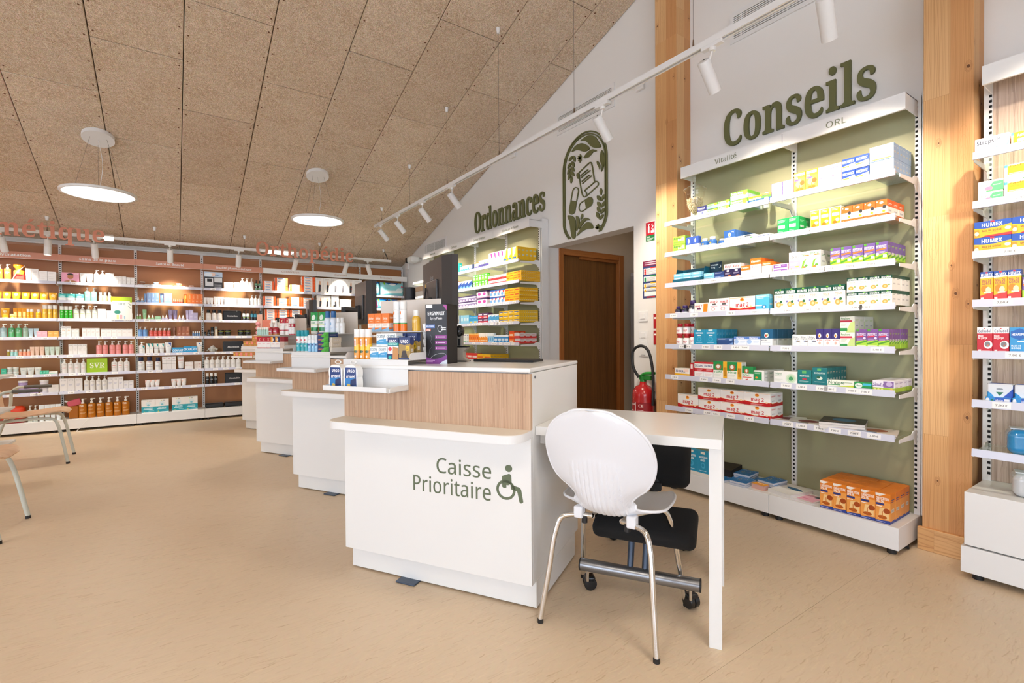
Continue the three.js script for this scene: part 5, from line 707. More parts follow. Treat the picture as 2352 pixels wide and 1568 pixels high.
doliyc|B|yellow paracetamol carton with blue stripe|#ecc021|#2f62a8||R .06 .24 .8 .2 #2f5fa8;R .06 .5 .5 .14 #f5e9b8;L .1 .76 .6 1 #a8740c
nicopur|B|white and violet nicotine gum carton|#dcd6ea|#4a3270||R 0 0 1 .22 #45306c;R 0 .5 1 .1 #5a4290;C .5 .36 .2 .1 #f2eef6;C .5 .76 .24 .14 #8a6fae
nicopink|B|white and magenta nicotine carton|#ece0ea|#d83a9a||R 0 0 1 .22 #3f3060;C .56 .5 .3 .2 #e04aa4;R 0 .84 1 .16 #efb0d6
nicoblue|B|white and blue nicotine carton|#dfe8f3|#2a66b8||R 0 0 1 .2 #2a62b4;Q #d8343f .5 .2 1 .2 .6 .6;C .4 .64 .3 .2 #6fa8dc
whitebl|B|white carton with blue edge|#eef0ee|#2f7fb0||R .7 0 .3 1 #3f86b4;C .4 .5 .2 .2 #e0a05a
pale3|B|pale aqua carton|#8fd0ea|#d9f0fa||R .2 .3 .6 .3 #d9f0fa;R 0 .86 1 .14 #6ab8dc
cyan2|B|cyan throat tablet carton|#2f9fd8|#bfe4f6||R 0 .6 1 .4 #7cc4e8;L .1 .16 .7 2 #e0f2fb;R .2 .66 .5 .16 #f4d24a
redpurple|B|plum and red syrup carton|#5a3566|#d8384a||R 0 .5 1 .5 #d63a4a;R .12 .2 .7 .2 #efe6f0;R .12 .7 .6 .14 #f6dfe2
bluewt|B|white and azure cold carton|#e6eef6|#3f9ad0||Q #4aa4d8 0 .3 1 .1 1 .6 0 .7;L .1 .76 .6 2 #7fa8c8
bluemix|B|mixed blue carton|#3f66b0|#e9edf4||R 0 .6 1 .4 #e9edf4;R .1 .2 .6 .2 #d94a3f
whitegreen|B|white tube carton with navy and green print|#eef0ec|#3a8a5a||R .2 .1 .6 .14 #4a3f7a;C .5 .5 .2 .2 #9fb4a8;R .1 .8 .8 .08 #3fae6a
orangeb|B|orange syrup carton with red medallion|#f08a2a|#c9402c||R 0 0 1 .16 #f6c06a;C .5 .46 .22 .14 #c9402c;R .1 .7 .8 .1 #f9dcae
orangey|B|white and orange syrup carton|#f3e8d8|#f0902a||R 0 0 1 .28 #f6f2ea;Q #f2962c 0 .3 1 .5 1 1 0 .9;R .1 .7 .7 .1 #fbe8c8
ltblue|B|pale blue nasal wash carton|#9ccbe8|#e9f3f9||R 0 0 1 .3 #e9f2f6;C .5 .6 .24 .16 #4fa4d8
blue4|B|azure nasal spray carton|#2f86c8|#e9f1f8||R 0 0 1 .2 #e9f1f8;R .1 .4 .8 .26 #d9ebf6;C .5 .8 .2 .1 #7fbce4
orawhite|B|bright orange cough carton|#ec6b1c|#f6e9dc||R 0 0 1 .26 #d9420f;R .1 .5 .7 .26 #f8dcc0
redwt|B|grey and red throat carton|#d9d6d4|#d8363a||R 0 .5 1 .5 #d8433f;L .1 .2 .6 2 #b9b2b0
redlow|B|red sachet carton behind the scanner|#d9352c|#f1e4e0||R .08 .3 .8 .24 #f1dcd6;R 0 .8 1 .2 #b3201a
yellow6|B|yellow sachet carton behind the scanner|#ecb81f|#2f62a8||R .08 .3 .8 .2 #d8641c;R 0 .8 1 .2 #cf940f
orapump|P|orange pump bottle cut by the edge|#f0632c|#f6dcc8|#f4f2ee|L .2 .3 .6 3 #fbe6d8
orapump2|P|orange sun care pump bottle|#f0642c|#f6dcc8|#f4f2ee|L .2 .3 .6 3 #fbe6d8
whitetube|T|white face cream tube|#f1f0ec|#ccc|#eceae6|L .25 .2 .5 3 #d4cfc8
whitebox|B|tall white cream carton|#f1efec|#ccc||L .2 .2 .6 3 #d4cfc8
cubebox|B|white cream cube carton|#f1efec|#ccc||L .2 .3 .6 3 #d4cfc8
cubebox2|B|outer white cream cube carton|#efedea|#ccc||L .2 .3 .6 3 #d4cfc8
yeltube|T|yellow sun cream tube|#f6b42a|#fff|#f3efe6|C .5 .4 .2 .2 #fbe3a4
yeltube3|T|large yellow sun cream tube|#f7b52c|#fff|#f3efe6|C .5 .36 .2 .14 #fbe3a4;L .3 .6 .4 2 #fbe9c0
yeltube4|T|slim yellow sun cream tube|#f3a21f|#fff|#f3efe6|R .2 .4 .6 .5 #f9d48a
yeljar|J|small yellow balm jar|#f5b93c|#fff|#f6d79a|C .5 .5 .2 .2 #fbe6b4
yeldrop|K|small golden oil bottle|#e0a51a|#fff|#f1efea|L .2 .5 .6 2 #f6dc94
yeldrop2|K|lone golden oil bottle|#e0a51a|#fff|#f1efea|L .2 .5 .6 2 #f6dc94
yeloil|K|tall golden oil bottle|#dcae3c|#fff|#f3f1ec|L .2 .3 .6 3 #f3e2ac
clearpump|P|clear blue pump bottle|#a9c6c8|#fff|#f1f1ee|L .2 .4 .6 2 #d9e6e6
greenpump|P|green pump bottle|#58ad6e|#fff|#cfe6d6|L .2 .4 .6 3 #bfe0c6;C .7 .3 .1 .08 #bfe0e8
sagepump|P|sage pump bottle|#9ab6a2|#fff|#eceee6|L .2 .4 .6 2 #c6d6c9
paletube|T|pale blue cream tube|#bfdbe6|#fff|#e9eff2|L .25 .3 .5 2 #e4f0f4
pinkcube|B|pink cream carton|#f3b4c2|#fff||L .2 .3 .6 3 #f9dde3
oracube|B|apricot cream carton|#f5b258|#fff||L .2 .3 .6 3 #fbdfb4
oliveb|K|small olive oil bottle|#a89c3c|#fff|#f3f2ee|L .2 .5 .6 2 #d6cf94
mintb|K|small mint bottle|#9fd6d2|#fff|#f3f2ee|L .2 .5 .6 2 #d9efed
peachb|K|small peach bottle|#f3a585|#fff|#f3f2ee|L .2 .5 .6 2 #f9d5c5
peachtube|T|peach cream tube|#f0cdb4|#fff|#f3ece4|L .3 .3 .4 3 #e0a98a
minttube|T|mint cream tube|#d3e6d6|#fff|#eef2ec|L .3 .3 .4 3 #a9ccb0
mintcart|B|bright mint carton|#3fbf9f|#fff||L .2 .3 .6 2 #c9efe4
mintjar|J|pale mint cream jar|#cfe0dc|#fff|#e9f0ee|L .2 .4 .6 2 #a9c4bf
greytube|T|white and grey cream tube|#e4e8e2|#fff|#eef0ee|L .25 .3 .5 3 #a9bcc4
mintbox|B|slim mint carton|#4cc4a0|#fff||L .2 .3 .6 2 #d4f2e8
mintflat|B|flat white mint carton|#e9efe9|#4cc4a0||R .1 .4 .8 .24 #9fdcc4
purjar|J|lavender body balm jar|#b6a4d6|#fff|#f3f0f4|L .2 .4 .6 2 #e2d9ee
purbox|B|lavender body balm carton|#b9a5d4|#fff||L .2 .3 .6 3 #e0d6ec
whitejar|J|white body balm jar|#e4e1ea|#fff|#f1f0f0|L .2 .4 .6 2 #c9c4d4
whitebig|B|large white balm carton|#e9e7e4|#ccc||L .2 .2 .6 3 #cfcac4
greypump|P|clear grey pump bottle behind the chair|#c3ccc6|#fff|#eceeea|L .2 .4 .6 2 #e2e8e4
bluetube|T|white tube with blue print behind the chair|#e6eef0|#fff|#e6eef0|L .2 .3 .6 2 #8fbcd8
wtube|T|white face gel tube|#f0f0ee|#ccc|#e9eaea|L .25 .2 .5 3 #cfd2d2
clearp|P|clear micellar pump bottle|#dde2df|#e58aa0|#f4f4f2|R .15 .42 .7 .06 #eea3b4;L .2 .6 .6 3 #c9cfcc
wtall|B|tall white skin care carton|#f0efed|#ccc||L .2 .14 .6 1 #bbb;L .2 .4 .6 3 #d9d4d0
wmid|B|medium white skin care carton|#f0efed|#ccc||L .2 .14 .6 1 #bbb;L .2 .4 .6 3 #d9d4d0
wlow|B|low white skin care carton|#eeedeb|#ccc||L .2 .14 .6 1 #bbb;L .2 .4 .6 3 #d9d4d0
tealpack|G|turquoise and white sachet|#f1f3f1|#4fc4c0|#f3f3f1|R 0 0 1 .5 #58c6c2;C .5 .36 .3 .1 #a9e2df
tealpump|P|turquoise pump bottle|#86c6b8|#fff|#f4f4f2|T SVR .3 .1 .4 .12 #f4f8f6 s;L .2 .4 .6 3 #d4ece6
oilsmall|K|small straw oil bottle|#e3dcae|#fff|#f4f3ee|L .2 .4 .6 2 #f3efd6
greenspray|K|vivid green spray bottle|#35b52c|#fff|#f1f3ee|T SVR .3 .14 .4 .1 #f4f8f0 s;L .2 .4 .6 3 #bfe6b4
clearp3|P|clear pump bottle with lime print|#dfe3da|#fff|#f4f4f2|R .2 .4 .6 .05 #c3e08a;L .2 .6 .6 2 #cfd6c9
wtall3|B|tall white mask carton|#f0efed|#ccc||L .2 .14 .6 1 #bbb;L .2 .4 .6 2 #d9d4d0
wmid3|B|medium white mask carton|#f0efed|#ccc||L .2 .14 .6 1 #bbb;L .2 .4 .6 2 #d9d4d0
wlow3|B|low white serum carton behind the poster|#eceae7|#ccc||L .2 .3 .6 3 #cfcac4
wlow4|B|small white serum carton beside the poster|#e9e7e0|#ccc||L .2 .3 .6 3 #cfcac4
uvbox|B|white sun carton with orange UV|#f0efee|#f0a070||T UV .16 .3 .66 .14 #f2b08c;R .1 .06 .8 .12 #c9c9c9;L .2 .6 .6 3 #d4d0cc
w4b|B|slim white serum carton|#efeeec|#ccc||R .1 .08 .8 .08 #c9c9c9;L .2 .4 .6 3 #d9c9c6
w4c|B|white cream carton in the middle run|#efeeec|#ccc||R .06 .05 .88 .1 #c4c4c4;L .2 .36 .6 3 #d9c6c3
w4d|B|white cream carton in the long run|#efeeec|#ccc||R .06 .05 .88 .1 #c4c4c4;L .2 .36 .6 3 #d9c6c3
wsvr5|B|white carton with grey initials|#ecebe9|#999||T SVR .16 .06 .68 .1 #b4b4b2 s;L .2 .4 .6 4 #d2d0cd
pinkpump|P|salmon pink pump bottle, paired by the cartons|#f29a94|#fff|#f4f2ee|L .2 .1 .6 1 #f7b9b3;L .2 .45 .6 2 #e06f6c
pinkpump2|P|salmon pink pump bottle of the middle pair|#f29a94|#fff|#f4f2ee|L .2 .45 .6 2 #e06f6c
pinkpump3|P|salmon pink pump bottle of the end pair|#f29a94|#fff|#f4f2ee|L .2 .45 .6 2 #e06f6c
wpump6|P|white lotion pump bottle before the lime card|#efeeea|#ccc|#f3f2ee|T SVR .24 .1 .5 .1 #c4c2bc s;L .2 .4 .6 3 #e3b9b6
wpump6b|P|white lotion pump bottle past the lime card|#f0ede9|#ccc|#f3f2ee|T SVR .24 .1 .5 .1 #b0aca6 s;R .2 .34 .5 .05 #e79a94;L .2 .5 .6 2 #d9b9b4
limebox|B|lime green brand card box|#a4cf14|#fff||T SVR .14 .28 .72 .36 #f6fbe6 s;R .2 .7 .64 .015 #d4ea84
svrbox7|B|large white milk carton|#ecebea|#999||T SVR .16 .08 .66 .1 #b7b7b6 s;L .2 .4 .5 3 #a9aec9;C .5 .92 .1 .03 #6f86c4
wpump7|P|white milk pump bottle between cartons|#eeece6|#ccc|#f3f2ee|T SVR .24 .1 .5 .1 #bdbab2 s;L .2 .4 .6 3 #aeb6cc
svrbox7b|B|medium white milk carton|#ecebea|#999||T SVR .16 .1 .66 .1 #b7b7b6 s;L .2 .4 .6 3 #a9aec9
svrbox7c|B|small white milk carton|#ecebea|#999||T SVR .16 .1 .66 .12 #b7b7b6 s;L .2 .4 .6 3 #a9aec9
amberpump|P|amber cleansing oil pump bottle|#b46a10|#fff|#f3f0ea|T SVR .12 .08 .5 .12 #f6ead2 s;L .14 .4 .5 2 #e2bf84;L .14 .62 .7 2 #e8cc9a
brownjar|J|brown body jar with white lid|#8a5a42|#fff|#f0eeea|L .2 .4 .6 1 #d9c4b4
bluejar|J|pale blue body jar with white lid|#a9c0dc|#fff|#f0f0ee|L .2 .4 .6 1 #dfe8f2
whjar|J|blush body jar with white lid|#f0c9bc|#fff|#f3f1ee|L .2 .4 .6 1 #f6e4dc
yeljar1|J|honey body jar with white lid|#e9b866|#fff|#f3f1ee|L .2 .4 .6 1 #f6e2b8
orajar|J|lone orange body jar with white lid|#e58a5a|#fff|#f3f1ee|L .2 .4 .6 1 #f6d4bc
bluedrp|D|small blue dropper bottle|#7f9fc4|#fff|#f1f1ef|L .2 .4 .6 2 #cfdcec
blueboxes|B|cornflower blue cream carton|#86a8d8|#fff||R .6 .1 .14 .34 #b4cbea;L .2 .64 .6 2 #d2e0f3
blueboxes2|B|cornflower blue gel carton|#8fb0dc|#fff||R .6 .1 .14 .34 #b9cfec;L .2 .64 .6 2 #d6e3f4
bluetub|T|denim blue cream tube|#6d92c4|#fff|#e6ebf2|R .5 .1 .2 .4 #9fbade
bluetub2|T|second denim blue cream tube|#6d92c4|#fff|#e6ebf2|R .5 .1 .2 .4 #9fbade
reddrp|D|small red dropper bottle|#d85a4a|#fff|#f2efec|L .2 .4 .6 1 #f3c0b8
oratube|T|orange vitamin cream tube|#ef7a2c|#fff|#f0e6da|R .5 .1 .2 .4 #f5a66a
orabox|B|orange vitamin cream carton|#ef7a30|#fff||R .6 .08 .16 .4 #f6a66e;L .2 .64 .6 2 #f9cfae
greenstick|K|slim green serum vial|#7fa86a|#fff|#f0f0ec|L .2 .5 .6 1 #cfe0c6
sagetube|T|sage green cream tube|#8fbf90|#fff|#e9f0e6|L .3 .4 .4 3 #cfe4cf
sagedrp|D|sage dropper bottle|#8fb88e|#fff|#f1f2ee|L .2 .4 .6 1 #d6e6d4
sagebox|B|low sage carton|#8fbf98|#fff||L .2 .3 .6 2 #d4e8d6
greydrp|D|lilac grey dropper bottle|#a9a6bc|#fff|#f1f1f0|L .2 .4 .6 1 #dcdae6
purtube|T|mauve cream tube|#8f86ac|#fff|#e6e3ec|R .5 .08 .2 .4 #b4acc9
purtube2|T|second mauve cream tube|#857ca4|#fff|#e6e3ec|R .5 .08 .2 .4 #aaa2c0
greydrp2|D|silver dropper bottle|#b4b2be|#fff|#f1f1f0|L .2 .4 .6 1 #dcdae2
lavtube|T|pale lavender cream tube|#b3abcc|#fff|#eae8f0|R .5 .08 .2 .4 #cdc7de
lavtube2|B|tall pale lavender carton|#b0a8ca|#fff||R .6 .08 .16 .3 #cfc9e0;L .2 .6 .6 2 #d9d4e6
lavbox|B|low pale lavender carton|#b0a9c9|#fff||L .2 .5 .6 2 #dad6e6
whdrp|D|cream dropper bottle|#e2dccf|#fff|#f2f0ec|L .2 .4 .6 1 #cfc6b4
bluepump|P|azure pump bottle|#6f9fd6|#fff|#efeee9|L .2 .4 .6 2 #a9c6ea
coralpump|P|coral pump bottle|#d9574a|#fff|#efece7|R .55 .1 .1 .3 #e88a7f;L .2 .6 .6 2 #f0b4ac
browntube|T|brown self tan tube|#7a4a30|#fff|#d9cfc4|R .5 .1 .2 .3 #a0765c
brownbox|B|brown self tan carton|#9c5a38|#fff||R .55 .06 .14 .36 #c4906f;L .2 .66 .6 2 #d9b89a
bluestick|K|slim blue lip care stick|#6f92b8|#fff|#f1f1ef|L .2 .5 .6 1 #cfdcea
cerapump|P|white and teal cleanser pump bottle|#f1f1ee|#1ba8a6|#f3f3f0|Q #19a7a6 .6 .1 .9 .1 .9 .5;L .2 .3 .4 2 #b4c4c4;L .2 .7 .5 1 #9fd0ce
cerabox|B|white and teal cleanser carton|#f1f1ee|#1ba8a6||Q #19a7a6 .3 0 1 0 1 .36;L .2 .44 .6 2 #b4d4d2
ceratube|T|white teal and navy cream tube|#f1f1ee|#1ba8a6|#f1f1ee|Q #19a7a6 .5 .06 .9 .06 .86 .4;R 0 .5 1 .05 #27305c;L .3 .3 .3 2 #b4c4c4
ceratube2|T|white and blue cream tube|#f1f1ee|#2f58b4|#f1f1ee|Q #3a62b8 .5 .06 .9 .06 .84 .4;L .3 .4 .4 2 #b4bed4
cicasmall|B|shorter blue balm carton|#1f9fd8|#fff||T CICAPLAST .02 .3 .96 .34 #fff;T CICAPLAST .02 .84 .96 .3 #fff
cica|B|taller blue balm carton|#1f9fd8|#fff||T CICAPLAST .02 .28 .96 .3 #fff;R .6 .1 .34 .06 #8fd0ee;T CICAPLAST .02 .8 .96 .3 #fff
rochetube|T|white balm tube with blue square|#f1eee6|#2f86d0|#f1eee8|R .4 .08 .2 .12 #2f7fd0;L .5 .3 .4 3 #7fc0e4;L .3 .6 .4 1 #d9d4ca
lotion|K|white lotion bottle with navy cap, widest|#f0f1ee|#27336a|#20284c|C .5 .12 .2 .03 #cfa9a9;R .12 .36 .76 .025 #6f7690;R .12 .56 .76 .025 #6f7690;R .2 .82 .6 .02 #8f94a8;L .14 .42 .6 2 #b9bfca
lotion2|K|tallest white lotion bottle with navy cap|#f0f1ee|#27336a|#20284c|C .5 .12 .2 .03 #cfa9a9;R .12 .36 .76 .025 #555c74;R .12 .54 .76 .025 #555c74;R .2 .82 .6 .02 #8f94a8;L .14 .42 .6 2 #b9bfca
lotion3|K|slimmest white lotion bottle with navy cap|#eff0ed|#27336a|#20284c|C .5 .12 .2 .03 #cfa9a9;R .12 .4 .76 .025 #6f7690;R .12 .58 .76 .025 #6f7690;L .14 .46 .6 2 #b9bfca
eucbox|B|white lotion carton with grey bands|#edebe9|#777||C .5 .14 .26 .02 #d0a9a9;R 0 .3 1 .02 #777a80;R 0 .48 1 .02 #777a80;R .1 .92 .8 .02 #9a9a9a
euctube|T|white repair tube with navy cap|#f0eeeb|#27336a|#20284c|L .3 .06 .4 1 #c9a9a9;R .1 .3 .8 .04 #d98f8a;L .2 .5 .6 2 #cfc9c4
eucsmall|B|small white repair carton|#eeebe8|#c66||C .5 .16 .24 .03 #d0a9a9;R .1 .42 .8 .05 #d98f8a;L .2 .6 .6 2 #d4ccc6
euckit|B|small white gift kit carton|#ebe4de|#c66||Q #e0d4ca .1 .3 .6 .2 .5 .7 .2 .8;R .6 .3 .3 .06 #b86a6a;C .8 .6 .06 .05 #a83a3a;R .3 .9 .6 .04 #b86a6a
smalltube|T|small white tube with pink band|#efede9|#e58a80|#efede9|Q #f2c4b4 0 0 .4 0 0 .5;R 0 .84 1 .04 #e0615a
smalltube2|T|small white tube with pale print|#efede9|#e58a80|#efede9|Q #f4d4c8 0 .3 .4 .2 .2 .6;C .8 .2 .1 .1 #f2b8a8
collagen|B|white and teal collagen carton|#eeece7|#1f9fae||R 0 .52 1 .42 #1d9fae;C .46 .1 .04 .02 #b9cf3a;R .54 .07 .18 .06 #b4b8b4;C .5 .32 .2 .16 #dbe8e8;C .5 .4 .1 .07 #7fc4d0;T COLLAGENE .22 .58 .58 .1 #e9f6f7;R .14 .7 .66 .05 #d4eff1;C .22 .9 .05 .03 #d4d83a;L .5 .84 .4 1 #bfe4e8
collagen2|B|white and teal collagen carton of the second pair|#eeece7|#1f9fae||R 0 .52 1 .42 #1d9fae;C .36 .1 .04 .02 #b9cf3a;R .44 .07 .18 .06 #b4b8b4;C .5 .32 .2 .16 #dbe8e8;C .5 .4 .1 .07 #7fc4d0;T COLLAGENE .22 .58 .58 .1 #e9f6f7;R .14 .7 .66 .05 #d4eff1;C .22 .9 .05 .03 #d4d83a;L .5 .84 .4 1 #bfe4e8
serums|B|slim white serum carton by the brochure|#f1f0ee|#999||R .1 .34 .8 .04 #a9a9a9;L .2 .5 .6 2 #d9d7d4
serums2|B|slim white serum carton before the pumps|#f1f0ee|#999||R .1 .34 .8 .04 #b4b4b4
wpumpk|P|plain white pump bottle on the top shelf|#f2f1ef|#ccc|#f3f3f1|L .3 .5 .4 2 #dcdad6
greenp|P|green and black pump bottle|#6f9f80|#111|#16181a|R 0 .3 1 .3 #1d2224;Q #dfe3e0 .2 .44 .8 .44 .5 .58;R 0 .86 1 .14 #7fb48c
wtubek|T|slim white tube at the shelf end|#f1efec|#ccc|#f0efec|L .3 .3 .4 2 #dcd8d4
wtubek2|T|tall white tube beside slim tubes|#f1efec|#ccc|#f0efec|L .3 .3 .4 2 #dcd8d4
wboxk|B|white cream carton with grey line, first run|#f0efed|#999||R .1 .36 .8 .04 #9a9a9a;L .2 .5 .6 1 #d4d2cf
wboxk2|B|white cream carton with grey line, second run|#f0efed|#999||R .1 .36 .8 .04 #9a9a9a;L .2 .5 .6 1 #d4d2cf
wpumpk2|P|plain white pump bottle past the cartons|#f2f1ef|#ccc|#f3f3f1|L .3 .5 .4 2 #dcdad6
micellar|K|frosted micellar bottle with black cap|#d8d3cc|#222|#15171a|L .2 .4 .6 4 #eae7e2;R 0 .92 1 .08 #9a948e
blkpump|P|white and black pump bottle|#f0f0ee|#111|#16181a|R 0 .42 1 .4 #1d2022;R .2 .48 .6 .05 #9fc46a;C .5 .66 .24 .08 #8f9496
bluepumpk|P|teal blue pump bottle with black pump|#2f7f98|#111|#16181a|R 0 .45 1 .4 #1a1e24;L .2 .3 .6 1 #9fd0dc
bluepumpk2|P|pale teal pump bottle with black pump|#5fa6b8|#111|#16181a|R 0 .4 1 .45 #1a1e24
blkcan|K|short black canister|#1b1d1f|#555|#131416|R 0 .6 1 .12 #6a6c6e
blkcan2|K|medium black canister|#1b1d1f|#555|#131416|R 0 .5 1 .14 #8a8c8e
blkcan3|K|tall black canister|#1b1d1f|#555|#131416|R 0 .3 1 .08 #8a8c8e;L .2 .6 .6 2 #6a6c6e
golddrop|K|ivory serum bottle with silver cap|#d9ceb4|#fff|#9fa29a|L .2 .5 .6 2 #efe8d6
blkjar|J|black cream jar with green line|#1a1c1d|#8fae3a|#141617|R 0 .1 1 .16 #a9bf4a;C .5 .6 .3 .2 #4a4e50
blkjar2|J|black cream jar with green line near the counter|#1a1c1d|#8fae3a|#141617|R 0 .1 1 .16 #a9bf4a;C .5 .6 .3 .2 #4a4e50
wpumpk6|P|white body milk pump bottle|#efeeea|#ccc|#f2f1ee|R .2 .42 .6 .03 #a9a9a6;L .2 .5 .6 2 #d4d2ce
wstick|K|black serum bottle with tall white cap|#17191a|#fff|#efeeeb|R .2 .3 .6 .1 #8f9294
contA|B|orange and white compression sock carton|#f3efec|#ec5a1c||R 0 0 .16 1 #f0601f;R .8 0 .2 1 #f0601f;R .24 .2 .4 .24 #5f8fc4;R .3 .56 .4 .2 #f6b494
orth|B|white wrist brace carton with brace photo|#efede9|#222||Q #d9a584 .42 .46 .5 .2 .62 .22 .66 .5;Q #2a2c33 .38 .44 .68 .46 .62 .86 .34 .92;C .64 .62 .04 .03 #d9483f;Q #d9a584 .3 .92 .6 .86 .56 .96 .3 1;L .14 .08 .6 2 #c4c2be
orthc|B|white elbow brace carton|#efede9|#222||Q #d9a584 .5 .16 .62 .16 .62 .5 .5 .5;Q #2a2c33 .44 .46 .66 .46 .66 .86 .2 .9 .24 .76 .44 .74;Q #d9a584 .1 .86 .26 .8 .26 .92 .1 .96;L .14 .06 .6 1 #c4c2be
whiteorth|B|plain white brace carton|#f0eeea|#ccc||R .04 .04 .9 .05 #e0c4b4;L .2 .4 .5 2 #d4d0ca
tena|G|turquoise hygiene pad pack|#7fd0dc|#1f6fc0||R 0 0 1 .24 #1f6fc4;Q #7fd0dc 0 .3 .2 .1 .5 .4 .8 .1 1 .3;C .5 .2 .2 .08 #f0f6f8;R 0 .44 .3 .06 #e23a8a;R .02 .02 .1 .16 #8fdc2c;Q #d9f0f4 .2 .5 .9 .46 .8 .8 .3 .8;Q #2fb4c8 0 .92 1 .86 1 1 0 1
tenab|G|wide turquoise incontinence brief pack|#8fd6de|#1f6fc0||Q #1f66b8 .2 0 .8 0 .62 .2 .4 .2;C .5 .14 .14 .08 #f0f6f8;R .14 0 .06 .18 #8fdc2c;R .86 .24 .12 .07 #e23a6a;L .1 .4 .3 2 #5fb4c4;C .8 .56 .16 .16 #d4ecf0;Q #eef7f8 .1 .62 .9 .56 .9 .74 .1 .78;Q #4fc0d0 0 .9 1 .84 1 1 0 1
padsmall|T|small white and orange pad bottle|#efeeec|#f0a050|#d98f4a|R 0 .5 1 .3 #7fc4dc
padpack|G|aqua pad pack with pink stripe|#6fcadc|#1f6fc0||R 0 0 1 .2 #1f6fc4;Q #e23a8a 0 .5 .24 .2 .3 .8 .1 .9;R .3 .02 .1 .2 #8fdc2c;C .6 .5 .24 .2 #cfecf2
padpackb|G|second aqua pad pack|#6fcadc|#1f6fc0||R 0 0 1 .24 #1f66b8;R .2 .02 .12 .18 #8fdc2c;C .6 .6 .24 .2 #cfecf2
hydra|K|orange effervescent tablet tube|#ec9a22|#fff|#f3f1ee|Q #f4c52c 0 .5 1 .3 1 .56 0 .72;R .24 .06 .36 .36 #f6eee4;T Hydralin .28 .1 .28 .28 #d8412c;C .5 .66 .3 .06 #3a5a2c;C .46 .88 .16 .06 #f6efe6
cicat|B|white and blue healing wipe carton|#eef2f2|#3f9bd0||T cicatryl .06 .08 .84 .24 #46707f;Q #45a0d4 0 .62 .3 .48 1 .42 1 .84 0 .84;L .3 .56 .5 2 #d4ebf6;L .2 .9 .3 1 #b9c4c6
urgon|B|navy plaster carton with wooden strip|#2b3f74|#17a39a||T URGO .16 .1 .68 .16 #fff;R 0 .24 1 .12 #18a7a0;T RESISTANT .1 .27 .8 .07 #dff4f2;R 0 .38 1 .36 #e9ebee;C .24 .52 .16 .09 #d8413f;Q #c98f55 .5 .42 1 .46 1 1 .46 1;R 0 .74 .46 .26 #2b3f74;C .22 .9 .14 .08 #1fb4a4
urgog|B|gold children plaster carton|#a78a4a|#2b3f74||Q #26386c 0 0 1 0 1 .28 .5 .36 0 .28;T URGO .16 .12 .68 .15 #fff;C .76 .5 .17 .12 #e9c12c;L .66 .47 .2 2 #7a5f10;Q #3a2f28 .2 .9 .34 .6 .6 .6 .8 .92;Q #26386c 0 .92 1 .92 1 1 0 1
avene|B|orange sun care carton|#ee7a1f|#f6efe6||T Avène .16 .2 .66 .14 #f9efe2 s;L .3 .42 .4 1 #f9d4b0;R 0 .54 1 .24 #f4ece2;Q #8fbfe0 0 .9 1 .76 1 1 0 1;L .2 .6 .6 2 #e0b496
suncan|K|white and orange sun spray can|#e9ecec|#ee7a1f|#f0f1f0|R .16 .08 .3 .14 #ee7a2c;R 0 .6 1 .04 #3a9a4a;R 0 .64 1 .36 #ef7a22;L .2 .4 .5 2 #c9cccc
urgobot|S|white cold spray bottle with navy label|#f0f1ef|#2a4d86||Q #26407c .14 .24 .86 .24 .9 .98 .1 .98;T URGO .24 .3 .54 .1 #fff;T cryogel .2 .48 .6 .12 #fff;Q #2f7fc4 .14 .6 .86 .58 .86 .98 .1 .98;Q #1f2f60 .5 .66 .86 .6 .86 .84 .46 .9;R .7 .9 .18 .08 #d8343f;C .36 .84 .12 .05 #e0c46a
tealcan|K|white throat spray with teal cap|#eef0ee|#18a2b0|#1899a8|R 0 .46 1 .5 #19a5b0;R .2 .2 .4 .12 #d8575f;T LAINO .1 .36 .7 .1 #35607a;L .2 .6 .5 2 #d4eef0
bluecan|K|pale blue foot care spray|#8fc4e4|#fff|#e9eef0|R 0 .0 1 .3 #e9eef0;R .16 .36 .6 .12 #27407c;L .2 .6 .6 2 #dcedf7
arko|B|navy and green vitality carton|#2b3f74|#4fb43a||Q #4fb83c .6 0 1 0 1 1 .3 1;T ARKO .08 .34 .36 .3 #f0963c;L .4 .4 .2 2 #9fb0dc;Q #3f9a2c .8 .2 1 .1 1 1 .6 1
palecart|B|ivory carton beside the green ones|#ddd4c4|#8a7f70||R .6 0 .1 1 #b9ad9c;L .2 .2 .3 3 #a89c8c
greentub|T|green and white foot cream tube|#f0f2ec|#158a48|#f0f2ec|R 0 0 1 .46 #1a9a4e;C .5 .28 .24 .14 #dff0e2;T CREME .2 .52 .6 .08 #2f8a52;R 0 .66 1 .02 #bcd63a;R 0 .8 1 .2 #178a48
bluespray|K|pale blue thermal spray can|#dce6f2|#3f7fc0|#2f6aa8|C .4 .4 .14 .1 #7fb4dc;L .2 .6 .6 2 #a9c6e2
smallcan|K|small white thermal spray can|#eef0ef|#999|#f1f2f1|L .2 .4 .5 2 #e0b0a9
redcart|B|red and white serum carton|#f1eeec|#b3132c||R 0 0 1 .42 #b5142f;T 3C .3 .12 .44 .22 #f0d4b8 s;L .2 .56 .6 2 #e0899a;R 0 .92 1 .08 #b3132c
navcart|B|orange and navy serum carton|#f0ece8|#27305c||R 0 0 .5 .44 #eda23a;R .5 0 .5 .44 #2b2f5c;C .5 .24 .2 .12 #e9d4c0;L .2 .58 .6 2 #e0899a;R 0 .92 1 .08 #3a2f5c
darkred|B|dark red serum carton|#cdb9ac|#8a1a28||R 0 0 1 .42 #8f1c2a;L .2 .56 .6 3 #a9908a
reddrop|D|amber and red oil dropper bottle|#a8323a|#fff|#f1efec|R 0 .3 1 .4 #b3202f;R .2 .46 .6 .16 #f0e4e0;R 0 .84 1 .16 #b9742c
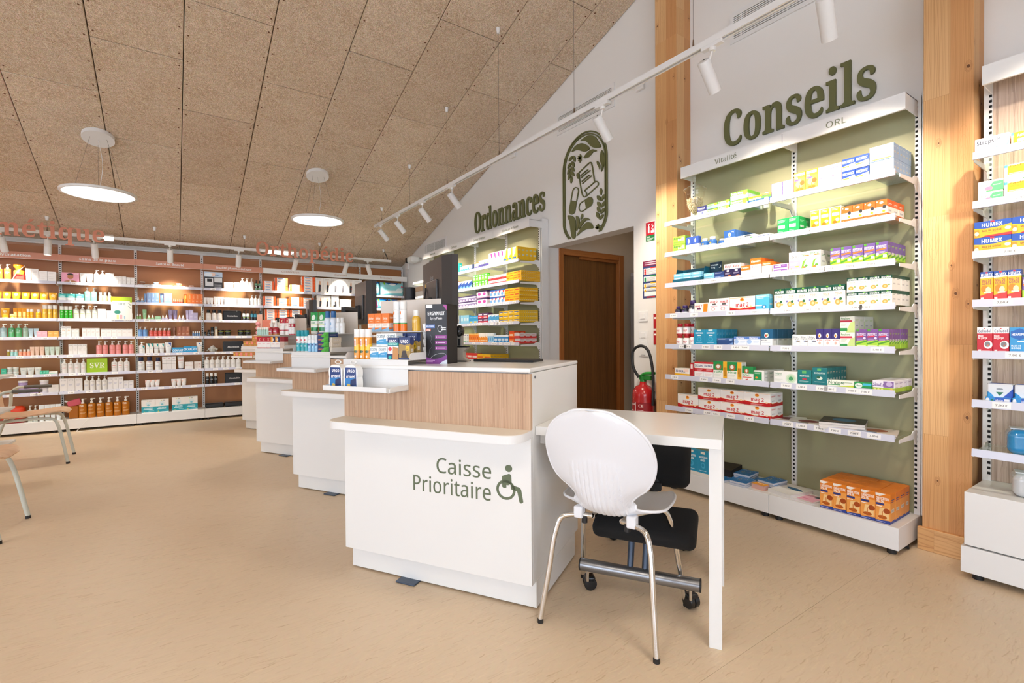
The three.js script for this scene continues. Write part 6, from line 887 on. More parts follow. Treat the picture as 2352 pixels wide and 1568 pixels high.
redtube|T|white tube with red top band|#f0eeeb|#b3132c|#f0eeeb|R 0 0 1 .34 #b5142f;T 3C .3 .1 .44 .18 #f0d4b8 s;R 0 .8 1 .06 #a8122a;L .2 .46 .5 2 #d9a9ac
redspray|K|white and red foam spray|#eeece9|#b3132c|#f1f0ee|R 0 .04 1 .3 #b5142f;C .5 .2 .26 .1 #e9d0c8;L .2 .5 .6 2 #a9c4dc;R 0 .92 1 .08 #b3132c
browncart|B|kraft brown gummies carton|#c58a4c|#e88a7f||R .5 .12 .44 .5 #ee8f84;C .3 .5 .12 .1 #f0c23c;L .12 .8 .5 1 #f0dcc4
minibot|K|tiny pastel care bottle|#a9cfc6|#fff|#f1f0ec|L .2 .4 .6 1 #e4f0ec
coralbox|B|coral gift carton|#e98a72|#fff||L .3 .66 .4 2 #f8d9cf
purplecart|B|violet skin care carton on gondola|#3f3a78|#cfc9e6||R .3 .12 .5 .5 #2f2a60;L .3 .2 .3 3 #8f88c4;R .9 0 .1 .4 #e9e6f2`;
const T = {};
// print sheets: 8 x 8 cells, three quarters of a cell for the front, the rest for the flanks
const CELL = 256, sheets = [];
function drawOps(x, ops, X, Y, W, H) {
  x.save(); x.beginPath(); x.rect(X, Y, W, H); x.clip();
  for (const s of ops) { const p = s.split(' '), k = p[0], n = p.map(Number);
    if (k === 'R') { x.fillStyle = p[5]; x.fillRect(X + n[1] * W, Y + n[2] * H, n[3] * W, n[4] * H); }
    else if (k === 'C') { x.fillStyle = p[5]; x.beginPath(); x.ellipse(X + n[1] * W, Y + n[2] * H, n[3] * W, n[4] * H, 0, 0, 6.2832); x.fill(); }
    else if (k === 'Q') { x.fillStyle = p[1]; x.beginPath(); for (let i = 2; i + 1 < p.length; i += 2) x.lineTo(X + n[i] * W, Y + n[i + 1] * H); x.closePath(); x.fill(); }
    else if (k === 'L') { x.fillStyle = p[5]; for (let i = 0; i < n[4]; i++) x.fillRect(X + n[1] * W, Y + (n[2] + i * 0.055) * H, n[3] * W * (1 - 0.28 * ((i * 7) % 3) / 2), Math.max(2, 0.02 * H)); }
    else if (k === 'T') { const t = p[1].replace(/_/g, ' '); x.font = 'bold 100px ' + (p[7] === 's' ? 'serif' : 'sans-serif'); const m = x.measureText(t); x.save(); x.translate(X + n[2] * W, Y + (n[3] + n[5]) * H); x.scale(n[4] * W / m.width, n[5] * H / 74); x.fillStyle = p[6]; x.fillText(t, 0, 0); x.restore(); }
  }
  x.restore();
}
TYPES.split('\n').forEach((line, i) => {
  const [key, shape, look, bg, second, cap, art = ''] = line.split('|'), sh = (i / 64) | 0, c = i % 64;
  if (!sheets[sh]) { const cv = document.createElement('canvas'); cv.width = cv.height = 8 * CELL; sheets[sh] = { cv, x: cv.getContext('2d') }; }
  const x = sheets[sh].x, X = (c % 8) * CELL, Y = ((c / 8) | 0) * CELL, FW = CELL * 0.75, ops = art.split(';').filter(Boolean);
  x.fillStyle = bg; x.fillRect(X, Y, CELL, CELL); drawOps(x, ops, X, Y, FW, CELL);
  drawOps(x, ops.filter((o) => { const p = o.split(' '); return (p[0] === 'R' && +p[1] <= 0.01 && +p[3] >= 0.99) || (p[0] === 'Q' && +p[2] <= 0.01 && p.includes('1')); }), X + FW, Y, CELL - FW, CELL);
  if (shape === 'B') { x.fillStyle = 'rgba(250,250,248,0.85)'; x.fillRect(X + FW + 14, Y + CELL * 0.52, 34, 30); x.fillStyle = 'rgba(90,90,95,0.7)'; for (let k = 0; k < 5; k++) x.fillRect(X + FW + 18 + k * 6, Y + CELL * 0.535, 3, 22); x.fillStyle = second === '#fff' || second === '#ccc' ? 'rgba(255,255,255,0.6)' : second; x.fillRect(X + FW + 12, Y + CELL * 0.2, 38, 8); x.fillRect(X + FW + 12, Y + CELL * 0.27, 28, 5); }
  T[key] = { key, shape, look, cap, bg, sheet: sh, X, Y };
});
sheets.forEach((s) => { const t = new THREE.CanvasTexture(s.cv); t.colorSpace = THREE.SRGBColorSpace; s.tex = t; s.mat = mk({ map: t, roughness: 0.42 }); s.gloss = mk({ map: t, roughness: 0.22 }); });
function cellUV(t) { const S = 8 * CELL, e = 1.5; return (face, u, v) => { const w = CELL * 0.75, q = (k) => Math.min(1, Math.max(0, k)); u = q(u); v = q(v);
  const px = face === 'front' || face === 'back' ? t.X + e + u * (w - 2 * e) : t.X + w + e + u * (CELL * 0.25 - 2 * e), py = face === 'top' ? t.Y + e + (1 - v) * 26 : t.Y + e + (1 - v) * (CELL - 2 * e); return [px / S, 1 - py / S]; }; }
// planar print from the front for round shapes
function frontUV(g, t, w, y0, y1) { const f = cellUV(t), p = g.attributes.position, o = []; for (let i = 0; i < p.count; i++) o.push(...f('front', p.getX(i) / w + 0.5, (p.getY(i) - y0) / (y1 - y0))); g.setAttribute('uv', new THREE.Float32BufferAttribute(o, 2)); return g; }
const geoCache = new Map();
function product(t, w, h, d) { // one object: origin at the middle of its base, front towards +z
  const key = [t.key, w.toFixed(3), h.toFixed(3), d.toFixed(3)].join();
  if (!geoCache.has(key)) geoCache.set(key, build(t, w, h, d));
  const parts = geoCache.get(key);
  if (parts.length === 1) { const m = new THREE.Mesh(parts[0][1], parts[0][2]); m.name = NAMES[t.shape]; return m; }
  const g = new THREE.Group(); g.name = NAMES[t.shape]; for (const [n, geo, mat] of parts) part(g, n, geo, mat); return g;
}
const NAMES = { B: 'carton', P: 'pump_bottle', T: 'cream_tube', J: 'cream_jar', K: 'capped_bottle', D: 'dropper_bottle', G: 'soft_pack', S: 'spray_bottle' };
const CATS = { B: 'carton', P: 'pump bottle', T: 'tube', J: 'jar', K: 'bottle', D: 'dropper bottle', G: 'soft pack', S: 'bottle' };
function squash(p, w, d, n = 18) { const g = lathe(p, n); g.scale(w / 2, 1, d / 2); g.computeVertexNormals(); return g; } // radii in 0..1
function build(t, w, h, d) {
  const S = sheets[t.sheet], cap = plain(t.cap || '#f0f0ee', 0.35);
  if (t.shape === 'B') { const c = Math.min(0.0012, w / 20, h / 12), g = chamfer(w, h, d, c, cellUV(t)); g.translate(0, h / 2, 0); return [['box', g, S.mat]]; }
  if (t.shape === 'P') { const b = h * 0.74, dd = Math.min(d, w * 0.8); const g = squash([[0, 0], [0.92, 0], [1, b * 0.03], [1, b * 0.9], [0.94, b * 0.96], [0.6, b], [0.34, b * 1.01], [0, b * 1.01]], w, dd, 20);
    const r = w * 0.2, nz = new THREE.CylinderGeometry(r * 0.24, r * 0.3, w * 0.34, 7); nz.rotateZ(Math.PI / 2); nz.translate(w * 0.26, h * 0.975, 0);
    const pump = merge([cyl(r * 0.95, r * 0.9, h * 0.1, 0, b, 0, 14), cyl(r * 0.42, r * 0.42, h * 0.07, 0, b + h * 0.1, 0, 10), cyl(r * 0.85, r * 0.7, h * 0.085, 0, h * 0.912, 0, 14), nz]); return [['body', frontUV(g, t, w, 0, b), S.gloss], ['pump', pump, cap]]; }
  if (t.shape === 'T') { const ch = h * 0.13, n = 20, rings = [[ch, 0.78, 0.78], [h * 0.3, 0.86, 0.74], [h * 0.55, 0.93, 0.55], [h * 0.8, 0.99, 0.28], [h * 0.95, 1, 0.1], [h, 1, 0.05]], pos = [], idx = [], dd = Math.min(d, w * 0.7);
    rings.forEach(([y, a, b]) => { for (let i = 0; i <= n; i++) { const q = i / n * 6.2832; pos.push(Math.sin(q) * a * w / 2, y, Math.cos(q) * b * dd / 2); } });
    for (let r = 0; r + 1 < rings.length; r++) for (let i = 0; i < n; i++) { const a = r * (n + 1) + i; idx.push(a, a + 1, a + n + 1, a + 1, a + n + 2, a + n + 1); } const top = (rings.length - 1) * (n + 1); for (let i = 1; i + 1 < n; i++) idx.push(top, top + i, top + i + 1);
    const g = new THREE.BufferGeometry(); g.setAttribute('position', new THREE.Float32BufferAttribute(pos, 3)); g.setIndex(idx); g.computeVertexNormals(); const c = squash([[0, 0], [0.72, 0], [0.76, ch * 0.1], [0.78, ch], [0, ch]], w, dd, 18); return [['body', frontUV(g, t, w, ch, h), S.gloss], ['cap', c, cap]]; }
  if (t.shape === 'J') { const b = h * 0.62, dd = w; const g = squash([[0, 0], [0.86, 0], [0.92, b * 0.08], [0.96, b * 0.5], [0.93, b], [0, b]], w, dd, 22), l = squash([[0, b], [0.98, b], [1, b + 0.002], [1, h - 0.003], [0.96, h], [0, h]], w, dd, 22); return [['body', frontUV(g, t, w, 0, b), S.gloss], ['lid', l, cap]]; }
  if (t.shape === 'K') { const b = h * 0.72, dd = Math.min(d * 1.2, w); const slim = w < h * 0.3; const g = squash(slim ? [[0, 0], [0.96, 0], [1, b * 0.02], [1, b * 0.97], [0.97, b], [0, b]] : [[0, 0], [0.94, 0], [1, b * 0.03], [1, b * 0.82], [0.9, b * 0.92], [0.62, b], [0, b]], w, dd, 20), k = slim ? 0.97 : 0.68, l = squash([[0, b], [k, b], [k, h - 0.002], [k * 0.94, h], [0, h]], w, dd, 20); return [['body', frontUV(g, t, w, 0, b), S.gloss], ['cap', l, cap]]; }
  if (t.shape === 'D') { const b = h * 0.52, dd = w; const g = squash([[0, 0], [0.94, 0], [1, b * 0.05], [1, b * 0.78], [0.8, b * 0.92], [0.42, b], [0, b]], w, dd, 18), l = squash([[0, b], [0.56, b], [0.56, b + h * 0.16], [0.34, b + h * 0.2], [0.26, h * 0.96], [0.14, h], [0, h]], w, dd, 16); return [['body', frontUV(g, t, w, 0, b), S.gloss], ['dropper', l, cap]]; }
  if (t.shape === 'S') { const b = h * 0.86, s = new THREE.Shape(); s.moveTo(-w * 0.46, 0); s.lineTo(w * 0.46, 0); s.quadraticCurveTo(w * 0.5, b * 0.3, w * 0.44, b * 0.5); s.quadraticCurveTo(w * 0.5, b * 0.66, w * 0.46, b * 0.8); s.quadraticCurveTo(w * 0.34, b, w * 0.1, b); s.lineTo(-w * 0.1, b); s.quadraticCurveTo(-w * 0.34, b, -w * 0.46, b * 0.8); s.quadraticCurveTo(-w * 0.5, b * 0.66, -w * 0.44, b * 0.5); s.quadraticCurveTo(-w * 0.5, b * 0.3, -w * 0.46, 0);
    const dd = Math.min(d, 0.036), g = new THREE.ExtrudeGeometry(s, { depth: dd - 0.012, bevelEnabled: true, bevelSize: -0.001, bevelThickness: 0.006, bevelSegments: 3, curveSegments: 10 }); g.translate(0, 0, -dd / 2 + 0.006); const hk = new THREE.TorusGeometry(w * 0.19, 0.003, 6, 18); hk.scale(1, 0.55, 1); hk.translate(0, b + h * 0.085, 0); return [['body', frontUV(g.toNonIndexed ? g : g, t, w, 0, h), S.gloss], ['hanger', hk, cap]]; }
  // soft pack: a pillow of foil
  const n = 12, pos = [], idx = []; for (const sd of [1, -1]) for (let j = 0; j <= n; j++) for (let i = 0; i <= n; i++) { const u = i / n * 2 - 1, v = j / n * 2 - 1, e = Math.pow(Math.max(0, (1 - u ** 4) * (1 - v ** 6)), 0.5); pos.push(u * w / 2 * (1 - 0.03 * v * v), (j / n) * h, sd * d / 2 * (0.03 + 0.97 * e)); }
  for (let s = 0; s < 2; s++) for (let j = 0; j < n; j++) for (let i = 0; i < n; i++) { const a = s * (n + 1) * (n + 1) + j * (n + 1) + i, b = a + 1, c = a + n + 1, e = c + 1; if (s) idx.push(a, c, b, b, c, e); else idx.push(a, b, c, b, e, c); }
  const g = new THREE.BufferGeometry(); g.setAttribute('position', new THREE.Float32BufferAttribute(pos, 3)); g.setIndex(idx); g.computeVertexNormals(); const out = [['pack', frontUV(g, t, w, 0, h), S.gloss]];
  if (t.cap) out.push(['spout', cyl(0.008, 0.008, 0.012, 0, h - 0.002, 0, 10), cap]); return out;
}
// places: frame of the shelf front, height and the words that tell where it is
const ORD = ['first', 'second', 'third', 'fourth', 'fifth', 'sixth', 'seventh', 'eighth', 'ninth', 'tenth', 'eleventh', 'twelfth'];
const PLACE = {};
CSH.forEach((y, i) => { PLACE['c' + (i + 1)] = { o: [2.965, 0], th: -Math.PI / 2, y: y + 0.0222, w: ORD[i] + ' shelf below Conseils', room: 0.25 }; }); PLACE.c8 = { o: [2.93, 0], th: -Math.PI / 2, y: 0.1432, w: 'white plinth below Conseils', room: 0.27 };
OSH.forEach((y, i) => { PLACE['o' + (i + 1)] = { o: [2.965, 0], th: -Math.PI / 2, y: y + 0.0222, w: ORD[i] + ' shelf below Ordonnances', room: 0.25 }; });
RSH.forEach((y, i) => { PLACE['r' + (i + 1)] = { o: [2.965, 0], th: -Math.PI / 2, y: y + 0.0222, w: ORD[i] + ' shelf of wood backed rack', room: 0.25 }; });
[['h', 'Hydratation'], ['i', 'Soins de la peau'], ['j', 'Santé et Beauté'], ['k', 'Qualité pharmaceutique'], ['l', 'Contention'], ['m', 'Orthèses'], ['n', 'Protections']].forEach(([k, n]) => { BSH.forEach((y, i) => { PLACE[k + (i + 1)] = { o: [0, -7.80], th: 0, y: y + 0.0222, w: ORD[i] + ' shelf below ' + n, room: 0.21 }; }); PLACE[k + 8] = { o: [0, -7.80], th: 0, y: 0.1432, w: 'plinth below ' + n, room: 0.22 }; });
COUNTERS.forEach(([x, z], i) => { const u = [0.518, 0.8554], v = [0.8554, -0.518], at = (d) => [x + v[0] * d, z + v[1] * d]; PLACE['p' + i] = { o: at(0.012), th: CT, y: 0.9977, w: 'middle tray of ' + cname[i] + ' counter', room: 0.2 }; PLACE['q' + i] = { o: at(0.115), th: CT, y: 1.1243, w: 'upper shelf of ' + cname[i] + ' counter', room: 0.15 }; PLACE['t' + i] = { o: at(-0.115), th: CT, y: 0.8672, w: 'lower tray of ' + cname[i] + ' counter', room: 0.1 }; });
const pl = (p, a, y, d) => { const e = [Math.cos(p.th), -Math.sin(p.th)], n = [Math.sin(p.th), Math.cos(p.th)]; return [p.o[0] + e[0] * a - n[0] * d, y, p.o[1] + e[1] * a - n[1] * d]; };
function label(t, i, n, row, rows, k, deep, w) {
  let s = (n > 1 ? ORD[Math.min(i, 11)] + ' ' : '') + t.look; if (n > 1) s += ' from left'; if (rows > 1) s += ', ' + (rows === 2 ? (row ? 'upper' : 'lower') : ORD[row]) + ' layer'; if (deep > 1 && k) s += ', ' + ORD[k] + ' deep'; s += ', ' + w; const words = (q) => q.split(/\s+/).length; if (words(s) > 16) s = s.replace(' from left', ''); if (words(s) > 16) s = s.replace(' and ', ' '); if (words(s) > 16) s = s.replace(' shelf below ', ' below '); if (words(s) > 16) s = s.replace(' with ', ' '); if (words(s) > 16) s = s.replace(' layer', ''); return s;
}
let made = 0; const seenLabels = new Set();
function row(sh, key, a0, a1, h, n = 1, rows = 1, deep = 1, o = {}) {
  const p = PLACE[sh], t = T[key]; if (!t) throw new Error('no type ' + key); const w = (a1 - a0) / n, hh = h / rows;
  const round = t.shape !== 'B' && t.shape !== 'G'; let d = o.d || (round ? Math.min(w, p.room) * 0.98 : deep > 1 ? Math.min(0.075, p.room / deep - 0.001) : t.shape === 'G' ? Math.min(0.1, w * 0.5) : Math.min(0.07, p.room * 0.6, Math.max(0.035, w * 0.55)));
  const W = round ? w * 0.96 : w - 0.0012, H = hh - 0.0006;
  for (let k = 0; k < deep; k++) for (let r = 0; r < rows; r++) for (let i = 0; i < n; i++) {
    if (k && i < n - 1 && !o.full) continue; if (k && o.full !== 1 && rows > 2 && false) continue;
    const m = product(t, W, H, d); if (t.shape === 'B') m.name = { c: 'remedy_carton', o: 'medicine_carton', r: 'throat_carton', l: 'sock_carton', m: 'brace_carton', p: 'counter_carton', q: 'counter_carton', t: 'counter_carton' }[sh[0]] || 'skincare_carton'; const jx = rr(-0.0006, 0.0006), jd = k ? 0 : rr(0, 0.004);
    const q = pl(p, a0 + (i + 0.5) * w + jx, p.y + (o.y || 0) + r * hh, (o.d0 || 0.003) + jd + d / 2 + k * (d + 0.001)); m.position.set(...q); m.rotation.y = p.th + (deep === 1 && rows === 1 && !round ? rr(-0.02, 0.02) : 0);
    const lab = label(t, i, n, r, rows, k, deep, p.w); if (seenLabels.has(lab)) console.log('dup label', lab); seenLabels.add(lab);
    tag(m, lab, CATS[t.shape], n * rows * deep > 1 ? t.look + ' row on ' + p.w : null); made++;
  }
}
for (const l of 'contB contC contD contE contF contG contH contI contJ contK'.split(' ')) T[l] = { ...T.contA, key: l };
'tall stack,low stack,outer tall stack,near stack,low second stack,third stack,end stack,front stack,middle front stack,last front stack'.split(',').forEach((s, i) => { const k = 'BCDEFGHIJK'[i]; T['cont' + k].look = 'orange sock carton of ' + s; });
T.contA.look = 'orange sock carton of first stack'; T.orthb = { ...T.orth, key: 'orthb', look: 'short white wrist brace carton' }; T.melisana.look = 'pale blue herbal water carton';
seed = 1234;
